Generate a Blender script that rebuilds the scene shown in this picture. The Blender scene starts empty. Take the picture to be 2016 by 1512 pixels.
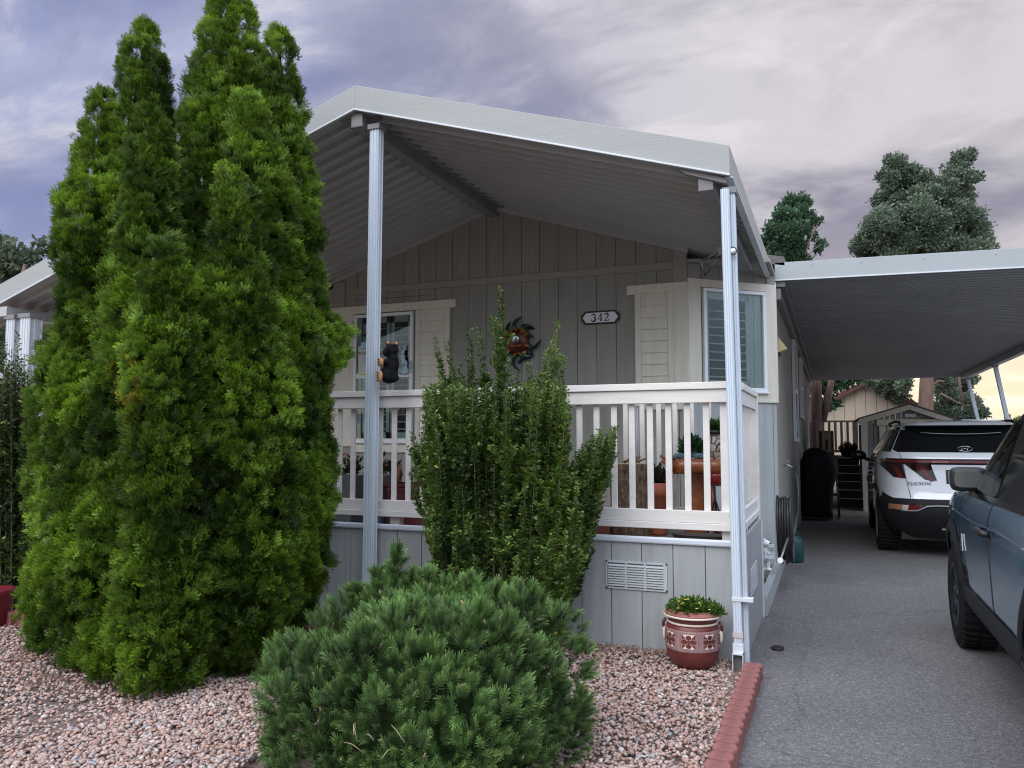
import bpy, bmesh, math, random
import numpy as np
from mathutils import Vector, Matrix

R = math.radians
random.seed(7)
rng = np.random.default_rng(11)
scene = bpy.context.scene
COL = scene.collection

# ------------------------------------------------------------------ camera
FPX, YAW, PITCH, CH = 1530.0, R(22.25), R(4.0), 1.50
cam_d = bpy.data.cameras.new("camera")
cam = bpy.data.objects.new("camera", cam_d)
COL.objects.link(cam)
cam_d.sensor_fit = 'HORIZONTAL'
cam_d.sensor_width = 36.0
cam_d.lens = 36.0 * FPX / 2016.0
cam_d.clip_start = 0.05
cam_d.clip_end = 3000.0
cam.location = (0, 0, CH)
cam.rotation_euler = (R(90) + PITCH, 0, YAW)
scene.camera = cam

# ------------------------------------------------------------------ view
scene.view_settings.view_transform = 'Standard'
scene.view_settings.look = 'None'
scene.view_settings.gamma = 1.0
scene.view_settings.exposure = 0.72
scene.cycles.max_bounces = 6
scene.cycles.diffuse_bounces = 3
scene.cycles.glossy_bounces = 3
scene.cycles.transmission_bounces = 4
scene.cycles.transparent_max_bounces = 8
scene.cycles.use_denoising = True
scene.cycles.pixel_filter_type = 'BLACKMAN_HARRIS'
scene.cycles.filter_width = 1.1

# ------------------------------------------------------------------ world: evening sky, broken lavender cloud, warm gap at the far right
SUN_AZ, SUN_EL = R(200), R(48)        # clockwise from +Y
world = bpy.data.worlds.new("World")
scene.world = world
world.use_nodes = True
wt = world.node_tree
wt.nodes.clear()
def wn(t, **k):
    n = wt.nodes.new(t)
    for a, b in k.items():
        setattr(n, a, b)
    return n
def wmath(op, a=None, b=None, c=None, clamp=False):
    n = wn('ShaderNodeMath', operation=op)
    n.use_clamp = clamp
    for i, v in enumerate((a, b, c)):
        if v is None: continue
        if isinstance(v, (int, float)): n.inputs[i].default_value = v
        else: wt.links.new(v, n.inputs[i])
    return n.outputs[0]
def wmix(fac, a, b):
    n = wn('ShaderNodeMix', data_type='RGBA')
    if isinstance(fac, (int, float)): n.inputs[0].default_value = fac
    else: wt.links.new(fac, n.inputs[0])
    for i, v in ((6, a), (7, b)):
        if isinstance(v, tuple): n.inputs[i].default_value = v + (1,) if len(v) == 3 else v
        else: wt.links.new(v, n.inputs[i])
    return n.outputs[2]
def wramp(val, lo, hi):
    n = wn('ShaderNodeMapRange', interpolation_type='SMOOTHSTEP')
    wt.links.new(val, n.inputs[0])
    n.inputs[1].default_value = lo; n.inputs[2].default_value = hi
    return n.outputs[0]
tc = wn('ShaderNodeTexCoord')
sep = wn('ShaderNodeSeparateXYZ'); wt.links.new(tc.outputs['Generated'], sep.inputs[0])
dx, dy, dz = sep.outputs
zz = wmath('ADD', wmath('MAXIMUM', dz, 0.0), 0.22)
comb = wn('ShaderNodeCombineXYZ')
wt.links.new(wmath('DIVIDE', dx, zz), comb.inputs[0])
wt.links.new(wmath('DIVIDE', dy, zz), comb.inputs[1])
def wnoise(scale, detail, rough, dist, off=0.0):
    m = wn('ShaderNodeMapping'); wt.links.new(comb.outputs[0], m.inputs[0])
    m.inputs['Location'].default_value = (off, off * .7, off * .3)
    m.inputs['Rotation'].default_value = (0, 0, 0.6)
    m.inputs['Scale'].default_value = (1.0, 1.7, 1)
    n = wn('ShaderNodeTexNoise'); wt.links.new(m.outputs[0], n.inputs['Vector'])
    n.inputs['Scale'].default_value = scale; n.inputs['Detail'].default_value = detail
    n.inputs['Roughness'].default_value = rough; n.inputs['Distortion'].default_value = dist
    return n.outputs[0]
n1 = wnoise(0.75, 8, 0.55, 0.5, 3.1)
n2 = wnoise(3.0, 8, 0.62, 0.4, 9.7)
n3 = wnoise(0.35, 3, 0.5, 0.2, 5.2)
# azimuth term: 0 at far left of the view, 1 towards the sunset at the right
azr = wmath('ADD', wmath('MULTIPLY', dx, 0.93), wmath('MULTIPLY', dy, 0.37))      # dot with a level direction 68 deg right of +Y
right = wramp(azr, -0.50, 0.42)
up = wramp(dz, 0.02, 0.62)
low = wmath('SUBTRACT', 1.0, wramp(dz, 0.0, 0.30))
base = wmix(right, (0.235, 0.275, 0.50), (0.29, 0.285, 0.37))
pale = wmix(right, (0.42, 0.46, 0.66), (0.68, 0.645, 0.68))
c1 = wramp(n1, 0.43, 0.59)
skyc = wmix(c1, base, pale)
c2 = wramp(n2, 0.45, 0.70)
skyc = wmix(wmath('MULTIPLY', c2, wmath('MULTIPLY_ADD', wramp(n1, 0.42, 0.6), 0.45, 0.25)), skyc, (0.84, 0.80, 0.82))
n4 = wnoise(1.5, 8, 0.62, 0.6, 21.3)
skyc = wmix(wmath('MULTIPLY', wramp(n4, 0.48, 0.64), 0.50), skyc, wmix(right, (0.25, 0.28, 0.42), (0.36, 0.345, 0.40)))
dark = wramp(n3, 0.52, 0.72)
skyc = wmix(wmath('MULTIPLY', dark, 0.55), skyc, (0.22, 0.225, 0.32))
# paler, pinkish towards the horizon
skyc = wmix(wmath('MULTIPLY', low, 0.55), skyc, wmix(right, (0.62, 0.66, 0.72), (0.86, 0.72, 0.68)))
# bright warm gap low over the horizon near the sunset
sdx, sdy = math.sin(R(14)), math.cos(R(14))
sd = wmath('ADD', wmath('MULTIPLY', dx, sdx), wmath('MULTIPLY', dy, sdy))
gap = wmath('MULTIPLY', wramp(sd, 0.86, 0.985), wmath('SUBTRACT', 1.0, wramp(dz, 0.05, 0.20)))
warm = wmix(c2, (1.05, 0.90, 0.64), (1.25, 1.12, 0.88))
skyc = wmix(gap, skyc, warm)
nish = wn('ShaderNodeTexSky', sky_type='NISHITA')
nish.sun_disc = False
nish.sun_elevation = SUN_EL
nish.sun_rotation = SUN_AZ
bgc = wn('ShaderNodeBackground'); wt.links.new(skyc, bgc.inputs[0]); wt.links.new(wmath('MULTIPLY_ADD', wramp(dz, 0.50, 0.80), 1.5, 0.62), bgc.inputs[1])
bgn = wn('ShaderNodeBackground'); wt.links.new(nish.outputs[0], bgn.inputs[0]); bgn.inputs[1].default_value = 0.05
# the part of the sky dome behind the photographer is open and clearer: the Nishita sky shows there
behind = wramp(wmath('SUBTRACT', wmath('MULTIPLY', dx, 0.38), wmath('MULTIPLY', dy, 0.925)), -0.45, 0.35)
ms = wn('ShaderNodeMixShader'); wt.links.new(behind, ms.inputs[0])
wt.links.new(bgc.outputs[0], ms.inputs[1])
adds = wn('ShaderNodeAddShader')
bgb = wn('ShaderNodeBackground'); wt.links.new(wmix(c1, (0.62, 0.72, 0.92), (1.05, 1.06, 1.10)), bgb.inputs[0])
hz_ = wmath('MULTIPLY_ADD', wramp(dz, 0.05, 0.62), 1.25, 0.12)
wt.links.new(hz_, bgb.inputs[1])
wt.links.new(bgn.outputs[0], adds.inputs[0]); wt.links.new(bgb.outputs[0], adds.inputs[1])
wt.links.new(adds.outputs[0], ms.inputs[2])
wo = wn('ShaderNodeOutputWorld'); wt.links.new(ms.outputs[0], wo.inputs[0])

# ------------------------------------------------------------------ sun through the overcast
sl = bpy.data.lights.new("sun", 'SUN'); sun = bpy.data.objects.new("sun", sl); COL.objects.link(sun)
sl.energy = 1.0; sl.angle = R(60); sl.color = (1.0, 0.96, 0.92)
sdir = Vector((math.sin(SUN_AZ) * math.cos(SUN_EL), math.cos(SUN_AZ) * math.cos(SUN_EL), math.sin(SUN_EL)))
sun.rotation_euler = sdir.to_track_quat('Z', 'Y').to_euler()
sun.location = sdir * 40

# ------------------------------------------------------------------ helpers
CF = Vector((-math.sin(YAW) * math.cos(PITCH), math.cos(YAW) * math.cos(PITCH), math.sin(PITCH)))
CR = Vector((math.cos(YAW), math.sin(YAW), 0)); CU = CR.cross(CF)
def at(x, y, X=None, Y=None, Z=None, D=None):
    """where the line of sight through a photo point meets a given real plane (or lies at a given distance)"""
    r = CF + CR * ((x - 1008) / FPX) + CU * ((756 - y) / FPX)
    if X is not None: t = X / r.x
    elif Y is not None: t = Y / r.y
    elif Z is not None: t = (Z - CH) / r.z
    else: t = D
    return Vector((0, 0, CH)) + r * t

ORG = {}
def tag(o, label=None, cat=None, group=None, kind=None):
    if label: o['label'] = label
    if cat: o['category'] = cat
    if group: o['group'] = group
    if kind: o['kind'] = kind
    return o
def thing(name, label, cat, loc=(0, 0, 0), rz=0.0, group=None):
    o = bpy.data.objects.new(name, None)
    COL.objects.link(o)
    o.location = loc; o.rotation_euler = (0, 0, rz)
    o.empty_display_size = 0.1
    ORG[o.name] = Vector(loc)
    return tag(o, label, cat, group)
def place_mesh(name, me, parent=None, local=False, origin=None):
    """links a mesh given in world coordinates (or, with local, in its parent's)"""
    o = bpy.data.objects.new(name, me)
    COL.objects.link(o)
    if parent is not None:
        o.parent = parent
        off = ORG[parent.name]
        if not local: me.transform(Matrix.Translation(-off))
        ORG[o.name] = off
    else:
        if origin is None:
            n = len(me.vertices); a = np.empty(n * 3, np.float32); me.vertices.foreach_get('co', a); a = a.reshape(-1, 3)
            origin = Vector(((a[:, 0].min() + a[:, 0].max()) / 2, (a[:, 1].min() + a[:, 1].max()) / 2, a[:, 2].min()))
        origin = Vector([float(c) for c in origin])
        me.transform(Matrix.Translation(-origin))
        o.location = origin
        ORG[o.name] = origin
    return o

class MB:
    def __init__(self): self.v = []; self.f = []; self.s = []; self.m = []; self.mi = 0
    def add(self, vs, fs, smooth=False):
        b = len(self.v); self.v += [tuple(q) for q in vs]
        for q in fs: self.f.append([i + b for i in q]); self.s.append(smooth); self.m.append(self.mi)
        return self
    def box(self, x0, x1, y0, y1, z0, z1):
        vs = [(x, y, z) for z in (z0, z1) for y in (y0, y1) for x in (x0, x1)]
        return self.add(vs, [(0, 2, 3, 1), (4, 5, 7, 6), (0, 1, 5, 4), (1, 3, 7, 5), (3, 2, 6, 7), (2, 0, 4, 6)])
    def beam(self, p, q, w, h, up=(0, 0, 1), taper=1.0):
        p = Vector(p); q = Vector(q); d = (q - p).normalized(); s = d.cross(Vector(up))
        if s.length < 1e-4: s = d.cross(Vector((1, 0, 0)))
        s.normalize(); u = s.cross(d)
        vs = []
        for c, k in ((p, 1.0), (q, taper)):
            for a, b in ((-1, -1), (1, -1), (1, 1), (-1, 1)): vs.append(c + s * a * w / 2 * k + u * b * h / 2 * k)
        return self.add(vs, [(3, 2, 1, 0), (4, 5, 6, 7), (0, 1, 5, 4), (1, 2, 6, 5), (2, 3, 7, 6), (3, 0, 4, 7)])
    def tube(self, pts, r, n=8, caps=True, flat=1.0):
        pts = [Vector(p) for p in pts]; k = len(pts)
        rs = r if isinstance(r, (list, tuple)) else [r] * k
        vs = []; prev = None
        for i, p in enumerate(pts):
            d = (pts[min(i + 1, k - 1)] - pts[max(i - 1, 0)]).normalized()
            if prev is None:
                a = d.cross(Vector((0, 0, 1)))
                if a.length < 1e-3: a = d.cross(Vector((1, 0, 0)))
            else: a = prev - d * prev.dot(d)
            a.normalize(); prev = a; b = d.cross(a)
            for j in range(n):
                t = 2 * math.pi * j / n
                vs.append(p + (a * math.cos(t) + b * math.sin(t) * flat) * rs[i])
        fs = [(i * n + j, i * n + (j + 1) % n, (i + 1) * n + (j + 1) % n, (i + 1) * n + j) for i in range(k - 1) for j in range(n)]
        self.add(vs, fs, True)
        if caps:
            b = len(self.v) - k * n
            self.f.append([b + j for j in range(n)][::-1]); self.s.append(False); self.m.append(self.mi)
            self.f.append([b + (k - 1) * n + j for j in range(n)]); self.s.append(False); self.m.append(self.mi)
        return self
    def lathe(self, prof, c=(0, 0, 0), n=24, sx=1.0, sy=1.0, smooth=True):
        c = Vector(c); vs = []
        for r, z in prof:
            for j in range(n):
                t = 2 * math.pi * j / n
                vs.append(c + Vector((r * math.cos(t) * sx, r * math.sin(t) * sy, z)))
        fs = [(i * n + j, i * n + (j + 1) % n, (i + 1) * n + (j + 1) % n, (i + 1) * n + j) for i in range(len(prof) - 1) for j in range(n)]
        fs.append(tuple(range(n))[::-1]); fs.append(tuple((len(prof) - 1) * n + j for j in range(n)))
        return self.add(vs, fs, smooth)
    def prism(self, poly, ext):
        ext = Vector(ext); poly = [Vector(p) for p in poly]; n = len(poly)
        vs = poly + [p + ext for p in poly]
        fs = [tuple(range(n)), tuple(range(2 * n - 1, n - 1, -1))] + [(i, i + n, (i + 1) % n + n, (i + 1) % n) for i in range(n)]
        return self.add(vs, fs)
    def ball(self, c, r, n=14, m=9, rot=None, jit=0.0):
        c = Vector(c); r = Vector(r if isinstance(r, (tuple, list, Vector)) else (r, r, r)); vs = []
        for i in range(m + 1):
            ph = math.pi * i / m
            for j in range(n):
                t = 2 * math.pi * j / n
                k = 1 + random.uniform(-jit, jit)
                q = Vector((math.sin(ph) * math.cos(t) * r.x * k, math.sin(ph) * math.sin(t) * r.y * k, math.cos(ph) * r.z * k))
                if rot: q = rot @ q
                vs.append(c + q)
        fs = [(i * n + j, (i + 1) * n + j, (i + 1) * n + (j + 1) % n, i * n + (j + 1) % n) for i in range(m) for j in range(n)]
        return self.add(vs, fs, True)
    def grid(self, fn, nu, nv, smooth=True):
        vs = [fn(i / nu, j / nv) for j in range(nv + 1) for i in range(nu + 1)]
        fs = [(j * (nu + 1) + i, j * (nu + 1) + i + 1, (j + 1) * (nu + 1) + i + 1, (j + 1) * (nu + 1) + i) for j in range(nv) for i in range(nu)]
        return self.add(vs, fs, smooth)
    def mesh(self, name, mats):
        me = bpy.data.meshes.new(name)
        me.from_pydata(self.v, [], self.f)
        me.polygons.foreach_set('use_smooth', self.s)
        if not isinstance(mats, (list, tuple)): mats = [mats]
        for m in mats: me.materials.append(m)
        if len(mats) > 1: me.polygons.foreach_set('material_index', self.m)
        bm = bmesh.new(); bm.from_mesh(me)
        bmesh.ops.recalc_face_normals(bm, faces=bm.faces)
        bm.to_mesh(me); bm.free()
        me.update()
        return me
    def build(self, name, mats, parent=None, local=False, bevel=0.0, origin=None, sub=0, keep=False):
        o = place_mesh(name, self.mesh(name, mats), parent, local, origin)
        if bevel:
            b = o.modifiers.new('bevel', 'BEVEL'); b.width = bevel; b.segments = 2; b.limit_method = 'ANGLE'; b.angle_limit = R(40)
        if sub:
            s = o.modifiers.new('sub', 'SUBSURF'); s.levels = sub; s.render_levels = sub
        return o

def text_obj(name, txt, size, mat_, parent, loc, rot, extr=0.002, align='CENTER', shear=0.0, local=False, sx=1.0):
    cu = bpy.data.curves.new(name, 'FONT'); cu.body = txt; cu.size = size; cu.extrude = extr
    cu.align_x = align; cu.align_y = 'CENTER'; cu.shear = shear; cu.resolution_u = 4
    t = bpy.data.objects.new('tmp', cu); COL.objects.link(t)
    dg = bpy.context.evaluated_depsgraph_get()
    me = bpy.data.meshes.new_from_object(t.evaluated_get(dg))
    bpy.data.objects.remove(t)
    me.materials.clear(); me.materials.append(mat_)
    me.transform(Matrix.Translation(Vector(loc)) @ rot.to_4x4() @ Matrix.Scale(sx, 4, Vector((1, 0, 0))))
    return place_mesh(name, me, parent, local)

# ------------------------------------------------------------------ materials
MATS = {}
def mat(name, col, rough=0.6, metal=0.0, var=0.0, vscale=4.0, bump=0.0, bscale=40.0, stretch=(1, 1, 1), col2=None, spec=0.5, coat=0.0, detail=5.0, attr=None, trans=0.0, bdist=0.004):
    m = bpy.data.materials.new(name); m.use_nodes = True
    nt = m.node_tree; b = nt.nodes['Principled BSDF']
    b.inputs['Base Color'].default_value = (*col, 1); b.inputs['Roughness'].default_value = rough
    b.inputs['Metallic'].default_value = metal; b.inputs['Specular IOR Level'].default_value = spec
    if coat: b.inputs['Coat Weight'].default_value = coat; b.inputs['Coat Roughness'].default_value = 0.04
    t = nt.nodes.new('ShaderNodeTexCoord'); mp = nt.nodes.new('ShaderNodeMapping'); nt.links.new(t.outputs['Object'], mp.inputs[0]); mp.inputs['Scale'].default_value = stretch
    if attr:
        a = nt.nodes.new('ShaderNodeAttribute'); a.attribute_name = attr; nt.links.new(a.outputs['Color'], b.inputs['Base Color'])
    if var or col2:
        n = nt.nodes.new('ShaderNodeTexNoise'); n.inputs['Scale'].default_value = vscale; n.inputs['Detail'].default_value = detail; n.inputs['Roughness'].default_value = 0.6
        nt.links.new(mp.outputs[0], n.inputs['Vector'])
        c2 = col2 if col2 else tuple(c * (1 - var) for c in col)
        c1 = col if col2 else tuple(min(1, c * (1 + var)) for c in col)
        r = nt.nodes.new('ShaderNodeValToRGB'); r.color_ramp.elements[0].position = 0.32; r.color_ramp.elements[1].position = 0.68
        r.color_ramp.elements[0].color = (*c2, 1); r.color_ramp.elements[1].color = (*c1, 1)
        nt.links.new(n.outputs[0], r.inputs[0])
        if not attr: nt.links.new(r.outputs[0], b.inputs['Base Color'])
    if bump:
        n = nt.nodes.new('ShaderNodeTexNoise'); n.inputs['Scale'].default_value = bscale; n.inputs['Detail'].default_value = 6; n.inputs['Roughness'].default_value = 0.6
        nt.links.new(mp.outputs[0], n.inputs['Vector'])
        bp = nt.nodes.new('ShaderNodeBump'); bp.inputs['Strength'].default_value = bump; bp.inputs['Distance'].default_value = bdist
        nt.links.new(n.outputs[0], bp.inputs['Height']); nt.links.new(bp.outputs[0], b.inputs['Normal'])
    if trans:
        tr = nt.nodes.new('ShaderNodeBsdfTranslucent'); mx = nt.nodes.new('ShaderNodeMixShader'); mx.inputs[0].default_value = trans
        src = b.inputs['Base Color'].links[0].from_socket if b.inputs['Base Color'].is_linked else None
        if src: nt.links.new(src, tr.inputs[0])
        else: tr.inputs[0].default_value = (*col, 1)
        nt.links.new(b.outputs[0], mx.inputs[1]); nt.links.new(tr.outputs[0], mx.inputs[2])
        nt.links.new(mx.outputs[0], nt.nodes['Material Output'].inputs[0])
    MATS[name] = m
    return m
def glass(name, tint=(0.80, 0.86, 0.86), refl=0.04, dark=0.0):
    m = bpy.data.materials.new(name); m.use_nodes = True; nt = m.node_tree; nt.nodes.clear()
    tr = nt.nodes.new('ShaderNodeBsdfTransparent'); tr.inputs[0].default_value = (*tint, 1)
    gl = nt.nodes.new('ShaderNodeBsdfGlossy'); gl.inputs['Roughness'].default_value = 0.02
    lw = nt.nodes.new('ShaderNodeLayerWeight'); lw.inputs[0].default_value = 0.35
    ma = nt.nodes.new('ShaderNodeMath'); ma.operation = 'MULTIPLY_ADD'; nt.links.new(lw.outputs['Fresnel'], ma.inputs[0]); ma.inputs[1].default_value = 0.55; ma.inputs[2].default_value = refl; ma.use_clamp = True
    mx = nt.nodes.new('ShaderNodeMixShader'); nt.links.new(ma.outputs[0], mx.inputs[0]); nt.links.new(tr.outputs[0], mx.inputs[1]); nt.links.new(gl.outputs[0], mx.inputs[2])
    o = nt.nodes.new('ShaderNodeOutputMaterial'); nt.links.new(mx.outputs[0], o.inputs[0])
    return m

M_SIDE = mat('siding_upper_taupe', (0.285, 0.278, 0.25), 0.75, var=0.08, vscale=3, bump=0.5, bscale=30, stretch=(4, 4, 0.35))
M_SKIRT = mat('siding_lower_grey', (0.365, 0.385, 0.385), 0.75, var=0.11, vscale=3, bump=0.7, bscale=30, stretch=(4, 4, 0.35))
M_BACK = mat('siding_groove', (0.12, 0.115, 0.11), 0.9)
M_CREAM = mat('cream_trim_paint', (0.70, 0.66, 0.56), 0.7, var=0.06, vscale=5, bump=0.4, bscale=40, stretch=(4, 4, 0.4))
M_RAIL = mat('white_rail_paint', (0.72, 0.69, 0.65), 0.62, var=0.07, vscale=4, bump=0.35, bscale=40, stretch=(0.5, 3, 3))
M_VINYL = mat('white_vinyl', (0.80, 0.82, 0.85), 0.4)
M_ALU = mat('white_enamel_aluminium', (0.60, 0.67, 0.73), 0.35, var=0.04, vscale=2, stretch=(1, 1, 0.3))
M_ALU2 = mat('white_aluminium_grey', (0.60, 0.63, 0.66), 0.4, var=0.05, vscale=2)  # greyer white than the post enamel
M_FASC = mat('embossed_fascia', (0.345, 0.358, 0.348), 0.6, var=0.04, vscale=2, bump=0.28, bscale=26, stretch=(0.35, 1, 5), bdist=0.006)
M_FASC2 = mat('embossed_side_fascia', (0.39, 0.38, 0.355), 0.6, var=0.07, vscale=3, bump=0.3, bscale=22, stretch=(1, 0.35, 5), bdist=0.006)
M_PAN = mat('roof_pan_enamel', (0.45, 0.450, 0.435), 0.36, var=0.06, vscale=2)
M_BEAM = mat('grey_beam', (0.22, 0.215, 0.215), 0.6, var=0.08)
M_CPAN = mat('carport_pan', (0.32, 0.335, 0.335), 0.3, var=0.06, vscale=1.5)
M_CFASC = mat('carport_fascia', (0.35, 0.38, 0.39), 0.55, var=0.04, vscale=1.5, bump=0.12, bscale=5)
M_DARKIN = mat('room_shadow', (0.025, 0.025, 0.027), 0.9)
M_SHUT = mat('plantation_shutter', (0.56, 0.58, 0.56), 0.5)
M_GLASS = glass('window_glass')
M_GLASSL = glass('window_glass_porch', refl=0.03)
M_BLACK = mat('black_plastic', (0.012, 0.012, 0.013), 0.5)
M_BLACKG = mat('gloss_black', (0.01, 0.01, 0.011), 0.12)
M_RUBBER = mat('tyre_rubber', (0.009, 0.009, 0.010), 0.85, spec=.25, bump=0.3, bscale=60)
M_WOODDECK = mat('deck_boards', (0.20, 0.17, 0.15), 0.8, var=0.2, vscale=8, stretch=(1, 6, 1))
M_CONC = mat('patio_slab', (0.36, 0.29, 0.25), 0.85, var=0.15, vscale=6, bump=0.3)
# ================================================================== ground
def structure(name, mb, m, **k):
    o = mb.build(name, m, origin=(0, 0, 0), **k); o['kind'] = 'structure'; return o
m = mat('dry_soil', (0.20, 0.145, 0.115), 0.95, var=0.25, vscale=6, bump=0.6, bscale=50)
g = MB(); g.add([(-900, -900, -.03), (900, -900, -.03), (900, 900, -.03), (-900, 900, -.03)], [(0, 1, 2, 3)]); structure('ground', g, m)

def asphalt():
    m = mat('asphalt', (0.155, 0.155, 0.16), 0.88, bump=0.9, bscale=230, bdist=0.006)
    nt = m.node_tree; b = nt.nodes['Principled BSDF']
    t = nt.nodes.new('ShaderNodeTexCoord')
    def noise(s, d, lo, hi, c0, c1):
        n = nt.nodes.new('ShaderNodeTexNoise'); n.inputs['Scale'].default_value = s; n.inputs['Detail'].default_value = d; n.inputs['Roughness'].default_value = .65
        nt.links.new(t.outputs['Object'], n.inputs['Vector'])
        r = nt.nodes.new('ShaderNodeValToRGB'); r.color_ramp.elements[0].position = lo; r.color_ramp.elements[1].position = hi
        r.color_ramp.elements[0].color = (*c0, 1); r.color_ramp.elements[1].color = (*c1, 1)
        nt.links.new(n.outputs[0], r.inputs[0]); return r.outputs[0]
    base = noise(0.9, 4, .3, .7, (.145, .143, .145), (.195, .192, .193))
    mid = noise(38, 5, .35, .65, (.74, .74, .74), (1.18, 1.18, 1.18))
    v = nt.nodes.new('ShaderNodeTexVoronoi'); v.inputs['Scale'].default_value = 150; nt.links.new(t.outputs['Object'], v.inputs['Vector'])
    r = nt.nodes.new('ShaderNodeValToRGB'); e = r.color_ramp.elements
    e[0].position = 0.0; e[0].color = (.66, .66, .66, 1); e[1].position = .80; e[1].color = (.95, .95, .95, 1)
    x = e.new(.90); x.color = (1.2, 1.2, 1.2, 1); x = e.new(.97); x.color = (1.75, 1.72, 1.68, 1)
    sp = nt.nodes.new('ShaderNodeSeparateColor'); nt.links.new(v.outputs['Color'], sp.inputs[0]); nt.links.new(sp.outputs[0], r.inputs[0])
    def mul(a, c):
        q = nt.nodes.new('ShaderNodeMix'); q.data_type = 'RGBA'; q.blend_type = 'MULTIPLY'; q.inputs[0].default_value = 1
        nt.links.new(a, q.inputs[6]); nt.links.new(c, q.inputs[7]); return q.outputs[2]
    cv = nt.nodes.new('ShaderNodeTexVoronoi'); cv.feature = 'DISTANCE_TO_EDGE'; cv.inputs['Scale'].default_value = .42
    dn = nt.nodes.new('ShaderNodeTexNoise'); dn.inputs['Scale'].default_value = 2.2; dn.inputs['Detail'].default_value = 8; nt.links.new(t.outputs['Object'], dn.inputs['Vector'])
    dv = nt.nodes.new('ShaderNodeVectorMath'); dv.operation = 'MULTIPLY_ADD'; nt.links.new(dn.outputs['Color'], dv.inputs[0]); dv.inputs[1].default_value = (.5, .5, .5); nt.links.new(t.outputs['Object'], dv.inputs[2]); nt.links.new(dv.outputs[0], cv.inputs['Vector'])
    cr = nt.nodes.new('ShaderNodeValToRGB'); cr.color_ramp.elements[0].position = .0015; cr.color_ramp.elements[0].color = (.76, .76, .76, 1); cr.color_ramp.elements[1].position = .006; cr.color_ramp.elements[1].color = (1, 1, 1, 1); nt.links.new(cv.outputs['Distance'], cr.inputs[0])
    stain = noise(0.5, 6, .60, .72, (1, 1, 1), (.72, .72, .74))
    nt.links.new(mul(mul(mul(mul(base, mid), r.outputs[0]), stain), cr.outputs[0]), b.inputs['Base Color'])
    return m
M_ASPH = asphalt()
# asphalt with a gently ragged edge at the kerb and a worn strip beside the wall
g = MB(); edge = []
n = 160
for i in range(n + 1):
    y = -4 + 28.5 * i / n
    edge.append(((-0.517 if y < 5.3 else -.575) + random.uniform(-.012, .012), y, -0.004))
vs = edge + [(14, e[1], -0.004) for e in edge]
g.add(vs, [(i, n + 1 + i, n + 2 + i, i + 1) for i in range(n)]); structure('driveway', g, M_ASPH)
g = MB(); g.box(-.54, 1.0, 16.3, 18.3, -.02, .035); structure('patio', g, M_CONC)
g = MB()
for i in range(5):
    for j in range(4): g.box(-.50 + i * .305, -.50 + i * .305 + .295, 16.35 + j * .48, 16.35 + j * .48 + .465, .036, .045)
structure('patio_pavers', g, M_CONC)


# ------------------------------------------------------------------ gravel (uncountable)
def ico(sub=1):
    bm = bmesh.new(); bmesh.ops.create_icosphere(bm, subdivisions=sub, radius=1.0)
    v = np.array([q.co[:] for q in bm.verts]); f = np.array([[a.index for a in q.verts] for q in bm.faces]); bm.free()
    return v, f
def merged(name, V, F, Cc, m, parent=None, kind=None, smooth=True, label=None, cat=None, origin=None):
    """V (n,k,3) vertices, F (m,j) faces of one element, Cc (n,3) colour or (n,k,3)"""
    n, k, _ = V.shape
    me = bpy.data.meshes.new(name)
    me.vertices.add(n * k); me.vertices.foreach_set('co', V.reshape(-1).astype(np.float32))
    F = np.asarray(F); j = F.shape[1]
    idx = (F[None] + (np.arange(n) * k)[:, None, None]).reshape(-1)
    nf = n * len(F)
    me.loops.add(nf * j); me.polygons.add(nf)
    me.loops.foreach_set('vertex_index', idx.astype(np.int32))
    me.polygons.foreach_set('loop_start', (np.arange(nf) * j).astype(np.int32))
    me.polygons.foreach_set('use_smooth', np.full(nf, smooth))
    me.update(calc_edges=True)
    at_ = me.color_attributes.new('tone', 'FLOAT_COLOR', 'POINT')
    c = np.ones((n, k, 4), np.float32); c[:, :, :3] = Cc[:, None] if Cc.ndim == 2 else Cc
    at_.data.foreach_set('color', c.reshape(-1))
    me.materials.append(m)
    return place_mesh(name, me, parent, origin=origin)
def rotmats(a, b, c):
    ca, sa, cb, sb, cc, sc = np.cos(a), np.sin(a), np.cos(b), np.sin(b), np.cos(c), np.sin(c)
    M = np.empty((len(a), 3, 3))
    M[:, 0, 0] = ca * cb; M[:, 0, 1] = ca * sb * sc - sa * cc; M[:, 0, 2] = ca * sb * cc + sa * sc
    M[:, 1, 0] = sa * cb; M[:, 1, 1] = sa * sb * sc + ca * cc; M[:, 1, 2] = sa * sb * cc - ca * sc
    M[:, 2, 0] = -sb; M[:, 2, 1] = cb * sc; M[:, 2, 2] = cb * cc
    return M
def in_view(P, margin=0.25):
    d = P - np.array([0, 0, CH]); z = d @ np.array(CF); x = d @ np.array(CR) / z; y = d @ np.array(CU) / z
    return (z > .3) & (np.abs(x) < 1008 / FPX + margin) & (np.abs(y) < 756 / FPX + margin)
M_STONE = mat('river_pebble', (0.5, 0.4, 0.36), 0.75, attr='tone', bump=0.35, bscale=90)
iv, jf = ico(1)
pts = []
def scatter(n, x0, x1, y0, y1):
    return np.stack([rng.uniform(x0, x1, n), rng.uniform(y0, y1, n)], 1)
P2 = np.concatenate([scatter(34000, -3.6, -.535, 1.6, 5.55), scatter(48000, -9.2, -2.5, 1.6, 6.4)])
P3 = np.concatenate([P2, np.zeros((len(P2), 1))], 1)
keep = in_view(P3, .12)
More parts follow.
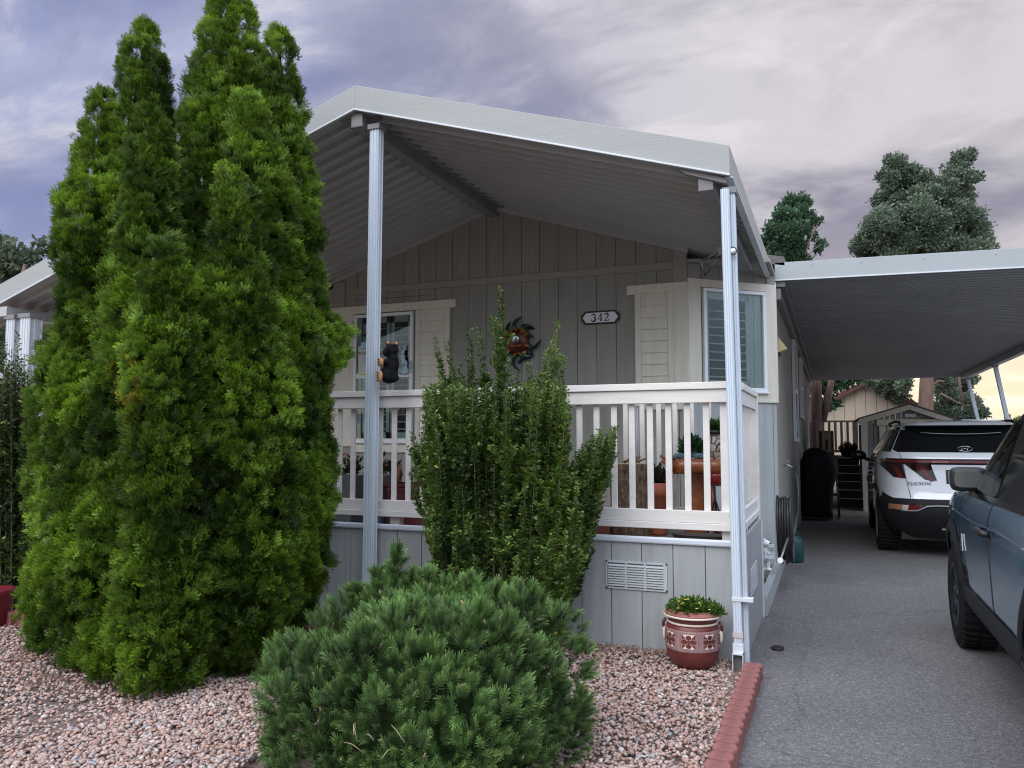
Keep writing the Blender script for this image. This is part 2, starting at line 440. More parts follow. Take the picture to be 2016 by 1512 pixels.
# where the bushes stand, only their rim needs stones
def in_disc(p, c, r): return ((p[:, 0] - c[0]) ** 2 + (p[:, 1] - c[1]) ** 2) < r * r
keep &= ~in_disc(P2, (-4.35, 4.35), .75) & ~in_disc(P2, (-3.2, 4.6), .6) & ~in_disc(P2, (-2.0, 2.95), .5) & ~((P2[:, 1] > 5.52) & (P2[:, 0] > -7.0))
keep &= ~((P2[:, 0] < -6.6) & (P2[:, 1] > 4.45))
P2 = P2[keep]
n = len(P2)
size = rng.uniform(.0065, .0145, n) * rng.choice([1, 1, 1, 1.28], n)
sh = np.stack([size * rng.uniform(.9, 1.4, n), size * rng.uniform(.7, 1.0, n), size * rng.uniform(.45, .75, n)], 1)
V = iv[None] * (1 + rng.normal(0, .10, (n, len(iv), 1)))
V = V * sh[:, None]
M_ = rotmats(rng.uniform(0, 6.28, n), rng.normal(0, .35, n), rng.normal(0, .35, n))
V = np.einsum('nij,nkj->nki', M_, V)
zz_ = rng.uniform(.0, .022, n) + 0.012 * np.sin(P2[:, 0] * 2.1) * np.sin(P2[:, 1] * 2.7)
zz_ -= .02 * np.clip((P2[:, 0] + .75) / .15, 0, 1)
V += np.stack([P2[:, 0], P2[:, 1], zz_ + .012], 1)[:, None]
pal = np.array([[.50, .33, .27], [.55, .40, .34], [.62, .48, .42], [.44, .28, .22], [.66, .58, .52], [.38, .36, .37], [.58, .36, .27], [.50, .45, .42], [.72, .66, .62], [.30, .25, .24]])
wts = np.array([.24, .24, .12, .13, .05, .05, .10, .05, .012, .02])
Cc = pal[rng.choice(len(pal), n, p=wts / wts.sum())] * rng.uniform(.66, 1.0, (n, 1)) * .92
o = merged('gravel', V, jf, Cc, M_STONE, origin=(0, 0, 0)); o['kind'] = 'stuff'
# bed of smaller fill between the stones
g = MB(); g.add([(-9.5, .5, .004), (-.56, .5, .004), (-.56, 5.56, .004), (-9.5, 5.56, .004)], [(0, 1, 2, 3)])
m = mat('gravel_bed', (0.30, 0.21, 0.18), 0.95, col2=(0.12, 0.08, 0.065), vscale=70, bump=1.0, bscale=90, bdist=.02)
structure('gravel_bed', g, m)
# rusty needle litter under the bushes
lv = np.array([[-.5, -.03, 0], [.5, -.03, 0], [.5, .03, 0], [-.5, .03, 0]]); lf = [[0, 1, 2, 3]]
def ring(c, r, w, n): 
    a = rng.uniform(0, 6.28, n); q = r + rng.normal(0, w, n); return np.stack([c[0] + np.cos(a) * q, c[1] + np.sin(a) * q], 1)
L2 = np.concatenate([ring((-4.4, 4.4), .98, .09, 2600), ring((-3.3, 4.5), .72, .10, 2200), ring((-2.0, 2.95), .78, .1, 1400), ring((-1.6, 5.3), .30, .2, 900), np.stack([rng.uniform(-2.6, -.75, 1200), rng.normal(5.47, .07, 1200)], 1), np.stack([rng.normal(-.46, .07, 260), rng.uniform(5.1, 9.0, 260)], 1)])
L2 = L2[~((L2[:, 1] > 5.53) & (L2[:, 0] < -.56))]
n = len(L2); V = lv[None] * rng.uniform(.02, .06, (n, 1, 1)) 
V = np.einsum('nij,nkj->nki', rotmats(rng.uniform(0, 6.28, n), rng.normal(0, .2, n), rng.normal(0, .2, n)), V) + np.stack([L2[:, 0], L2[:, 1], rng.uniform(.028, .04, n)], 1)[:, None]
V[-260:, :, 2] -= .028
Cc = np.array([.24, .11, .065])[None] * rng.uniform(.5, 1.5, (n, 1))
M_LIT = mat('dead_needles', (.2, .1, .06), .9, attr='tone')
o = merged('needle_litter', V, lf, Cc, M_LIT, origin=(0, 0, 0)); o['kind'] = 'stuff'

# ------------------------------------------------------------------ scalloped red edging blocks
M_EDGE = mat('red_concrete_block', (0.27, 0.105, 0.095), 0.9, var=0.32, vscale=14, bump=0.6, bscale=90)
def edger(x, y, rz=0.0, label=None, group='red scalloped blocks edging the gravel'):
    mb = MB(); w, l, h = .045, .101, .085
    # plan outline: a flat block with rounded scalloped ends
    out = []
    for k in range(11):
        t = -math.pi / 2 + math.pi * k / 10; out.append((w * .80 + .022 * math.cos(t) * 1.0, l / 2 * .93 * math.sin(t)))
    for k in range(11):
        t = math.pi / 2 + math.pi * k / 10; out.append((-w * .80 + .022 * math.cos(t), l / 2 * .93 * math.sin(t)))
    c, s = math.cos(rz), math.sin(rz)
    mb.prism([(x + c * a - s * b, y + s * a + c * b, -.02) for a, b in out], (0, 0, h + .02))
    o = mb.build('edging_block', M_EDGE, bevel=.010)
    return tag(o, label or 'red scalloped concrete block in the row edging the gravel beside the asphalt', 'edging block', group)
y = 5.19
first = None; k = 0
while y > 1.3:
    lab = 'red scalloped edging block at the foot of the white post' if k == 0 else None
    o = edger(-.492 + random.uniform(-.004, .004), y, random.uniform(-.03, .03), label=lab)
    y -= .108; k += 1
for k in range(5):
    p = at(-62 + 26 * k, 1236, Z=0.0)
    mb = MB(); 
    hw = .062
    out = [(hw * math.cos(t), .045 * math.sin(t)) for t in [math.pi * 2 * q / 16 for q in range(16)]]
    mb.prism([(p.x - hw, p.y - .03, -.02), (p.x + hw, p.y - .03, -.02), (p.x + hw, p.y - .03, .10)] + [(p.x + hw * math.cos(t), p.y - .03, .10 + .035 * math.sin(t)) for t in [math.pi * q / 8 for q in range(1, 8)]] + [(p.x - hw, p.y - .03, .10)], (0, .06, 0))
    o = mb.build('edging_block', M_EDGE, bevel=.006)
    tag(o, 'red round-topped edging block standing upright below the left hedge', 'edging block', 'upright red blocks below the hedge')
# flattened dark can on the asphalt
p = at(1531, 1277, Z=0); mb = MB(); mb.lathe([(.0, .0), (.028, .001), (.034, .006), (.03, .012), (.0, .010)], p, 14, sx=1.35, sy=1.9)
mb.box(p.x - .02, p.x + .015, p.y - .012, p.y + .01, .010, .014)
tag(mb.build('crushed_can', M_BLACK), 'small flattened black lid lying on the asphalt near the post', 'lid')

# ================================================================== house
HX0, HX1, HY, CX, CY = -5.79, -1.36, 8.20, .815, .75       # front plane and the chamfer
HXR = -.545; HXL = HX0 - CX
RX, RZ, SL = -3.575, 4.208, .316                          # patio roof ridge and slope
def rz_(x): return RZ - SL * abs(x - RX)
house = thing('house', 'taupe and grey manufactured home with cream shutters and low gable above the porch', 'house', (RX, HY, 0))
def siding(name, P, Q, z0, zt, m, parent, pitch=.2215, off=0.0, gap=.0065, th=.011, out=None):
    """board siding from P to Q (plan points), z0 to zt(s) with s along; boards stand proud of a dark backing"""
    P = Vector((*P, 0)); Q = Vector((*Q, 0)); d = (Q - P); L = d.length; d.normalize(); nrm = Vector((d.y, -d.x, 0)) if out is None else Vector(out)
    mb = MB(); s = -off
    fz = zt if callable(zt) else (lambda s: zt)
    kinks = []
    while s < L:
        a, b = max(0, s + gap / 2), min(L, s + pitch - gap / 2)
        if b - a > .01:
            segs = [a, b]
            mid = (RX - P.x) / d.x if abs(d.x) > .1 and callable(zt) else -1
            if a < mid < b: segs = [a, mid, b]
            poly = [P + d * a + Vector((0, 0, z0)), P + d * b + Vector((0, 0, z0))] + [P + d * q + Vector((0, 0, fz(q))) for q in reversed(segs)]
            mb.prism(poly, nrm * th)
        s += pitch
    mb.mi = 1
    n = 12; bs = [L * i / n for i in range(n + 1)]
    if callable(zt): 
        bs.append((RX - P.x) / d.x); bs.sort()
    for a, b in zip(bs[:-1], bs[1:]):
        if b - a > 1e-4: mb.prism([P + d * a + Vector((0, 0, z0)), P + d * b + Vector((0, 0, z0)), P + d * b + Vector((0, 0, fz(b))), P + d * a + Vector((0, 0, fz(a)))], nrm * -.04)
    return mb.build(name, [m, M_BACK], parent)
ZLOW = 1.88
# the lower grey part and the taupe gable above it. Front
siding('lower_wall', (HX0, HY), (HX1, HY), 0, ZLOW, M_SIDE, house, off=.1)
siding('upper_wall', (HX0, HY), (HX1, HY), ZLOW, lambda s: rz_(HX0 + s) - .03, M_SIDE, house, off=.1)
for sx, (a, b) in ((1, ((HX1, HY), (HXR, HY + CY))), (-1, ((HXL, HY + CY), (HX0, HY)))):
    siding('lower_wall', a, b, 0, 1.90, M_SKIRT, house, off=.05)
    siding('upper_wall', a, b, 1.90, 3.36, M_SIDE, house, off=.05)
# long side walls
siding('side_wall', (HXR, HY + CY), (HXR, 23.2), 0, 3.3, mat('siding_side_wall', (0.30, 0.285, 0.26), 0.78, var=0.06, vscale=2, bump=0.4, bscale=25, stretch=(4, 4, .35)), house, pitch=.4, gap=.006, th=.006)
mb = MB(); mb.box(HXL - .01, HXL, HY + CY, 23.2, 0, 3.3); mb.box(HXL, HXR, 23.1, 23.2, 0, 3.3); mb.build('back_wall', M_SIDE, house)
# house roof behind the gable
mb = MB()
for s in (-1, 1):
    mb.prism([(RX, 9.05, 4.05), (RX + s * 3.15, 9.05, 4.05 - 3.15 * .2), (RX + s * 3.15, 9.05, 4.05 - 3.15 * .2 + .10), (RX, 9.05, 4.15)], (0, 14.3, 0))
mb.build('roof', mat('roof_shingle', (.12, .115, .11), .9, var=.2, vscale=20), house)
# boxed soffit over the cut corner
M_SOF = mat('soffit_board', (.36, .35, .32), .7)
for s in (1, -1):
    mb = MB(); x0 = HX1 if s > 0 else HX0; x1 = HXR if s > 0 else HXL
    mb.prism([(x0, HY - .0, 3.36), (x1 + s * .02, HY + .0, 3.29), (x1 + s * .02, 9.0, 3.29), (x1, 9.0, 3.36)], (0, 0, .035)); mb.build('soffit', M_SOF, house)

def ztrim(parent, name, P, Q, a, b, z0, z1, th=.022, m=M_CREAM, base=.011, bev=.003):
    """a flat trim board on the wall plane P-Q between distances a and b and heights z0 and z1"""
    P = Vector((*P, 0)); Q = Vector((*Q, 0)); d = (Q - P).normalized(); nrm = Vector((d.y, -d.x, 0))
    mb = MB(); mb.prism([P + d * a + nrm * base + Vector((0, 0, z0)), P + d * b + nrm * base + Vector((0, 0, z0)), P + d * b + nrm * base + Vector((0, 0, z1)), P + d * a + nrm * base + Vector((0, 0, z1))], nrm * th)
    return mb.build(name, m, parent, bevel=bev)
FP, FQ = (HX0, HY), (HX1, HY)
RP, RQ = (HX1, HY), (HXR, HY + CY)
LP, LQ = (HXL, HY + CY), (HX0, HY)
fx = lambda x: x - HX0
# taupe band board across the gable and the corner boards that run up above the trim
M_TAUPB = mat('taupe_board', (0.315, 0.295, 0.265), 0.72, var=0.06, vscale=4, bump=.4, bscale=40, stretch=(.4, 4, 4))
ztrim(house, 'band_board', FP, FQ, fx(-5.50), fx(-1.50), 3.292, 3.368, m=M_TAUPB)
ztrim(house, 'corner_board', FP, FQ, fx(-1.50), fx(HX1) + .006, 3.145, 3.50, m=M_TAUPB)
ztrim(house, 'corner_board', RP, RQ, -.008, .13, 3.184, 3.34, m=M_TAUPB, th=.020)
ztrim(house, 'corner_board', FP, FQ, 0, fx(-5.62), 3.145, 3.46, m=M_TAUPB)
ztrim(house, 'corner_board', RP, RQ, 1.0, 1.108, 3.184, 3.29, m=M_TAUPB, th=.020)
ztrim(house, 'raked_trim', FP, FQ, fx(-5.50), fx(-4.42), 3.218, 3.224, m=M_BACK, th=.004)
# cream shutters (louvred boards) - right, beside the corner
def shutter(x0, x1, z0, z1, npan):
    s_ = MB()
    s_.box(x0, x0 + .065, HY - .036, HY - .011, z0, z1); s_.box(x1 - .065, x1, HY - .036, HY - .011, z0, z1)
    s_.box(x0 + .065, x1 - .065, HY - .024, HY - .011, z0, z1)
    o = s_.build('shutter', M_CREAM, house, bevel=.003)
    lv_ = MB(); h = (z1 - z0 - .03) / npan
    for k in range(npan):
        a = z0 + .015 + k * h
        lv_.prism([(x0 + .067, HY - .0245, a + .006), (x0 + .067, HY - .036, a + .008), (x0 + .067, HY - .0265, a + h - .004), (x0 + .067, HY - .0245, a + h - .004)], (x1 - x0 - .134, 0, 0))
    lv_.build('louvre', M_CREAM, o)
shutter(-1.915, -1.50, 1.885, 3.045, 9)
ztrim(house, 'shutter_post', FP, FQ, fx(-1.50), fx(HX1) + .010, 1.885, 3.145, th=.027)
ztrim(house, 'head_trim', FP, FQ, fx(-2.0), fx(-1.50), 3.045, 3.145, th=.030)
ztrim(house, 'sill_trim', FP, FQ, fx(-1.95), fx(HX1) + .004, 1.80, 1.885, th=.022)
shutter(-4.60, -4.14, 1.42, 3.045, 12)
ztrim(house, 'head_trim', FP, FQ, 0, fx(-4.06), 3.045, 3.145, th=.030)
ztrim(house, 'window_surround', FP, FQ, fx(-5.79), fx(-5.475), 1.40, 3.045, th=.026)
ztrim(house, 'window_surround', FP, FQ, fx(-5.475), fx(-4.60), 1.33, 1.445, th=.026)
# chamfer (right): cream surround of its window
L = math.hypot(CX, CY)
ztrim(house, 'window_surround', RP, RQ, -.012, .145, 1.885, 3.184, th=.024)
ztrim(house, 'window_surround', RP, RQ, .975, L + .012, 1.885, 3.184, th=.024)
ztrim(house, 'window_surround', RP, RQ, .145, .975, 3.10, 3.184, th=.024)
ztrim(house, 'window_surround', RP, RQ, .145, .975, 1.885, 1.99, th=.024)
ztrim(house, 'window_surround', LP, LQ, L - .15, L + .01, 1.40, 3.145, th=.024)
ztrim(house, 'window_surround', LP, LQ, 0, .15, 1.40, 3.145, th=.024)
ztrim(house, 'corner_board', (HXR, HY + CY), (HXR, 20), .0, .10, 1.89, 3.22, m=M_CREAM, th=.015)
for k in range(11): mb = MB(); mb.box(HXR + .016, HXR + .024, HY + CY + .008, HY + CY + .095, 1.93 + k * .115, 1.94 + k * .115); mb.build('siding_clip', M_BACK, house)
def window(P, Q, a, b, z0, z1, rail=None, m_glass=M_GLASS, panels=(), parent=house, depth=.28):
    """vinyl window: flat dark sheet for the unlit room, frame, pane, interior louvred shutters"""
    P = Vector((*P, 0)); Q = Vector((*Q, 0)); d = (Q - P).normalized(); nrm = Vector((d.y, -d.x, 0))
    def pt(s, z, o): return P + d * s + nrm * o + Vector((0, 0, z))
    def bar(mb, s0, s1, za, zb, o0, o1): mb.prism([pt(s0, za, o0), pt(s1, za, o0), pt(s1, zb, o0), pt(s0, zb, o0)], nrm * (o1 - o0))
    f = MB(); w = .038
    bar(f, a, b, z0, z0 + w, .012, .060); bar(f, a, b, z1 - w, z1, .012, .060); bar(f, a, a + w, z0 + w, z1 - w, .012, .060); bar(f, b - w, b, z0 + w, z1 - w, .012, .060)
    bar(f, a - .02, b + .02, z0 - .02, z0, .012, .075)
    if rail: bar(f, a + w, b - w, rail - .035, rail + .03, .014, .052)
    fr = f.build('window', M_VINYL, parent, bevel=.004)
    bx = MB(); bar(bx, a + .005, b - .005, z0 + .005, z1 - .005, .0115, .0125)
    bx.build('unlit_room_sheet', M_DARKIN, fr)  # flat sheet, the shade of the room put into its colour
    sh_ = MB()
    for (s0, s1, kind) in panels:
        if kind == 'louvre':
            bar(sh_, s0, s0 + .045, z0 + w, z1 - w, .0135, .022); bar(sh_, s1 - .045, s1, z0 + w, z1 - w, .0135, .022)
            bar(sh_, s0, s1, z1 - w - .075, z1 - w, .0135, .022); bar(sh_, s0, s1, z0 + w, z0 + w + .075, .0135, .022)
            nl = int((z1 - z0 - .22) / .088)
            for k in range(nl):
                zc = z0 + w + .115 + k * .088
                c0 = pt(s0 + .045, zc, .0135); L_ = s1 - s0 - .09
                sh_.prism([c0, c0 + nrm * .016 - Vector((0, 0, .010)), c0 + nrm * .016 - Vector((0, 0, .004)), c0 + Vector((0, 0, .006))], d * L_)
        elif kind == 'curtain':
            n = int((s1 - s0) / .012)
            for k in range(n):
                u = s0 + (s1 - s0) * k / n
                o_ = .017 + .004 * math.sin(k * 2.1) + .002 * math.sin(k * .9)
                sh_.prism([pt(u, z0 + w, o_), pt(u + (s1 - s0) / n, z0 + w, .017 + .004 * math.sin((k + 1) * 2.1) + .002 * math.sin((k + 1) * .9)), pt(u + (s1 - s0) / n, z1 - w, .017 + .004 * math.sin((k + 1) * 2.1) + .002 * math.sin((k + 1) * .9)), pt(u, z1 - w, o_)], nrm * -.002)
        else: bar(sh_, s0, s1, z0 + w, z1 - w, .0135, .020)
    if panels: sh_.build('inside_shutter', M_SHUT, fr)
    pn = MB(); bar(pn, a + w * .9, b - w * .9, z0 + w * .9, z1 - w * .9, .034, .0355)
    pn.build('pane', m_glass, fr)
    return fr
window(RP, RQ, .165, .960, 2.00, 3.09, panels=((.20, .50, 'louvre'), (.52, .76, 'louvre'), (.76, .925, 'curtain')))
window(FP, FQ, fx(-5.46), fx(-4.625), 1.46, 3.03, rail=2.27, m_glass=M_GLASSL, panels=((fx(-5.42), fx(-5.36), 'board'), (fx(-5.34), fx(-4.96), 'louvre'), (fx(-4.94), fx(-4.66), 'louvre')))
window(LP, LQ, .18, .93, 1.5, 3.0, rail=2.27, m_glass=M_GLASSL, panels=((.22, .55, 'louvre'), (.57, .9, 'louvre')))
SP, SQ = (HXR, HY + CY), (HXR, 23.2)
sy = lambda y: y - HY - CY
for (a, b, z0, z1) in ((12.85, 13.95, 1.47, 3.06), (15.8, 17.0, 1.9, 3.06)):
    window(SP, SQ, sy(a), sy(b), z0, z1, rail=(z0 + z1) / 2)
# side wall eave beam of the carport is built with the carport
mb = MB(); mb.box(HXR, HXR + .05, 22.9, 23.2, 0, 3.2); mb.build('corner_board', M_VINYL, house)
# little yellow triangular lamp on the side wall
p = at(1531, 680, X=HXR)
lamp = thing('wall_lantern', 'small pale yellow wedge-shaped lantern on the side wall of the home', 'lantern', (HXR, p.y, p.z))
mb = MB(); mb.prism([(HXR + .006, p.y - .07, p.z - .09), (HXR + .11, p.y - .07, p.z - .05), (HXR + .006, p.y - .07, p.z + .10)], (0, .14, 0)); mb.build('shade', mat('yellowed_shade', (.62, .52, .28), .6), lamp, bevel=.004)
mb = MB(); mb.box(HXR + .004, HXR + .03, p.y - .02, p.y + .02, p.z - .13, p.z - .085); mb.build('bracket', M_BLACK, lamp)

# ================================================================== patio roof
pr = thing('patio_roof', 'white gabled metal patio roof with embossed fascia over the front porch', 'patio roof', (RX, 5.3, 0))
XR, XL, YF, YB = -.582, -8.35, 5.30, 9.05
FH = .215
def fasc(x0, x1):
    mb = MB(); mb.prism([(x0, YF, rz_(x0)), (x1, YF, rz_(x1)), (x1, YF, rz_(x1) + FH), (x0, YF, rz_(x0) + FH)], (0, .03, 0)); return mb.build('front_fascia', M_FASC, pr, bevel=.004)
fasc(RX, XR); fasc(XL, RX)
# rolled lower lip
for x0, x1 in ((RX, XR), (XL, RX)):
    mb = MB(); mb.beam((x0, YF - .004, rz_(x0) + .008), (x1, YF - .004, rz_(x1) + .008), .016, .014); mb.build('fascia_lip', M_ALU2, pr, bevel=.003)
mb = MB(); mb.box(XR - .03, XR, YF + .03, YB, rz_(XR), rz_(XR) + FH); mb.build('side_fascia', M_FASC2, pr, bevel=.004)
mb = MB(); mb.beam((XR - .01, YF + .03, rz_(XR) + .004), (XR - .01, YB, rz_(XR) + .004), .05, .012); mb.build('fascia_lip', M_ALU2, pr)
mb = MB(); mb.box(XL, XL + .03, YF + .03, YB, rz_(XL), rz_(XL) + FH); mb.build('side_fascia', M_FASC2, pr, bevel=.004)
# ribbed pans: trapezoid ribs running down the slope
for s, xe in ((1, XR - .03), (-1, XL + .03)):
    mb = MB(); y = YF + .03; pitch = .165
    prof = []
    while y < YB - .01:
        for dy, dz_ in ((0, 0), (.122, -.012), (.124, -.058), (.140, -.058), (.165, 0)):
            if y + dy <= YB: prof.append((y + dy, dz_))
        y += pitch
    n = len(prof)
    zo = .045
    vs = [(RX, a, RZ + zo + b) for a, b in prof] + [(xe, a, rz_(xe) + zo + b) for a, b in prof]
    vs += [(RX, a, RZ + zo + b + .004) for a, b in prof] + [(xe, a, rz_(xe) + zo + b + .004) for a, b in prof]
    mb.add(vs, [(i, i + 1, n + i + 1, n + i) for i in range(n - 1)] + [(2 * n + i, 3 * n + i, 3 * n + i + 1, 2 * n + i + 1) for i in range(n - 1)])
    # lapped seams on the flat part
    k = 0; y = YF + .03
    while y < YB - .17:
        if k % 2 == 0: mb.beam((RX, y + .05, RZ + zo - .004), (xe, y + .05, rz_(xe) + zo - .004), .012, .008)
        y += pitch; k += 1
    mb.build('roof_pan', M_PAN, pr)
    mb = MB(); mb.prism([(RX, YF + .03, RZ + .12), (xe, YF + .03, rz_(xe) + .12), (xe, YF + .03, rz_(xe) + .14), (RX, YF + .03, RZ + .14)], (0, YB - YF - .03, 0)); mb.build('roof_top', M_ALU2, pr)
# ridge beam: two boxed channels under the ridge
mb = MB(); mb.box(RX - .055, RX + .055, YF + .03, HY - .02, RZ - .13, RZ + .04); mb.build('ridge_beam', M_BEAM, pr, bevel=.006)
for s in (-1, 1):
    mb = MB(); mb.prism([(RX + s * .057, YF + .03, RZ - .03), (RX + s * .165, YF + .03, RZ - .06), (RX + s * .165, YF + .03, RZ - .025), (RX + s * .057, YF + .03, RZ + .03)], (0, HY - YF - .05, 0)); mb.build('beam_flange', M_BEAM, pr)
# wall ledgers against the gable
for s, xe in ((1, HX1 + .02), (-1, HX0)):
    mb = MB(); mb.prism([(RX, HY - .055, RZ - .055), (xe, HY - .055, rz_(xe) - .055), (xe, HY - .055, rz_(xe) + .04), (RX, HY - .055, RZ + .04)], (0, .04, 0)); mb.build('wall_ledger', M_PAN, pr)
# eave beams
mb = MB(); mb.box(-.80, -.70, YF + .05, 8.15, rz_(-.7) - .10, rz_(-.7) + .04); mb.build('eave_beam', M_BEAM, pr, bevel=.004)
mb = MB(); mb.box(-7.85, -7.72, YF + .0, YB, 2.74, 2.84); mb.build('eave_beam', M_PAN, pr, bevel=.004)
mb = MB(); mb.prism([(-1.0, YF + .03, rz_(-1.0) + .02), (XR - .03, YF + .03, rz_(XR)), (XR - .03, YF + .03, rz_(XR) - .035), (-.88, YF + .03, rz_(-.88) - .03)], (0, .06, 0)); mb.build('bracket', M_BEAM, pr)

# fluted posts
def post(name, base, top, w, label, m=M_ALU, flutes=3, group=None, d=None):
    """extruded aluminium post with rounded corners and flutes, base to top"""
    base = Vector(base); top = Vector(top); d = d or w
    t = thing(name, label, 'post', base, group=group)
    prof = []
    def side(a, b, nf):
        a = Vector(a); b = Vector(b); dd = b - a; L_ = dd.length; dd.normalize(); nn = Vector((dd.y, -dd.x))
        out_ = []
        for k in range(nf):
            u0 = L_ * (k + .22) / nf; u1 = L_ * (k + .78) / nf; dep = .007
            out_ += [a + dd * u0, a + dd * (u0 + .004) - nn * dep, a + dd * (u1 - .004) - nn * dep, a + dd * u1]
        return out_
    h, q, r_ = w / 2, d / 2, .008
    cor = [(-h, -q), (h, -q), (h, q), (-h, q)]
    pts_ = []
    for i in range(4):
        a = Vector(cor[i]); b = Vector(cor[(i + 1) % 4]); dd = (b - a).normalized()
        pts_.append(a + dd * r_); pts_ += side(a, b, flutes if i % 2 == 0 else 2); pts_.append(b - dd * r_)
    mb = MB(); n = len(pts_)
    vs = [base + Vector((p.x, p.y, 0)) for p in pts_] + [top + Vector((p.x, p.y, 0)) for p in pts_]
    mb.add(vs, [(i, (i + 1) % n, n + (i + 1) % n, n + i) for i in range(n)] + [tuple(range(n))[::-1], tuple(range(n, 2 * n))])
    mb.build('shaft', m, t)
    mb = MB(); mb.box(top.x - h - .012, top.x + h + .012, top.y - q - .01, top.y + q + .01, top.z - .03, top.z + .012); mb.build('top_bracket', M_BEAM, t)
    mb = MB(); mb.box(base.x - h - .008, base.x + h + .008, base.y - q - .008, base.y + q + .008, base.z, base.z + .012); mb.build('foot_plate', m, t)
    return t
PY = 5.40
b1 = at(726, 1200, Y=PY); t1 = at(742, 247, Y=PY)
slope1 = (t1.x - b1.x) / (t1.z - b1.z)
base1 = Vector((b1.x - slope1 * b1.z, PY, 0.0))
post('patio_post', base1, Vector((t1.x, PY, RZ - .13)), .088, 'tall fluted white post under the ridge, carrying the climbing bear')
b2 = at(1466, 1320, Y=5.38); t2 = at(1436.5, 360, Y=5.38)
post2 = post('patio_post', (b2.x, 5.38, 0), (t2.x, 5.38, 3.19), .068, 'fluted white corner post with a downspout fixed to it')
for x in (25, 53):
    p = at(x + (0 if x == 25 else 3), 640, Y=5.35)
    post('patio_post', (p.x, 5.38, 0), (p.x, 5.38, 2.74), .125 if x == 25 else .15, 'left of the paired white posts beyond the arborvitae' if x == 25 else 'right of the paired white posts beyond the arborvitae', flutes=4, m=M_ALU2)
# downspout
ds = thing('downspout', 'white ribbed downspout ending in an open elbow above the gravel', 'downspout', (b2.x - .07, 5.30, 0))
p0 = at(1427, 372, Y=5.315); p1 = at(1455, 1240, Y=5.315); 
mb = MB()
def spout(mb, a, b, w=.058, d=.04):
    a = Vector(a); b = Vector(b)
    prof = []
    for k in range(4):
        u = -w / 2 + w * k / 4; prof += [(u + .003, -d / 2), (u + w / 8, -d / 2 + .006), (u + w / 4 - .003, -d / 2)]
    prof += [(w / 2, -d / 2 + .008), (w / 2, d / 2), (-w / 2, d / 2), (-w / 2, -d / 2 + .008)]
    n = len(prof); vs = [a + Vector((x, y, 0)) for x, y in prof] + [b + Vector((x, y, 0)) for x, y in prof]
    mb.add(vs, [(i, (i + 1) % n, n + (i + 1) % n, n + i) for i in range(n)])
lowp = at(1454, 1282, Y=5.315)
spout(mb, lowp, Vector((p0.x, 5.315, 3.18)))
mb.build('pipe', M_ALU, ds)
q = lowp
mb = MB(); w_, h0, h1 = .034, q.z - .13, q.z
for (x0, x1, z0, z1) in ((-w_, -w_ + .005, h0, h1), (w_ - .005, w_, h0, h1), (-w_, w_, h1 - .012, h1), (-w_, w_, h0, h0 + .006)):
    mb.prism([(q.x + x0, 5.255, z0), (q.x + x1, 5.255, z0), (q.x + x1, 5.255, z1), (q.x + x0, 5.255, z1)], (0, .075, 0))
mb.box(q.x - w_, q.x + w_, 5.290, 5.345, q.z - .004, q.z + .05)
mb.build('elbow', M_ALU2, ds, bevel=.002)
mb = MB(); mb.box(q.x - w_ + .005, q.x + w_ - .005, 5.318, 5.328, h0 + .006, h1 - .012); mb.build('mouth_plate', mat('pipe_mouth_shade', (.16, .17, .16), .7), ds)  # plate coloured dark for the shade inside the elbow
mb = MB(); mb.box(q.x - .034, q.x + .10, 5.290, 5.35, q.z + .32, q.z + .345); mb.build('strap', M_ALU2, ds, bevel=.002)
mb = MB(); mb.box(q.x - .032, q.x + .032, 5.290, 5.294, q.z + .09, q.z + .125); mb.build('label_tape', mat('faded_tape', (.52, .46, .44), .8), ds)

# ================================================================== porch deck and skirt
deck = thing('porch_deck', 'raised porch deck closed in below with grey painted skirting boards', 'deck', (-3.5, 5.55, 0))
SX0, SX1, SY = -7.9, -.60, 5.556
siding('skirting', (SX0, SY), (SX1 + .02, SY), 0, .755, M_SKIRT, deck, pitch=.2225, off=.045)
siding('side_skirting', (SX1 + .022, SY - .01), (SX1 + .022, 6.98), 0, .785, mat('side_skirt_grey', (.36, .365, .375), .75, var=.06, bump=.5, bscale=30, stretch=(4, 4, .35)), deck, pitch=.5, gap=.008)
mb = MB(); mb.box(SX0, SX1 + .03, SY - .036, SY + .0, .757, .803); mb.build('cap_strip', mat('enamel_cap', (.60, .64, .70), .3), deck, bevel=.012)
mb = MB(); mb.box(SX1 + .012, SX1 + .036, SY, 6.98, .785, .825); mb.build('side_cap', M_SKIRT, deck, bevel=.004)
mb = MB(); mb.box(SX1 + .034, SX1 + .046, 6.95, 7.0, 0, .79); mb.build('end_strip', M_ALU2, deck)
mb = MB(); mb.box(SX0, SX1 + .01, SY + .002, 6.97, .68, .745); mb.box(SX0, HX1, 6.97, 8.18, .68, .745); mb.build('deck_floor', M_WOODDECK, deck)
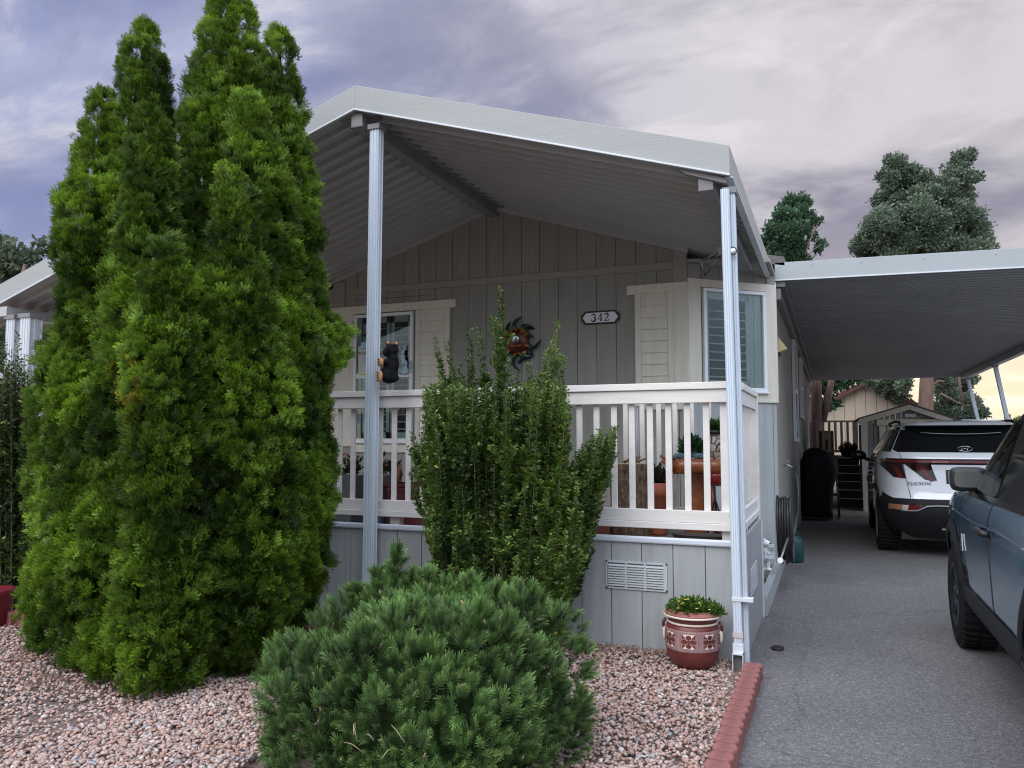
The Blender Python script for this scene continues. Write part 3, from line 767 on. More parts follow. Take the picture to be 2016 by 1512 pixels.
# louvred vents
def vent(x0, x1, z0, z1):
    v = MB(); yy = SY - .011
    bk = MB(); bk.box(x0 + .014, x1 - .014, yy - .006, yy - .0045, z0 + .014, z1 - .014); bk.build('vent_shade_sheet', mat('vent_shadow', (.10, .105, .11), .8), deck)  # dark sheet painted as the shade between the louvres
    v.box(x0, x1, yy - .004, yy, z0, z1); v.box(x0, x1, yy - .012, yy - .004, z1 - .012, z1); v.box(x0, x1, yy - .012, yy - .004, z0, z0 + .012)
    v.box(x0, x0 + .012, yy - .012, yy - .004, z0, z1); v.box(x1 - .012, x1, yy - .012, yy - .004, z0, z1)
    w = (x1 - x0 - .03) / 3
    for c in range(3):
        a = x0 + .02 + c * w
        nl = 9
        for k in range(nl):
            z = z0 + .022 + k * (z1 - z0 - .04) / nl
            v.prism([(a, yy - .007, z), (a, yy - .022, z - .001), (a, yy - .022, z + .003), (a, yy - .007, z + .013)], (w - .016, 0, 0))
        v.box(a + w - .016, a + w, yy - .014, yy - .004, z0, z1)
    v.build('vent_panel', mat('vent_enamel', (.50, .52, .53), .5), deck)
p = at(1194, 1102, Y=SY); q = at(1315, 1165, Y=SY); vent(p.x, q.x, q.z, p.z)
p = at(1482, 1103, X=SX1 + .034); q = at(1494, 1136, X=SX1 + .034)
mb = MB(); y0, y1 = 5.95, 6.45; z0, z1 = .36, .56
for i in range(9):
    for j in range(14):
        mb.box(SX1 + .034, SX1 + .042, y0 + (y1 - y0) * j / 14, y0 + (y1 - y0) * (j + .6) / 14, z0 + (z1 - z0) * i / 9, z0 + (z1 - z0) * (i + .55) / 9)
mb.build('mesh_vent', M_ALU2, deck)
# ledge in the corner behind the side skirting
mb = MB(); mb.prism([(-.60, 7.02, 0), (-.535, 7.02, 0), (-.535, 8.95, 0), (-.60, 8.95, 0)], (0, 0, .16)); mb.build('foundation_ledge', M_SKIRT, deck)

# ================================================================== railing: balusters on both faces, in turn
rl = thing('porch_railing', 'white painted wooden porch railing with boards on both faces', 'railing', (-3.6, 5.6, .86))
YO, YI = 5.600, 5.700
RZ0, RZ1 = .858, 1.898
def rbox(name, *a): mb = MB(); mb.box(*a); return mb.build(name, M_RAIL, rl, bevel=.004)
RXL, RXR = -7.6, -.615
rbox('top_rail', RXL, RXR + .03, YO - .025, YI + .055, 1.848, RZ1)
rbox('rail_board', RXL, RXR + .02, YO - .008, YO + .028, 1.752, 1.847)
rbox('bottom_rail', RXL, RXR + .03, YO - .022, YI + .05, RZ0, .905)
rbox('rail_board', RXL, RXR + .02, YO - .008, YO + .028, .906, .992)
pitch = (at(1390, 900, Y=YO).x - at(1207, 900, Y=YO).x) / 5.0
xb = at(1390, 900, Y=YO).x; k = 0
while xb - k * pitch > RXL:
    x = xb - k * pitch
    rbox('baluster', x - .023, x + .023, YO + .030, YO + .048, .907, 1.847)
    k += 1
rbox('rail_post', RXR - .105, RXR - .015, YO + .029, YO + .12, .75, 1.847)
for x in (-2.0, -3.35, -4.7, -6.0, -7.4): rbox('rail_foot', x - .045, x + .045, YO + .03, YO + .10, .746, .858)
# side run
sy1 = 6.90
rbox('side_top_rail', RXR - .045, RXR + .045, YI + .056, sy1, 1.848, RZ1)
rbox('side_rail_board', RXR - .002, RXR + .03, YO + .03, sy1, 1.742, 1.847)
rbox('side_bottom_rail', RXR - .04, RXR + .045, YO + .06, sy1, RZ0 + .0, .905)
rbox('side_rail_board', RXR - .002, RXR + .03, YO + .03, sy1, .906, .992)
for k in range(8):
    y = YO + .17 + k * .135
    rbox('baluster', RXR - .03, RXR - .012, y, y + .038, .907, 1.80)
rbox('rail_post', RXR - .05, RXR + .045, sy1, sy1 + .09, .70, 1.90)
rbox('rail_foot', RXR - .02, RXR + .03, 6.0, 6.05, .746, .858)

ir = thing('inner_railing', 'short second run of white railing standing behind the front rail at its right end', 'railing', (-1.3, 6.3, .75))
YR = 6.30
def ibox(name, *a): mb = MB(); mb.box(*a); return mb.build(name, M_RAIL, ir, bevel=.004)
xa_, xb_ = at(1225, 800, Y=YR).x, at(1432, 800, Y=YR).x
ibox('top_rail', xa_, xb_, YR - .03, YR + .05, 1.80, 1.84)
zb_ = at(1320, 1000, Y=YR).z
ibox('bottom_rail', xa_, xb_, YR - .02, YR + .03, zb_ - .03, zb_ + .01)
for q in (1232, 1264.7, 1297.4, 1329.5, 1362.2, 1396.6):
    c = at(q, 850, Y=YR).x; ibox('baluster', c - .020, c + .020, YR - .012, YR + .008, zb_ + .01, 1.80)
# ================================================================== carport
cp = thing('carport', 'long flat metal carport roof attached beside the home over the driveway', 'carport', (1.5, 9.05, 0))
def cz(x): return 3.255 - .0215 * (x + .55)
CXL, CXR, CYF, CYB = -.53, 3.55, 9.05, 23.6
mb = MB(); mb.prism([(CXL, CYF, cz(CXL)), (CXR, CYF, cz(CXR)), (CXR, CYF, cz(CXR) + .205), (CXL, CYF, cz(CXL) + .205)], (0, .03, 0)); mb.build('front_fascia', M_CFASC, cp, bevel=.004)
mb = MB(); mb.beam((CXL, CYF - .003, cz(CXL) + .006), (CXR, CYF - .003, cz(CXR) + .006), .012, .014); mb.build('fascia_lip', M_ALU2, cp)
for x in (-.47, -.15, .35, .95, 1.6, 2.3, 3.0):
    mb = MB(); mb.tube([(x, CYF - .003, cz(x) + .15), (x, CYF + .002, cz(x) + .15)], .007, 8); mb.build('screw', M_BEAM, cp)
mb = MB(); prof = []; y = CYF + .03
while y < CYB:
    for dy, dz_ in ((0, 0), (.128, 0), (.129, -.011), (.144, -.011), (.150, 0)): prof.append((y + dy, dz_))
    y += .15
n = len(prof); zo = .05
vs = [(CXL, a, cz(CXL) + zo + b) for a, b in prof] + [(CXR, a, cz(CXR) + zo + b) for a, b in prof] + [(CXL, a, cz(CXL) + zo + b + .004) for a, b in prof] + [(CXR, a, cz(CXR) + zo + b + .004) for a, b in prof]
mb.add(vs, [(i, i + 1, n + i + 1, n + i) for i in range(n - 1)] + [(2 * n + i, 3 * n + i, 3 * n + i + 1, 2 * n + i + 1) for i in range(n - 1)])
mb.build('roof_pan', M_CPAN, cp)
mb = MB(); mb.prism([(CXL, CYF + .03, cz(CXL) + .11), (CXR, CYF + .03, cz(CXR) + .11), (CXR, CYF + .03, cz(CXR) + .13), (CXL, CYF + .03, cz(CXL) + .13)], (0, CYB - CYF - .03, 0)); mb.build('roof_top', M_ALU2, cp)
mb = MB(); mb.box(3.30, 3.42, CYF + .03, CYB, cz(3.36) - .09, cz(3.36) + .046); mb.build('outer_beam', M_PAN, cp, bevel=.005)
mb = MB(); mb.box(CXR - .03, CXR, CYF + .03, CYB, cz(CXR), cz(CXR) + .2); mb.build('side_fascia', M_CFASC, cp)
mb = MB(); mb.box(CXL, CXR, CYB - .03, CYB, cz(1.5) - .08, cz(1.5) + .12); mb.build('rear_header', M_PAN, cp)
mb = MB(); mb.box(HXR + .01, HXR + .07, CYF + .03, CYB, 3.05, 3.17); mb.box(HXR + .01, HXR + .12, CYF + .03, CYB, 3.19, 3.28); mb.build('wall_rail', M_BEAM, cp)
for i, (xt, xb_, y) in enumerate(((3.36, 3.90, 23.3), (3.36, 3.84, 19.6))):
    lab = ('leaning white carport post farthest back, beside the shed', 'leaning white carport post nearer the camera, rightmost of the pair')[i]
    post('carport_post', (xb_, y, 0), (xt, y, cz(3.36) - .09), .085, lab, group=None)
# bits on the corner of the patio roof: hook bracket, clip lamp, bulb
pb = at(1415, 495, Y=5.40)
hk = thing('hanger_bracket', 'empty black triangular wire hanger bracket on the corner post', 'bracket', tuple(pb))
mb = MB(); a = at(1418, 496, Y=5.37); b = at(1380, 514, Y=5.37); c = at(1388, 543, Y=5.37)
mb.tube([a, b], .006, 6); mb.tube([b, c], .006, 6); mb.tube([c, at(1420, 501, Y=5.37)], .005, 6); mb.build('wire', M_BLACK, hk)
mb = MB(); mb.box(a.x - .01, a.x + .012, 5.34, 5.40, a.z - .03, a.z + .03); mb.build('clamp', M_BLACK, hk)
pb = at(1443, 494, Y=5.31)
kl = thing('clamp_light', 'tiny round glass clamp light near the top of the corner post', 'light', tuple(pb))
mb = MB(); mb.ball(pb, .018, 12, 8); mb.build('globe', M_VINYL, kl)
mb = MB(); mb.tube([pb + Vector((.024 * math.cos(t), -.0, .026 * math.sin(t))) for t in [i * .63 for i in range(11)]], .004, 6, caps=False); mb.build('ring', M_BLACK, kl)
# ================================================================== foliage
_ph = rng.uniform(0, 6.28, (3, 12)); _fr = rng.normal(0, 1, (3, 12, 3))
def vnoise(P, scale, oct_=0):
    """smooth pseudo-noise in -1..1 for points P (n,3)"""
    q = P * scale
    r = np.zeros(len(P))
    for k in range(12): r += np.sin(q @ _fr[oct_, k] + _ph[oct_, k])
    return r / 4.2
def frames(d, roll):
    """rotation matrices whose x axis is d, rolled by roll"""
    d = d / np.linalg.norm(d, axis=1, keepdims=True)
    ref = np.tile(np.array([0, 0, 1.0]), (len(d), 1)); ref[np.abs(d[:, 2]) > .95] = (1, 0, 0)
    a = np.cross(ref, d); a /= np.linalg.norm(a, axis=1, keepdims=True); b = np.cross(d, a)
    c, s = np.cos(roll)[:, None], np.sin(roll)[:, None]
    return np.stack([d, a * c + b * s, -a * s + b * c], axis=2)
def place(proto, pos, M, size, sy_=None):
    V = proto[None] * size[:, None, None]
    return np.einsum('nij,nkj->nki', M, V) + pos[:, None]
def leafmat(name, trans=.28, rough=.55, spec=.3):
    return mat(name, (.06, .12, .03), rough, attr='tone', trans=trans, spec=spec)

# --- arborvitae: flat lacy sprays
def spray_proto():
    v = []; f = []
    def kite(p, ang, L, w, zc=0.0):
        d = np.array([math.cos(ang), math.sin(ang), zc]); n_ = np.array([-math.sin(ang), math.cos(ang), 0])
        b = len(v); p = np.array(p, float)
        v.extend([p, p + d * L * .6 + n_ * w, p + d * L, p + d * L * .6 - n_ * w]); f.append([b, b + 1, b + 2, b + 3])
        return p, d, n_
    for a, L in ((0, 1.0), (.42, .86), (-.42, .88), (.85, .62), (-.82, .60)):
        p0 = np.array([.16 * math.cos(a), .16 * math.sin(a), 0]) if a else np.zeros(3)
        p, d, n_ = kite(p0, a, L - .14, .034, .06 * math.cos(3 * a))
        for k, u in enumerate((.38, .60, .80)):
            q = p0 + d * (L - .14) * u
            for s_ in (1, -1): kite(q, a + s_ * .62, (.26 - .05 * k) * L, .030, .07)
    return np.array(v), np.array(f)
SPV, SPF = spray_proto()
tipw = np.clip(SPV[:, 0], 0, 1)
M_ARB = leafmat('arborvitae_scale_leaf', .30, .6)
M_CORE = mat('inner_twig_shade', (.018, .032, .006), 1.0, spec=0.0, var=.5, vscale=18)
M_BARK = mat('grey_brown_bark', (.13, .095, .07), .95, var=.3, vscale=12, bump=1, bscale=30, stretch=(3, 3, .5), bdist=.02)

def spire_tab(D, rows):
    """rows (photo height, left, right) of one spire standing at distance D -> (z, x, y, r) in metres"""
    out = []
    for y, a, b in rows:
        c = at((a + b) / 2, y, D=D); r = (b - a) / 2 / FPX * D
        out.append((c.z, c.x, c.y, r))
    out.sort()
    # the axis stands at one distance: keep plan distance
    z = np.array([o[0] for o in out]); q = np.array([o[1:] for o in out])
    # extend to the ground
    if z[0] > .05: z = np.insert(z, 0, 0.0); q = np.insert(q, 0, q[0] * np.array([1, 1, .82]), axis=0)
    return z, q
def sp_at(tab, z):
    zt, q = tab
    return np.stack([np.interp(z, zt, q[:, k]) for k in range(3)], 1)
def inside(P, tab, grow=1.0, pad=0.0):
    q = sp_at(tab, P[:, 2]); d = np.hypot(P[:, 0] - q[:, 0], P[:, 1] - q[:, 1])
    return (d < q[:, 2] * grow - pad) & (P[:, 2] < tab[0][-1]) & (P[:, 2] > tab[0][0] - .1)
def arborvitae(name, label, spires, others, per_m2, base, seed, seedcol=(.0, .0, .0), spray=.074):
    g_ = np.random.default_rng(seed)
    t = thing(name, label, 'evergreen tree', base, group=None)
    allV = []; allC = []
    for si, tab in enumerate(spires):
        zt, q = tab
        zs = np.linspace(zt[0], zt[-1], 60); qq = sp_at(tab, zs); area = np.trapz(2 * math.pi * qq[:, 2], zs)
        n = int(area * per_m2)
        cdf = np.cumsum(qq[:, 2] + .05); cdf /= cdf[-1]
        z = np.interp(g_.uniform(0, 1, n), cdf, zs); th_ = g_.uniform(0, 2 * math.pi, n)
        c = sp_at(tab, z)
        out_ = np.stack([np.cos(th_), np.sin(th_), np.zeros(n)], 1)
        P = np.stack([c[:, 0], c[:, 1], z], 1) + out_ * c[:, 2:3]
        # lumps: big bulges, then tufts
        bump_ = .038 * vnoise(P * np.array([1, 1, .8]), 5.5, 0) + .050 * vnoise(P, 15, 1)
        taper = np.clip(c[:, 2] / .34, .12, 1)
        rad = c[:, 2] - .045 * taper + bump_ * taper - np.abs(g_.normal(0, .03, n)) * taper
        P = np.stack([c[:, 0], c[:, 1], z], 1) + out_ * np.maximum(rad, .01)[:, None]
        ok = np.ones(n, bool)
        for oi, o_ in enumerate(spires + others):
            if o_ is tab: continue
            ok &= ~inside(P, o_, 1.0, .09)
        tocam = -P + np.array([0, 0, 1.5]); tocam /= np.linalg.norm(tocam, axis=1, keepdims=True)
        facing = (tocam * out_).sum(1)
        ok &= (facing > -.35) | (g_.uniform(0, 1, n) < .35)
        ok &= P[:, 2] > .05
        P, out_, facing = P[ok], out_[ok], facing[ok]; n = len(P); hs = (P[:, 2] / 4.5)
        lump = vnoise(P * np.array([1, 1, .8]), 5.5, 0) * .6 + vnoise(P, 13, 1) * .5
        # each tuft carries several sprays fanned round an outward, upward axis
        K = 11
        axis = out_ + np.stack([g_.normal(0, .25, n), g_.normal(0, .25, n), .80 + .45 * hs + g_.normal(0, .28, n)], 1)
        tone = g_.normal(0, .13, n) + .30 * lump
        hue = g_.uniform(0, 1, n)
        for k in range(K):
            d = axis + g_.normal(0, .42, (n, 3))
            M_ = frames(d, g_.uniform(-math.pi, math.pi, n))
            s = spray * g_.uniform(.65, 1.2, n)
            V = place(SPV, P - d / np.linalg.norm(d, axis=1, keepdims=True) * s[:, None] * .45 + g_.normal(0, .018, (n, 3)), M_, s)
            b = np.clip(1.0 + tone + g_.normal(0, .15, n), .35, 1.9)
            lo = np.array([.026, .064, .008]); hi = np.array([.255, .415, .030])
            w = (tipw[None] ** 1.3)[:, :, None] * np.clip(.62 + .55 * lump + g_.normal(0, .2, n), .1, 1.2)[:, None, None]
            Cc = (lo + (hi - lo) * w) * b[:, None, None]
            # a few yellowed or browned tips
            brown = (vnoise(P, 2.3, 2) > 1.25) & (hue > .8)
            Cc[brown] = Cc[brown] * np.array([1.5, .85, .9])
            allV.append(V); allC.append(Cc)
    V = np.concatenate(allV); Cc = np.concatenate(allC)
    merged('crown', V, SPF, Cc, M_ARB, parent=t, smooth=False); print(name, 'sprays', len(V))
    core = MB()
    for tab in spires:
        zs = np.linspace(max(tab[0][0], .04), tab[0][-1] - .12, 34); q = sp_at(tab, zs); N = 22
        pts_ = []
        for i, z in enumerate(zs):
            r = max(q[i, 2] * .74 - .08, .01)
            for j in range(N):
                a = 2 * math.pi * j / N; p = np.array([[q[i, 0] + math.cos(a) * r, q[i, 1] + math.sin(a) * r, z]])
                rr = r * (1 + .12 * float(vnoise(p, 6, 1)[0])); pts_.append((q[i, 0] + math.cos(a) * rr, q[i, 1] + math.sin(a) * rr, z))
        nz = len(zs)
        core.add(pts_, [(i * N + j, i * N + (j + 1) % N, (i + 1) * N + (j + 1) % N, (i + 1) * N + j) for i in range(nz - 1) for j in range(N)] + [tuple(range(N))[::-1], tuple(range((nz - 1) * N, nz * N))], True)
    core.build('shade_core', M_CORE, t)  # solid dark hull, shade between the sprays put into its colour
    tr = MB(); b = Vector(base); tr.tube([b + Vector((0, 0, -.05)), b + Vector((.02, 0, .6)), b + Vector((0, .02, 1.6)), b + Vector((.02, 0, 3.2))], [.10, .085, .06, .02], 10); tr.build('trunk', M_BARK, t)
    return t
A_sp = [spire_tab(5.75, [(42, 279, 293), (60, 272, 302), (80, 260, 314), (110, 245, 328), (150, 234, 340), (180, 230, 346), (220, 222, 352), (300, 205, 356), (400, 190, 362), (600, 170, 368), (900, 150, 380), (1200, 150, 380), (1300, 190, 360)]),
        spire_tab(5.65, [(178, 196, 216), (200, 182, 234), (240, 170, 246), (300, 152, 265), (400, 135, 285), (480, 112, 288), (560, 100, 290), (660, 88, 292), (760, 78, 296), (950, 68, 300), (1100, 60, 300), (1190, 60, 290), (1260, 72, 275), (1310, 100, 240)]),
        spire_tab(4.95, [(212, 290, 312), (230, 276, 322), (262, 262, 335), (340, 240, 345), (440, 225, 358), (600, 205, 372), (800, 180, 385), (1000, 160, 395), (1180, 145, 390), (1310, 165, 365), (1385, 220, 340)]),
        spire_tab(4.62, [(452, 322, 340), (480, 300, 356), (540, 282, 372), (640, 262, 392), (800, 248, 410), (1000, 238, 420), (1200, 228, 430), (1340, 252, 410), (1400, 290, 380)]),
        spire_tab(5.2, [(600, 140, 160), (640, 124, 185), (720, 110, 220), (850, 98, 250), (1000, 88, 260), (1150, 82, 262), (1230, 90, 250), (1310, 120, 230), (1345, 160, 220)])]
A_sp.append(spire_tab(5.3, [(330, 262, 288), (380, 250, 320), (460, 235, 345), (560, 225, 355), (700, 180, 370), (900, 150, 380), (1100, 130, 380), (1280, 160, 350)]))
A_sp.append(spire_tab(5.0, [(760, 150, 175), (820, 130, 230), (950, 105, 260), (1150, 95, 280), (1290, 130, 260), (1350, 170, 240)]))
B_sp = [spire_tab(5.75, [(-25, 446, 462), (-8, 425, 478), (20, 412, 492), (70, 400, 504), (110, 385, 520), (150, 378, 530), (200, 364, 556), (300, 356, 585), (450, 352, 600), (700, 340, 630), (1000, 335, 640), (1180, 350, 620), (1290, 390, 580)]),
        spire_tab(5.7, [(58, 539, 556), (75, 528, 570), (110, 518, 582), (160, 506, 593), (220, 498, 604), (300, 490, 620), (400, 480, 634), (440, 472, 646), (520, 466, 640), (600, 462, 655), (660, 460, 670), (760, 458, 668), (880, 452, 660), (960, 450, 664), (1060, 450, 660), (1130, 452, 640), (1220, 455, 612), (1290, 475, 575)]),
        spire_tab(4.9, [(330, 440, 470), (380, 424, 500), (470, 408, 530), (620, 392, 560), (800, 378, 585), (1000, 372, 600), (1180, 378, 592), (1290, 400, 565), (1345, 430, 535)]),
        spire_tab(5.55, [(150, 372, 392), (190, 358, 402), (260, 354, 410), (360, 352, 420), (480, 350, 430), (600, 348, 430)])]
B_sp.append(spire_tab(5.35, [(180, 470, 500), (240, 458, 530), (340, 450, 575), (500, 450, 605), (700, 450, 632), (900, 450, 640), (1080, 450, 635), (1220, 470, 600)]))
B_sp.append(spire_tab(4.95, [(560, 330, 350), (640, 322, 400), (800, 320, 440), (1000, 330, 470), (1200, 350, 480), (1330, 390, 470)]))
ba = at(230, 1285, Z=0); bb = at(490, 1270, Z=0)
arborvitae('arborvitae', 'bushy bright green arborvitae nearest the left edge, its single tip standing over lower shoulders', A_sp, B_sp, 300, (ba.x, ba.y, 0), 5)
arborvitae('arborvitae', 'taller arborvitae touching the porch roof, topped by twin tips', B_sp, A_sp, 300, (bb.x, bb.y, 0), 6)

# --- boxleaf euonymus: upright stems with whorls of small glossy oval leaves
def leaf_proto():
    v = np.array([[0, 0, 0], [.45, .30, .10], [.45, 0, .0], [.45, -.30, .10], [1.0, 0, .04]])
    return v, np.array([[0, 2, 1], [0, 3, 2], [1, 2, 4], [2, 3, 4]])
LFV, LFF = leaf_proto()
M_EUO = leafmat('boxleaf_gloss', .18, .36, .5)
M_STEM = mat('pale_stem', (.15, .125, .085), .8, var=.2, vscale=20)
def boxleaf(name, label, stems, group=None, leaf=.026, seed=1, step=.0135, origin=None, hi=(.170, .280, .050), lo=(.022, .054, .014)):
    """stems: list of (base, tip, bare fraction, side shoots)"""
    g_ = np.random.default_rng(seed)
    t = thing(name, label, 'shrub', origin, group=group)
    pos = []; dr = []; ton = []; sz = []
    st = MB()
    for (b, e, bare, shoots, tn) in stems:
        b = Vector(b); e = Vector(e); mid = b.lerp(e, .5) + Vector(((b.x - e.x) * -.10, 0, -.05)) + Vector([g_.normal(0, .015) for _ in range(3)])
        L_ = (e - b).length; n = max(4, int(L_ / .06)); path = []
        for i in range(n + 1):
            u = i / n; path.append(b * (1 - u) ** 2 + mid * 2 * u * (1 - u) + e * u * u)
        st.tube(path, [.0055 * (1 - .75 * i / n) + .0008 for i in range(n + 1)], 5, caps=False)
        def run(path, u0, tn, width=1.0):
            p_ = np.array([q[:] for q in path]); seg = np.linalg.norm(np.diff(p_, axis=0), axis=1); cs = np.concatenate([[0], np.cumsum(seg)]); T = cs[-1]
            s = np.arange(T * u0, T, step / 2.2)
            s = s + g_.normal(0, .004, len(s)); s = np.clip(s, 0, T)
            q = np.stack([np.interp(s, cs, p_[:, k]) for k in range(3)], 1)
            tang = (p_[-1] - p_[max(0, len(p_) - 3)]); tang /= np.linalg.norm(tang)
            a = g_.uniform(0, 6.28, len(s))
            o_ = np.stack([np.cos(a), np.sin(a), g_.uniform(.15, .9, len(s))], 1)
            pos.append(q + o_ * .006); dr.append(o_); 
            tip = np.clip((s / T - .72) / .28, 0, 1) * .35
            ton.append(np.full(len(s), tn) + tip + g_.normal(0, .22, len(s))); sz.append(leaf * g_.uniform(.65, 1.15, len(s)) * (1 - .35 * np.clip((s / T - .85) / .15, 0, 1)))
        run(path, bare, tn)
        for k in range(shoots):
            u = g_.uniform(bare * .9, .86); i = int(u * n); p = path[i]
            a = g_.uniform(0, 6.28); l = g_.uniform(.06, .17)
            q = p + Vector((math.cos(a) * l * .62, math.sin(a) * l * .62, l * .9))
            run([p, p.lerp(q, .5) + Vector((0, 0, -.01)), q], .1, tn + g_.normal(0, .12))
            st.tube([p, q], [.003, .001], 4, caps=False)
    pos = np.concatenate(pos); dr = np.concatenate(dr); ton = np.concatenate(ton); sz = np.concatenate(sz); n = len(pos)
    V = place(LFV, pos, frames(dr, g_.normal(0, .5, n)), sz)
    f_ = np.clip(.38 + ton * .8 + .28 * vnoise(pos, 7, 1), 0, 1.3)[:, None]
    Cc = np.array(lo) + (np.array(hi) - np.array(lo)) * f_
    yl = g_.uniform(0, 1, n) > .965
    Cc[yl] = np.array([.26, .27, .05])
    merged('leaves', V, LFF, Cc * g_.uniform(.75, 1.25, (n, 1)), M_EUO, parent=t, smooth=False)
    st.build('stems', M_STEM, t)
    return t
g_ = np.random.default_rng(3)
D0 = 5.35
bc = at(1000, 1262, D=D0); bc.z = 0
stems = []
tips = [(855, 662), (880, 676), (925, 648), (922, 700), (943, 645), (968, 620), (985, 567), (978, 630), (1003, 706), (1042, 718), (1060, 727), (1097, 632), (1077, 690), (1098, 706), (1112, 703), (862, 700), (990, 600), (905, 720), (1020, 730), (1088, 668)]
for (x, y) in tips:
    e = at(x, y, D=D0 + g_.uniform(-.15, .25)); b = bc + Vector((g_.uniform(-.2, .2), g_.uniform(-.1, .15), 0))
    stems.append((b, e, .30, 12, g_.normal(0.0, .1)))
for k in range(150):
    x = g_.uniform(832, 1122); y = 752 + g_.uniform(0, 18) + (0 if x > 850 else 10); dd = g_.uniform(-.38, .38)
    e = at(x, y + g_.uniform(0, 90) * (g_.uniform() < .35), D=D0 + dd); b = bc + Vector(((x - 1000) * .0035 * .62 + g_.uniform(-.06, .06), dd * .55, 0))
    stems.append((b, e, .20 if g_.uniform() < .6 else .10, 17, g_.normal(-.02 - .1 * (dd > .1), .16)))
for k in range(26):      # the lobe leaning out to the right
    x = g_.uniform(1128, 1216); y = 905 - (x - 1128) * .85 + g_.uniform(-15, 30); y = max(y, 812); dd = g_.uniform(-.2, .3)
    e = at(x, y, D=D0 + dd); b = bc + Vector((g_.uniform(.10, .30), dd * .4, 0))
    stems.append((b, e, .28, 16, g_.normal(-.05, .13)))
for k in range(9):
    x = g_.uniform(808, 832); e = at(x, g_.uniform(852, 935), D=D0 + g_.uniform(-.1, .25)); stems.append((bc + Vector((-.22, 0, 0)), e, .42, 12, -.12))
for k in range(46):      # low filling growth
    x = g_.uniform(852, 1158); e = at(x, g_.uniform(950, 1130), D=D0 - g_.uniform(.15, .40)); stems.append((bc + Vector(((x - 1000) * .0035 * .7, -.15, 0)), e, .12, 14, g_.normal(.06, .16)))
boxleaf('boxleaf_shrub', 'upright dark green boxleaf shrub with long shoots, against the porch skirting', stems, seed=2, origin=(bc.x, bc.y, 0), step=.0056, leaf=.037)
# hedge at the far left, in front of the paired posts
D1 = 6.75; stems = []
for k in range(95):
    x = g_.uniform(-70, 60); dd = g_.uniform(-.25, .35); e = at(x, 715 + g_.uniform(-8, 120), D=D1 + dd); b = at(x * .8 + 5, 1215, D=D1 + dd * .6); b.z = 0
    stems.append((b, e, .10, 14, g_.normal(-.12, .12)))
for (x, y) in ((8, 672), (22, 690), (35, 655), (48, 700), (12, 640 + 50), (55, 735), (30, 700)):
    e = at(x, y, D=D1); b = at(x, 1215, D=D1); b.z = 0; stems.append((b, e, .2, 14, -.05))
bo = at(10, 1215, D=D1); bo.z = 0
boxleaf('boxleaf_shrub', 'narrow boxleaf hedge half hidden at the far left edge', stems, seed=4, origin=tuple(bo), leaf=.042, step=.012, hi=(.09, .15, .03), lo=(.02, .045, .016))

# --- mugo pine: bottle-brush shoots of stiff needles
def tuft_proto(seed, n=46):
    g_ = np.random.default_rng(seed); v = []; f = []
    for k in range(n):
        u = (k + .5) / n; a = k * 2.399963; spread = 1.05 - .42 * u
        d = np.array([math.cos(spread) , math.sin(spread) * math.cos(a), math.sin(spread) * math.sin(a)])
        if u > .93: d = np.array([1, .12 * math.cos(a), .12 * math.sin(a)]); d /= np.linalg.norm(d)
        p = np.array([-.25 + 1.0 * u, 0, 0]) + d * .02
        L_ = .45 * g_.uniform(.8, 1.1); w = .030
        s = np.cross(d, [0.3, .5, .8]); s /= np.linalg.norm(s)
        b = len(v); e = p + d * L_ + np.array([.10 * L_, 0, 0])
        v.extend([p - s * w, p + s * w, e + s * w * .45, e - s * w * .45]); f.append([b, b + 1, b + 2, b + 3])
    return np.array(v), np.array(f)
TP = [tuft_proto(s) for s in (1, 2, 3)]
M_PINE = leafmat('mugo_needle', .12, .45, .4)
pc_ = at(842, 1512, D=3.62); pc_.z = 0
mp = thing('mugo_pine', 'low rounded mugo pine with dense blue-green needles in the foreground gravel', 'shrub', tuple(pc_))
g_ = np.random.default_rng(9)
lobes = []
RXp, RYp, RZp = .655, .68, .67
def add_lobe(c, r): lobes.append((np.array(c), r))
for k in range(150):
    el = math.asin(((k + .5) / 150) ** 1.0 * .99); a = k * 2.399963 + g_.normal(0, .12)
    R_ = g_.uniform(.82, 1.0)
    add_lobe((pc_.x + RXp * R_ * math.cos(a) * math.cos(el), pc_.y + RYp * R_ * math.sin(a) * math.cos(el), .06 + RZp * R_ * math.sin(el)), g_.uniform(.06, .105))
for (x, y, r_, D) in ((690, 1215, .10, 3.95), (760, 1190, .11, 4.0), (640, 1255, .09, 3.8), (575, 1305, .10, 3.5), (880, 1190, .11, 4.0), (960, 1200, .11, 3.95), (1030, 1205, .11, 3.9), (1100, 1245, .10, 3.8), (555, 1390, .08, 3.25), (1125, 1300, .09, 3.75), (1120, 1400, .08, 3.55), (800, 1240, .11, 3.6), (545, 1330, .06, 3.4)):
    add_lobe(tuple(at(x, y, D=D)), r_)
pos = []; dr = []; tn = []
for ci, (c, r) in enumerate(lobes):
    n = int(4 * math.pi * r * r * 580)
    d = g_.normal(0, 1, (n, 3)); d /= np.linalg.norm(d, axis=1, keepdims=True); P = c + d * r * g_.uniform(.86, 1.06, (n, 1))
    ok = (P[:, 2] > .02)
    for cj, (c2, r2) in enumerate(lobes):
        if cj != ci: ok &= np.linalg.norm(P - c2, axis=1) > r2 * .86
    radial = P - np.array([pc_.x, pc_.y, .12]); radial /= np.linalg.norm(radial, axis=1, keepdims=True)
    ok &= (radial * d).sum(1) > -.25
    axis = d * .75 + radial * .3 + np.array([0, 0, .50])
    pos.append(P[ok]); dr.append(axis[ok]); tn.append(np.full(ok.sum(), g_.normal(0, .10)))
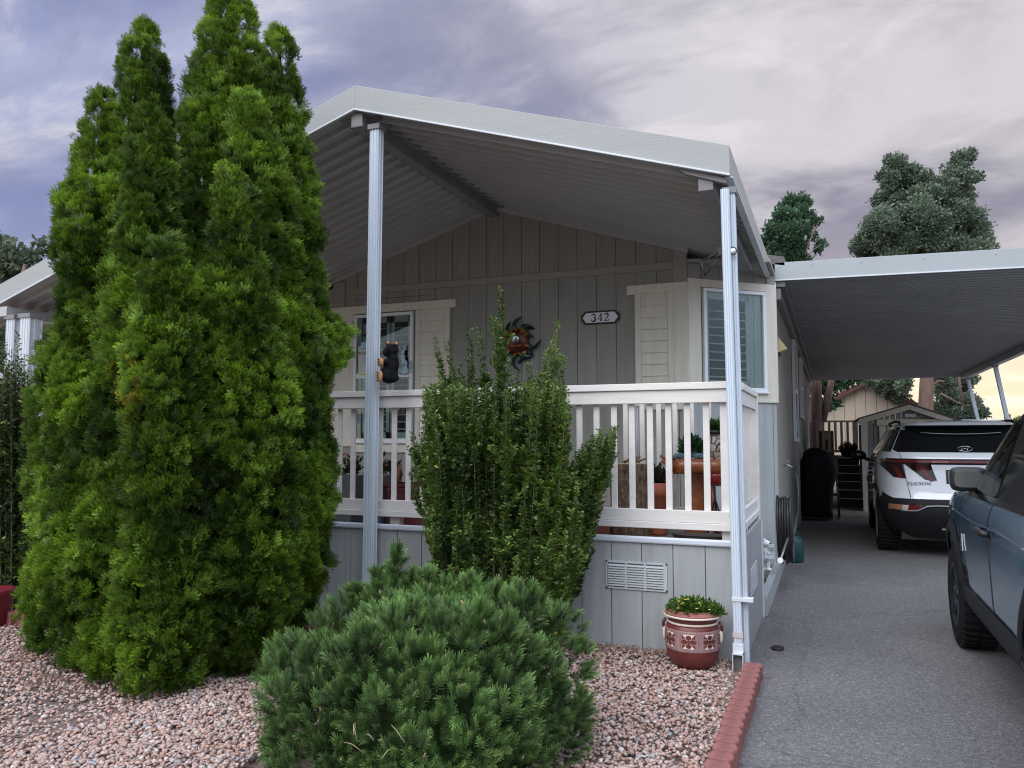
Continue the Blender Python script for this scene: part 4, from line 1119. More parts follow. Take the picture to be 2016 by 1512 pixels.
# leader and a few taller candles
def candle(x, y0, y1, D, w):
    a = np.array(at(x, y0, D=D)); b = np.array(at(x + w, y1, D=D)); m_ = 60
    u = g_.uniform(0, 1, (m_, 1)); P = a + (b - a) * u; o_ = g_.normal(0, 1, (m_, 3)); o_[:, 2] = np.abs(o_[:, 2]) + 1.0
    P += o_ * np.array([.03, .03, 0]) * (1.15 - u); pos.append(P); dr.append(o_); tn.append(np.full(m_, .1))
candle(776, 1190, 1085, 4.0, 6); candle(752, 1195, 1128, 4.0, -12); candle(800, 1190, 1135, 4.0, 10); candle(838, 1180, 1132, 4.0, 0); candle(700, 1200, 1160, 4.0, 0); candle(925, 1180, 1145, 3.95, 0)
pos = np.concatenate(pos); dr = np.concatenate(dr); tn = np.concatenate(tn)
dr = dr + g_.normal(0, .22, dr.shape)
n = len(pos); which = g_.integers(0, 3, n)
first = True
Vs = []; Cs = []
for w_ in range(3):
    s_ = which == w_; k = s_.sum(); V0, F0 = TP[w_]
    V = place(V0, pos[s_], frames(dr[s_], g_.uniform(0, 6.28, k)), .058 * g_.uniform(.75, 1.25, k))
    nv = len(V0); tipn = np.tile(np.array([0, 0, 1, 1.0]), nv // 4)
    up_ = np.repeat((np.arange(nv // 4) + .5) / (nv // 4), 4)
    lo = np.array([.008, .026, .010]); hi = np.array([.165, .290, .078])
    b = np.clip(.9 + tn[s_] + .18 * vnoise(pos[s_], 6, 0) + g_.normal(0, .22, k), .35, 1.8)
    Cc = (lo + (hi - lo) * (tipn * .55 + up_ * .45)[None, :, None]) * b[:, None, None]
    Vs.append(V); Cs.append(Cc)
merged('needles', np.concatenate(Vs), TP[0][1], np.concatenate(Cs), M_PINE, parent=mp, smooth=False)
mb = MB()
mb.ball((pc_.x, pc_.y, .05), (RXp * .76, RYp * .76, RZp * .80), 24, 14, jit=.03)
mb.build('shade_core', mat('pine_inner_shade', (.016, .028, .010), 1.0, spec=0.0, var=.4, vscale=20), mp)  # dark filler ball standing in for the shade between tufts
mb = MB(); sel = g_.choice(n, 150, replace=False)
for i in sel:
    p = Vector(pos[i]); d = Vector(dr[i]).normalized(); mb.tube([p + d * .02, p + d * .055], [.0045, .002], 5)
bo_ = mb.build('buds', mat('resin_bud', (.42, .26, .17), .6), mp); bo_['kind'] = 'stuff'
mb = MB(); mb.tube([Vector((pc_.x, pc_.y, -.02)), Vector((pc_.x + .02, pc_.y, .5))], [.06, .03], 8); mb.build('trunk', M_BARK, mp)
mb = MB()
for k in range(7):
    p = at(g_.uniform(690, 800), g_.uniform(1440, 1508), D=2.93); q = p + Vector((g_.normal(0, .05), g_.normal(0, .03), g_.uniform(.01, .07)))
    mb.tube([p, p.lerp(q, .5) + Vector((0, -.01, .015)), q], [.0018, .0014, .0006], 4)
gt = mb.build('dry_grass', mat('straw', (.42, .36, .20), .8)); gt['kind'] = 'stuff'; gt['label'] = 'dry straw blades poking out of the foreground pine'; 

# --- trees behind: clumped crowns of small leaf faces
tv = np.array([[0, 0, 0], [.6, .28, .05], [1, 0, 0], [.6, -.28, -.05], [.3, .0, .35], [.75, .1, .5]]); tf = np.array([[0, 1, 2], [0, 2, 3], [0, 4, 5]])
def far_tree(name, label, D, lobes, leaf, dens, hi, lo, trunk=None, seed=1, group=None, depth=1.0, branches=0, base=None, droop=.2, m_name=None, core=True):
    g_ = np.random.default_rng(seed)
    c0 = base if base is not None else at(lobes[0][0], lobes[0][1], D=D)
    t = thing(name, label, 'tree', (c0.x, c0.y, 0), group=group)
    pos = []; dr = []; tn = []
    cs = [(np.array(at(x, y, D=D + g_.uniform(-1, 1) * depth * (r * 1.6) / FPX * D)), r / FPX * D) for (x, y, r, *q_) in lobes]
    for ci, (c, r) in enumerate(cs):
        # every lobe is itself made of smaller clumps
        nc = 17
        sub = g_.normal(0, 1, (nc, 3)); sub /= np.linalg.norm(sub, axis=1, keepdims=True); sub = c + sub * r * g_.uniform(.35, .85, (nc, 1)) * np.array([1, 1, .85])
        for sc in sub:
            rr = r * g_.uniform(.30, .52); n = int(dens * 4 * math.pi * rr * rr)
            d = g_.normal(0, 1, (n, 3)); d /= np.linalg.norm(d, axis=1, keepdims=True)
            P = sc + d * rr * g_.uniform(.5, 1.0, (n, 1)) ** .7 * (1 + g_.uniform(.1, .7, (n, 1)) * (g_.uniform(0, 1, (n, 1)) > .82)) * np.array([1, 1, .8])
            a = d + g_.normal(0, .45, (n, 3)) + np.array([0, 0, .5 - droop])
            pos.append(P); dr.append(a); tn.append(np.full(n, g_.normal(0, .14)) + .12 * d[:, 2])
    pos = np.concatenate(pos); dr = np.concatenate(dr); tn = np.concatenate(tn); n = len(pos)
    V = place(tv, pos, frames(dr, g_.uniform(0, 6.28, n)), leaf * g_.uniform(.6, 1.3, n))
    f_ = np.clip(.45 + tn + g_.normal(0, .18, n), 0, 1.2)[:, None]
    merged('crown', V, tf, np.array(lo) + (np.array(hi) - np.array(lo)) * f_, leafmat((m_name or name) + '_leaf', .2, .6), parent=t, smooth=False)
    mb = MB()
    for (pts_, r0, r1) in (trunk or []):
        P = [at(x, y, D=D - 1.6) for x, y in pts_]
        k = len(P); mb.tube(P, [(r0 + (r1 - r0) * i / (k - 1)) / FPX * D for i in range(k)], 10)
    if trunk: mb.build('trunk', M_BARK2, t)
    return t
M_BARK2 = mat('red_brown_bark', (.17, .11, .085), .95, var=.35, vscale=3, bump=1, bscale=9, stretch=(3, 3, .4), bdist=.05)
big = [(1735, 445, 34), (1722, 470, 32), (1712, 490, 30), (1750, 480, 40), (1842, 385, 30), (1818, 352, 18), (1850, 430, 44), (1890, 420, 36), (1910, 445, 32), (1900, 490, 40), (1925, 480, 26), (1762, 322, 24), (1748, 350, 24), (1780, 345, 30), (1812, 370, 34), (1760, 395, 40), (1800, 410, 44), (1893, 313, 20), (1912, 303, 12), (1880, 340, 24), (1902, 352, 20), (1918, 350, 14), (1862, 375, 32), (1890, 390, 26), (1905, 378, 14), (1842, 405, 40), (1740, 432, 36), (1780, 445, 44), (1830, 450, 46), (1880, 440, 38), (1722, 458, 28), (1704, 470, 20), (1692, 488, 18), (1715, 492, 30), (1760, 490, 42), (1810, 495, 44), (1860, 492, 46), (1905, 470, 34), (1930, 462, 22), (1935, 488, 22), (1910, 500, 30), (1780, 540, 60), (1860, 550, 60), (1900, 600, 50), (1830, 620, 60),
       (1745, 752, 24), (1765, 775, 26), (1782, 758, 20), (1735, 765, 14), (1712, 750, 14), (1768, 752, 18), (1862, 768, 24), (1868, 800, 30), (1856, 802, 16), (1888, 780, 26), (1905, 800, 26), (1922, 812, 20), (1880, 815, 28), (1900, 750, 18), (1860, 740, 26), (1938, 815, 10), (1912, 748, 12), (1890, 700, 30), (1840, 700, 40), (1780, 690, 40)]
btk = at(1822, 880, D=29.0)
far_tree('cypress_tree', 'largest grey-green cypress rising behind the carport, its brown trunk showing beneath', 29.0, big, .115, 190, (.225, .280, .190), (.055, .088, .062), trunk=[([(1820, 900), (1823, 790), (1826, 700), (1822, 600)], 15, 9), ([(1826, 715), (1850, 690), (1880, 640)], 5, 3), ([(1833, 760), (1848, 750), (1858, 751)], 3, 2), ([(1900, 690), (1888, 745), (1895, 800)], 3, 2), ([(1852, 775), (1880, 790), (1905, 800)], 2.5, 1)], seed=3, base=Vector((btk.x, btk.y, 0)), m_name='cypress_grey')
mid = [(1548, 408, 18), (1560, 398, 16), (1575, 396, 18), (1588, 400, 9), (1545, 430, 24), (1570, 430, 28), (1594, 424, 11), (1530, 455, 22), (1560, 460, 32), (1588, 450, 14), (1520, 480, 22), (1545, 490, 30), (1568, 490, 22), (1608, 436, 10), (1600, 468, 9), (1618, 482, 10), (1612, 492, 9), (1560, 520, 40), (1600, 540, 24), (1520, 520, 30), (1575, 580, 40), (1610, 620, 40), (1600, 680, 44), (1560, 660, 40), (1650, 700, 30), (1600, 742, 28), (1640, 748, 26), (1670, 748, 18), (1620, 762, 20), (1595, 768, 16), (1640, 792, 14), (1628, 800, 12), (1610, 790, 14), (1690, 745, 10)]
mtk = at(1608, 900, D=24.0)
far_tree('cypress_tree', 'smaller deep green cypress close behind the home, with bare twigs on one side', 24.0, mid, .11, 200, (.105, .195, .100), (.020, .050, .026), trunk=[([(1606, 930), (1606, 830), (1608, 760), (1602, 700), (1594, 620)], 12, 6), ([(1618, 830), (1628, 790), (1636, 755), (1640, 700)], 8, 5), ([(1585, 500), (1600, 460), (1612, 436)], 1.5, .6), ([(1590, 505), (1604, 490), (1618, 480)], 1.2, .5), ([(1598, 462), (1610, 455), (1620, 447)], .8, .4), ([(1593, 480), (1600, 455), (1603, 440)], .8, .4)], seed=5, base=Vector((mtk.x, mtk.y, 0)), m_name='cypress_deep')
lef = [(20, 500, 26), (-10, 480, 30), (45, 520, 26), (10, 540, 34), (60, 500, 16), (-20, 560, 40), (90, 490, 14), (115, 470, 14), (130, 450, 16), (75, 478, 10), (140, 480, 24), (20, 640, 30), (0, 690, 34), (90, 640, 30), (80, 700, 30), (50, 680, 30), (110, 680, 34), (-30, 640, 40), (0, 600, 30), (60, 560, 30)]
ltk = at(0, 880, D=21.0)
far_tree('leafy_tree', 'loose grey-green leafy tree seen over the left end of the porch roof', 21.0, lef, .17, 60, (.16, .20, .12), (.05, .075, .045), trunk=[([(10, 900), (15, 760), (30, 600), (50, 520)], 10, 3), ([(15, 720), (60, 640), (110, 500)], 5, 1.5)], seed=8, base=Vector((ltk.x, ltk.y, 0)))
sb = at(2010, 880, D=27.0)
far_tree('small_bush', 'yellow-green bush between the cars and the pale roof at the right edge', 27.0, [(1992, 838, 12), (2005, 845, 16), (2022, 835, 18), (2040, 840, 22), (2015, 860, 20), (1995, 865, 18), (2060, 850, 26)], .16, 90, (.17, .20, .06), (.06, .08, .03), seed=12, base=Vector((sb.x, sb.y, 0)))
# ================================================================== things on and around the porch
M_TERRA = mat('terracotta', (.42, .13, .075), .75, var=.15, vscale=10, bump=.2)
M_DTERRA = mat('maroon_glaze', (.135, .030, .026), .38, var=.25, vscale=7)
M_MAROONL = mat('maroon_matte', (.27, .095, .08), .7, var=.12, vscale=9)
M_CREAMG = mat('cream_glaze', (.72, .62, .52), .5, var=.06)
M_GREYG = mat('grey_planter', (.16, .165, .17), .7, var=.1)
M_SOIL = mat('potting_soil', (.04, .03, .022), 1.0)
M_GLEAF = leafmat('potted_plant_leaf', .15, .5)
def tufty(name, c, rad, n, leaf, hi, lo, parent, seed=1, upw=.6, squash=.7, flat=False):
    g_ = np.random.default_rng(seed); d = g_.normal(0, 1, (n, 3)); d /= np.linalg.norm(d, axis=1, keepdims=True); d[:, 2] = np.abs(d[:, 2]) * (.3 if flat else 1)
    P = np.array(c) + d * g_.uniform(.15, 1, (n, 1)) * np.array(rad)
    V = place(LFV, P, frames(d + np.array([0, 0, upw]) + g_.normal(0, .4, (n, 3)), g_.uniform(0, 6, n)), leaf * g_.uniform(.6, 1.3, n))
    Cc = np.array(lo) + (np.array(hi) - np.array(lo)) * g_.uniform(0, 1, (n, 1))
    return merged(name, V, LFF, Cc, M_GLEAF, parent=parent, smooth=False)

# big painted pot at the skirting
pp = at(1361, 1322, Z=0.0); pp = Vector((pp.x - .005, pp.y + .10, 0.0))
pot = thing('flower_pot', 'round maroon glazed pot with cream flower tiles and yellow blooms on the gravel', 'flower pot', tuple(pp))
K = .84
prof = [(.105, 0), (.135, .012), (.175, .055), (.198, .11), (.206, .16), (.206, .21), (.205, .30), (.198, .335), (.185, .350)]
mb = MB(); mb.lathe([(r * K, z * K) for r, z in prof], pp, 48); mb.build('bowl', M_DTERRA, pot)
mb = MB(); mb.lathe([(r * K, z * K) for r, z in [(.2075, .158), (.2105, .165), (.2095, .18), (.2085, .30), (.208, .31), (.2065, .315)]], pp, 48); mb.build('painted_band', mat('striped_clay', (.20, .085, .08), .6, col2=(.36, .24, .24), vscale=60, stretch=(3, 3, .2)), pot)
mb = MB(); mb.lathe([(r * K, z * K) for r, z in [(.186, .348), (.196, .352), (.196, .362), (.186, .366)]], pp, 48); mb.build('cream_ring', M_CREAMG, pot)
mb = MB(); mb.lathe([(r * K, z * K) for r, z in [(.186, .366), (.182, .375), (.190, .385), (.212, .402)]], pp, 48); mb.build('neck', M_DTERRA, pot)
mb = MB(); mb.lathe([(r * K, z * K) for r, z in [(.212, .402), (.222, .404), (.222, .416), (.214, .418)]], pp, 48); mb.build('cream_ring', M_CREAMG, pot)
mb = MB(); mb.lathe([(r * K, z * K) for r, z in [(.215, .418), (.212, .428), (.165, .452), (.155, .446), (.150, .43)]], pp, 48); mb.build('lip', M_MAROONL, pot)
mb = MB(); mb.lathe([(r * K, z * K) for r, z in [(.0, .420), (.15, .425), (.15, .43)]], pp, 32); mb.build('soil', M_SOIL, pot)
def onpot(ang, z, rr, o=.0): return Vector((pp.x + math.sin(ang) * (rr + o), pp.y - math.cos(ang) * (rr + o), z))
view_a = -math.atan2(-pp.x, pp.y)
for k in range(8):
    a0 = view_a * .0 + .02 + k * math.pi / 4
    hw_ = .30
    mb = MB(); rr = .2085 * K
    def tf_(u, v, a0=a0): return onpot(a0 + (u - .5) * hw_ * 1.25, (.188 + v * .108) * K, rr, .0025)
    mb.grid(tf_, 6, 2); mb.build('tile', M_CREAMG, pot)
    mb = MB(); zc = .242 * K
    for q in range(4):
        t = q * math.pi / 2
        cen = (math.cos(t) * .026, math.sin(t) * .026)
        ring = [(cen[0] + .018 * math.cos(w) * (1 if q % 2 else 1.15), cen[1] + .015 * math.sin(w)) for w in [i * math.pi / 5 for i in range(10)]]
        b = len(mb.v); mb.add([onpot(a0 + x / rr, zc + z, rr, .0045) for x, z in ring], [tuple(range(10))])
        t2 = t + math.pi / 4; d = Vector((math.cos(t2), math.sin(t2) * .85)); nn = Vector((-d.y, d.x))
        pl = [d * .022, d * .044 + nn * .008, d * .062, d * .044 - nn * .008]
        mb.add([onpot(a0 + p.x / rr, zc + p.y, rr, .0045) for p in pl], [(0, 1, 2, 3)])
    mb.add([onpot(a0 + .012 * math.cos(w) / rr, zc + .012 * math.sin(w), rr, .0055) for w in [i * math.pi / 4 for i in range(8)]], [tuple(range(8))])
    mb.build('painted_flower', M_DTERRA, pot)
for s in (-1, 1):
    a = s * 1.52 + .05; c = onpot(a, .30 * K, .206 * K)
    o_ = Vector((math.sin(a), -math.cos(a), 0))
    mb = MB(); mb.tube([c + Vector((0, 0, .055)), c + o_ * .016 + Vector((0, 0, .03)), c + o_ * .014 - Vector((0, 0, .0))], .010, 8); mb.build('handle', M_DTERRA, pot)
    mb = MB(); mb.ball(c + o_ * .010 - Vector((0, 0, .035)), (.012, .012, .048), 10, 8); mb.build('tassel', M_CREAMG, pot)
ft = Vector((pp.x, pp.y, .425 * K))
tufty('foliage', ft + Vector((.01, 0, .0)), (.185, .17, .085), 1500, .030, (.10, .19, .03), (.02, .05, .012), pot, seed=3)
tufty('trailing_foliage', ft + Vector((.155, -.02, -.005)), (.06, .06, .055), 260, .028, (.09, .17, .03), (.02, .05, .012), pot, seed=4)
mb = MB(); g_ = np.random.default_rng(5)
for k in range(24):
    a = g_.uniform(0, 6.28); q = g_.uniform(.2, 1) ** .6; c = ft + Vector((math.cos(a) * .17 * q, math.sin(a) * .155 * q, .035 + .06 * (1 - q * q) + g_.uniform(0, .012)))
    for j in range(5): t = j * 1.256; mb.ball(c + Vector((.006 * math.cos(t), .006 * math.sin(t), 0)), (.0045, .0045, .0025), 6, 4)
mb.build('blossoms', mat('yellow_petal', (.62, .52, .06), .6), pot)

# tree stump
def onpl(x, y, Y): return at(x, y, Y=Y)
DZ = .745
sc = onpl(1240, 1000, 6.05)
stp = thing('log_stump', 'upright section of bark-covered log standing on the porch', 'log', (sc.x, 6.05, DZ))
m_bark = mat('rough_bark', (.30, .20, .13), .95, col2=(.055, .035, .025), vscale=30, stretch=(1, 1, .5), bump=1.0, bscale=26, bdist=.03)
ztop = onpl(1240, 913, 6.05).z
def stump_r(u, v):
    t = u * 2 * math.pi; r = .148 + .006 * math.sin(3 * t + 1) + .006 * math.sin(7 * t + v * 3) + .005 * math.sin(17 * t + 6 * v)
    return Vector((sc.x + r * math.cos(t), 6.05 + r * math.sin(t), DZ + (ztop - DZ) * v))
mb = MB(); mb.grid(stump_r, 48, 10); mb.build('bark', m_bark, stp)
mb = MB(); top = [stump_r(u / 32, 1) for u in range(32)]; mb.add(top, [tuple(range(32))]); mb.build('cut_face', mat('cut_wood', (.45, .30, .17), .8, var=.2, vscale=20), stp)
fig = thing('driftwood_ornament', 'small twisted driftwood ornament lying on the log stump', 'ornament', (sc.x + .06, 6.05, ztop))
mb = MB(); c = Vector((sc.x + .05, 6.02, ztop + .012)); mb.tube([c + Vector((-.09, 0, 0)), c + Vector((-.03, .01, .022)), c + Vector((.03, 0, .012)), c + Vector((.09, .01, .03))], [.008, .015, .014, .005], 8); mb.tube([c, c + Vector((.02, 0, .035)), c + Vector((.05, .0, .045))], [.010, .008, .003], 6); mb.build('wood', m_bark, fig)
# terracotta pot with dark succulent
tc_ = onpl(1294, 980, 6.15)
tp = thing('flower_pot', 'terracotta pot with a dark withered plant, right of the log stump', 'flower pot', (tc_.x, 6.15, DZ))
zt = onpl(1294, 950, 6.15).z; H_ = zt - DZ
mb = MB(); mb.lathe([(.065, 0), (.075, .02), (.095, H_ * .75), (.110, H_ * .76), (.112, H_), (.095, H_), (.09, H_ - .03)], (tc_.x, 6.15, DZ), 28); mb.build('pot', M_TERRA, tp)
tufty('plant', (tc_.x, 6.15, zt - .02), (.085, .085, .16), 260, .05, (.06, .045, .035), (.015, .015, .01), tp, seed=7, upw=1.2)
# burl wood table
M_BURL = mat('varnished_red_wood', (.40, .135, .045), .32, col2=(.20, .055, .02), vscale=7, stretch=(1, 1, 4), coat=.4)
tb = thing('burl_table', 'varnished reddish burl wood table with a thick single leg, behind the railing', 'table', (-.93, 6.15, DZ))
tx0 = onpl(1320, 920, 6.1).x; tx1 = -.66; zt0 = onpl(1370, 905, 6.1).z; zt1 = onpl(1370, 931, 6.1).z
def slab(u, v):
    t = u * 2 * math.pi; cx = (tx0 + tx1) / 2; rx = (tx1 - tx0) / 2
    k = 1 + .05 * math.sin(5 * t) + .04 * math.sin(9 * t + 1)
    rr = [.0, .97, 1.0, .93, .0][min(4, int(round(v * 4)))]
    z = [zt0, zt0, (zt0 + zt1) / 2, zt1, zt1][min(4, int(round(v * 4)))] + .008 * math.sin(3 * t)
    s = abs(math.cos(t)) ** .6 * (1 if math.cos(t) > 0 else -1); s2 = abs(math.sin(t)) ** .6 * (1 if math.sin(t) > 0 else -1)
    return Vector((cx + rx * s * k * rr, 6.15 + .20 * s2 * k * rr, z))
mb = MB(); mb.grid(slab, 56, 4); mb.build('tabletop', M_BURL, tb)
lc = onpl(1367, 980, 6.15)
mb = MB(); mb.lathe([(.10, 0), (.078, .06), (.07, .25), (.078, zt1 - DZ - .03), (.10, zt1 - DZ + .01)], (lc.x, 6.18, DZ), 14, sx=1.0, sy=.8); mb.build('leg', M_BURL, tb)
mb = MB(); mb.tube([(lc.x + .16, 6.22, DZ), (lc.x + .14, 6.22, DZ + .2), (lc.x + .12, 6.2, zt1)], [.03, .022, .03], 8); mb.build('leg', M_BURL, tb)
# twisted wooden fingers at table's left end
fg = thing('root_carving', 'knotted orange root carving with two blunt ends, on the left end of the table', 'carving', (tx0 + .01, 6.05, zt0))
mb = MB(); a = onpl(1300, 897, 6.05); b = onpl(1332, 912, 6.05); mb.tube([a, a.lerp(b, .5) + Vector((0, 0, -.004)), b], [.013, .018, .022], 8)
a = onpl(1302, 908, 6.05); mb.tube([a, a.lerp(b, .5) + Vector((0, 0, -.012)), b], [.012, .016, .02], 8); mb.ball(onpl(1328, 900, 6.05), (.025, .02, .02), 8, 6, jit=.1); mb.build('root', M_BURL, fg)
# plants on the table
pl1 = thing('potted_plant', 'leafy green potted plant with a pink flower, in the middle of the burl table', 'plant', (onpl(1362, 895, 6.12).x, 6.12, zt0))
c = onpl(1362, 890, 6.12); mb = MB(); mb.lathe([(.035, 0), (.05, .06), (.052, .065), (.04, .06)], (c.x, 6.12, zt0), 18); mb.build('pot', M_GREYG, pl1)
tufty('plant', (c.x, 6.12, zt0 + .05), (.10, .08, .11), 240, .06, (.05, .13, .04), (.012, .04, .015), pl1, seed=8)
mb = MB(); f_ = onpl(1356, 852, 6.1); mb.tube([(c.x, 6.12, zt0 + .05), f_], .003, 5); mb.build('stem', M_GLEAF2 if 'M_GLEAF2' in globals() else M_STEM, pl1)
mb = MB(); mb.ball(f_, (.013, .013, .016), 8, 6); mb.build('flower', mat('pink_petal', (.70, .22, .25), .6), pl1)
M_BLUES = mat('blue_succulent', (.16, .30, .36), .6, var=.2, vscale=20)
for i, (x, y, lab) in enumerate(((1337, 893, 'blue-green rosette succulent on the burl table, left of the leafy plant'), (1378, 893, 'blue-green rosette succulent on the burl table, right of the leafy plant'))):
    c = onpl(x, y, 6.03); s_ = thing('succulent', lab, 'succulent', (c.x, 6.03, zt0)); mb = MB()
    for k in range(26):
        a = k * 2.4; q = .008 + .0018 * k; el = 1.3 - k * .042
        d = Vector((math.cos(a) * math.cos(el), math.sin(a) * math.cos(el), math.sin(el))); o_ = Vector((c.x, 6.03, zt0 + .005))
        mb.tube([o_, o_ + d * (.02 + q * .45), o_ + d * (.04 + q * .9)], [.004, .010, .001], 6, flat=.5)
    mb.build('rosette', M_BLUES, s_)
st_ = thing('river_stones', 'scatter of small reddish stones along the table top', 'stones', ((tx0 + tx1) / 2, 6.02, zt0)); mb = MB()
for k in range(18): mb.ball((tx0 + .08 + (tx1 - tx0 - .1) * random.random(), 5.99 + random.random() * .08, zt0 + .008), (.014 + random.random() * .01, .012, .009), 8, 5, jit=.1)
mb.build('pebbles', mat('table_stone', (.42, .28, .22), .7, var=.5, vscale=25), st_)
# stone-faced planter with succulent, standing on the table end
c = onpl(1409, 870, 6.2); zb = zt0; z1_ = onpl(1409, 855, 6.2).z
sp = thing('stone_planter', 'planter faced with cobbles and rimmed in black, holding a small rubber plant', 'planter', (c.x, 6.2, zb))
m_cob = bpy.data.materials.new('cobble_face'); m_cob.use_nodes = True
nt = m_cob.node_tree; v_ = nt.nodes.new('ShaderNodeTexVoronoi'); v_.feature = 'DISTANCE_TO_EDGE'; v_.inputs['Scale'].default_value = 17
tcx = nt.nodes.new('ShaderNodeTexCoord'); nt.links.new(tcx.outputs['Object'], v_.inputs['Vector']); rp = nt.nodes.new('ShaderNodeValToRGB'); rp.color_ramp.elements[0].position = .03; rp.color_ramp.elements[0].color = (.03, .025, .02, 1); rp.color_ramp.elements[1].position = .09; rp.color_ramp.elements[1].color = (.42, .36, .30, 1)
nt.links.new(v_.outputs['Distance'], rp.inputs[0]); nt.links.new(rp.outputs[0], nt.nodes['Principled BSDF'].inputs['Base Color'])
mb = MB(); mb.lathe([(.060, 0), (.066, .05), (.060, z1_ - zb)], (c.x, 6.2, zb), 22); mb.build('body', m_cob, sp)
mb = MB(); mb.lathe([(.060, 0), (.072, .004), (.072, .03), (.055, .03)], (c.x, 6.2, z1_), 22); mb.build('rim', M_BLACK, sp)
tufty('plant', (c.x, 6.2, z1_ + .02), (.065, .06, .085), 150, .045, (.045, .12, .03), (.01, .035, .01), sp, seed=9)
# iron stand with red bowl under the table
c = onpl(1408, 960, 6.0)
irs = thing('iron_stand', 'black wrought iron plant stand with splayed legs under the table', 'plant stand', (c.x, 6.0, DZ)); zr = onpl(1405, 955, 6.0).z; mb = MB()
for s in (-1, 1, 0):
    mb.tube([(c.x - .005, 6.0, zr), (c.x - .003, 6.0, zr - .10), (c.x + s * .025, 6.0 + (0 if s else .03), zr - .19), (c.x + s * .07, 6.0 + (0 if s else .06), DZ + .004)], .007, 6)
mb.tube([(c.x + .062 * math.cos(t), 6.0 + .062 * math.sin(t), zr) for t in [i * .524 for i in range(13)]], .005, 6, caps=False); mb.build('frame', M_BLACK, irs)
rb = thing('red_bowl', 'glossy dark red bowl resting on the iron stand', 'bowl', (c.x, 6.0, zr)); mb = MB(); mb.lathe([(.02, .0), (.045, .01), (.062, .06), (.066, .085), (.06, .085)], (c.x + .01, 6.0, zr + .002), 22); mb.build('bowl', mat('red_glaze', (.25, .02, .025), .25), rb)
# narrow white pipe on the wall, drawn as a bundle of tubes
p = onpl(1255, 800, HY - .05); q = onpl(1255, 905, HY - .05)
cd = thing('white_tubes', 'bundle of thin white tubes in front of the wall above the log stump', 'wind chime', (p.x, HY - .06, q.z)); mb = MB()
for k in range(4): mb.tube([(p.x - .03 + .02 * k, HY - .08, p.z), (p.x - .03 + .02 * k + random.uniform(-.003, .003), HY - .08, q.z + .04 * (k % 2))], .0065, 7)
mb.build('tubes', M_VINYL, cd); mb = MB(); mb.box(p.x - .045, p.x + .045, HY - .10, HY - .02, p.z, p.z + .012); mb.build('top_plate', M_VINYL, cd)
# tray of low planters to the right of the boxleaf
c = onpl(1192, 1000, 6.0)
tr_ = thing('red_planter_box', 'low dull red planter box seen low behind the railing beside the log stump', 'planter', (c.x, 6.0, DZ)); mb = MB(); mb.box(c.x - .17, c.x + .05, 5.92, 6.1, DZ, DZ + .09); mb.build('box', M_MAROONL, tr_, bevel=.006)
tr_ = thing('shallow_basin', 'wide dark shallow basin on the porch floor under the railing end', 'basin', (-.90, 6.0, DZ)); mb = MB(); mb.lathe([(.13, 0), (.19, .015), (.215, .05), (.20, .05), (.17, .02)], (-.90, 5.86, DZ + .001), 36, sy=.55); mb.build('basin', mat('dark_clay', (.09, .08, .07), .7), tr_)
# left part of the porch
for i, (x, w, lab) in enumerate(((693, 19, 'left of the two square grey planters by the arborvitae'), (752, 18, 'right of the two square grey planters, behind the bear post'))):
    a = onpl(x - w, 935, 6.05); b = onpl(x + w - 2, 935, 6.05)
    gp = thing('grey_planter', lab, 'planter', ((a.x + b.x) / 2, 6.05, DZ), group=None); mb = MB()
    mb.prism([(a.x, 5.93, a.z), (b.x, 5.93, a.z), (b.x - .02, 5.93, DZ), (a.x + .02, 5.93, DZ)], (0, .24, 0)); mb.build('box', M_GREYG, gp, bevel=.006)
    tufty('plant', ((a.x + b.x) / 2, 6.05, a.z), (.12, .1, .17), 150, .05, (.05, .09, .04), (.015, .03, .015), gp, seed=20 + i, upw=.9)
    mb = MB(); g_ = np.random.default_rng(30 + i)
    for k in range(7): mb.ball(((a.x + b.x) / 2 + g_.uniform(-.08, .1), 6.0, a.z + g_.uniform(.08, .26)), (.012, .010, .012), 7, 5, jit=.2)
    mb.build('blossoms', mat('coral_petal', (.50, .16, .10), .7), gp)
a = onpl(773, 950, 6.05); b = onpl(830, 950, 6.05)
rp_ = thing('red_planter_box', 'dark red ridged planter box left of the boxleaf shrub', 'planter', ((a.x + b.x) / 2, 6.05, DZ)); mb = MB(); mb.box(a.x, b.x, 5.95, 6.15, DZ, a.z); mb.box(a.x - .012, b.x + .012, 5.938, 6.16, a.z - .03, a.z); mb.box(a.x - .006, b.x + .006, 5.944, 6.156, a.z - .07, a.z - .045); mb.build('box', mat('maroon_plastic', (.15, .035, .04), .5), rp_, bevel=.004)
M_CARV = mat('carved_orange_wood', (.36, .145, .05), .5, var=.3, vscale=14)
M_CARVD = mat('carved_dark_wood', (.05, .028, .018), .5, var=.3, vscale=20)
c = onpl(781, 930, 6.0)
ow = thing('carved_owl', 'small carved wooden owl with dark brows, perched on the red planter', 'carving', (c.x, 6.02, a.z)); mb = MB(); k_ = .052
mb.lathe([(.3, 0), (.75, .35), (.95, 1.2), (.85, 2.0), (.6, 2.35), (.72, 2.7), (.78, 3.1), (.55, 3.6), (.1, 3.75)], (0, 0, 0), 16)
mb.v = [(c.x + x * k_ * .85, 6.02 + y * k_ * .8, a.z + z * k_) for x, y, z in mb.v]; mb.build('body', M_CARV, ow)
mb = MB()
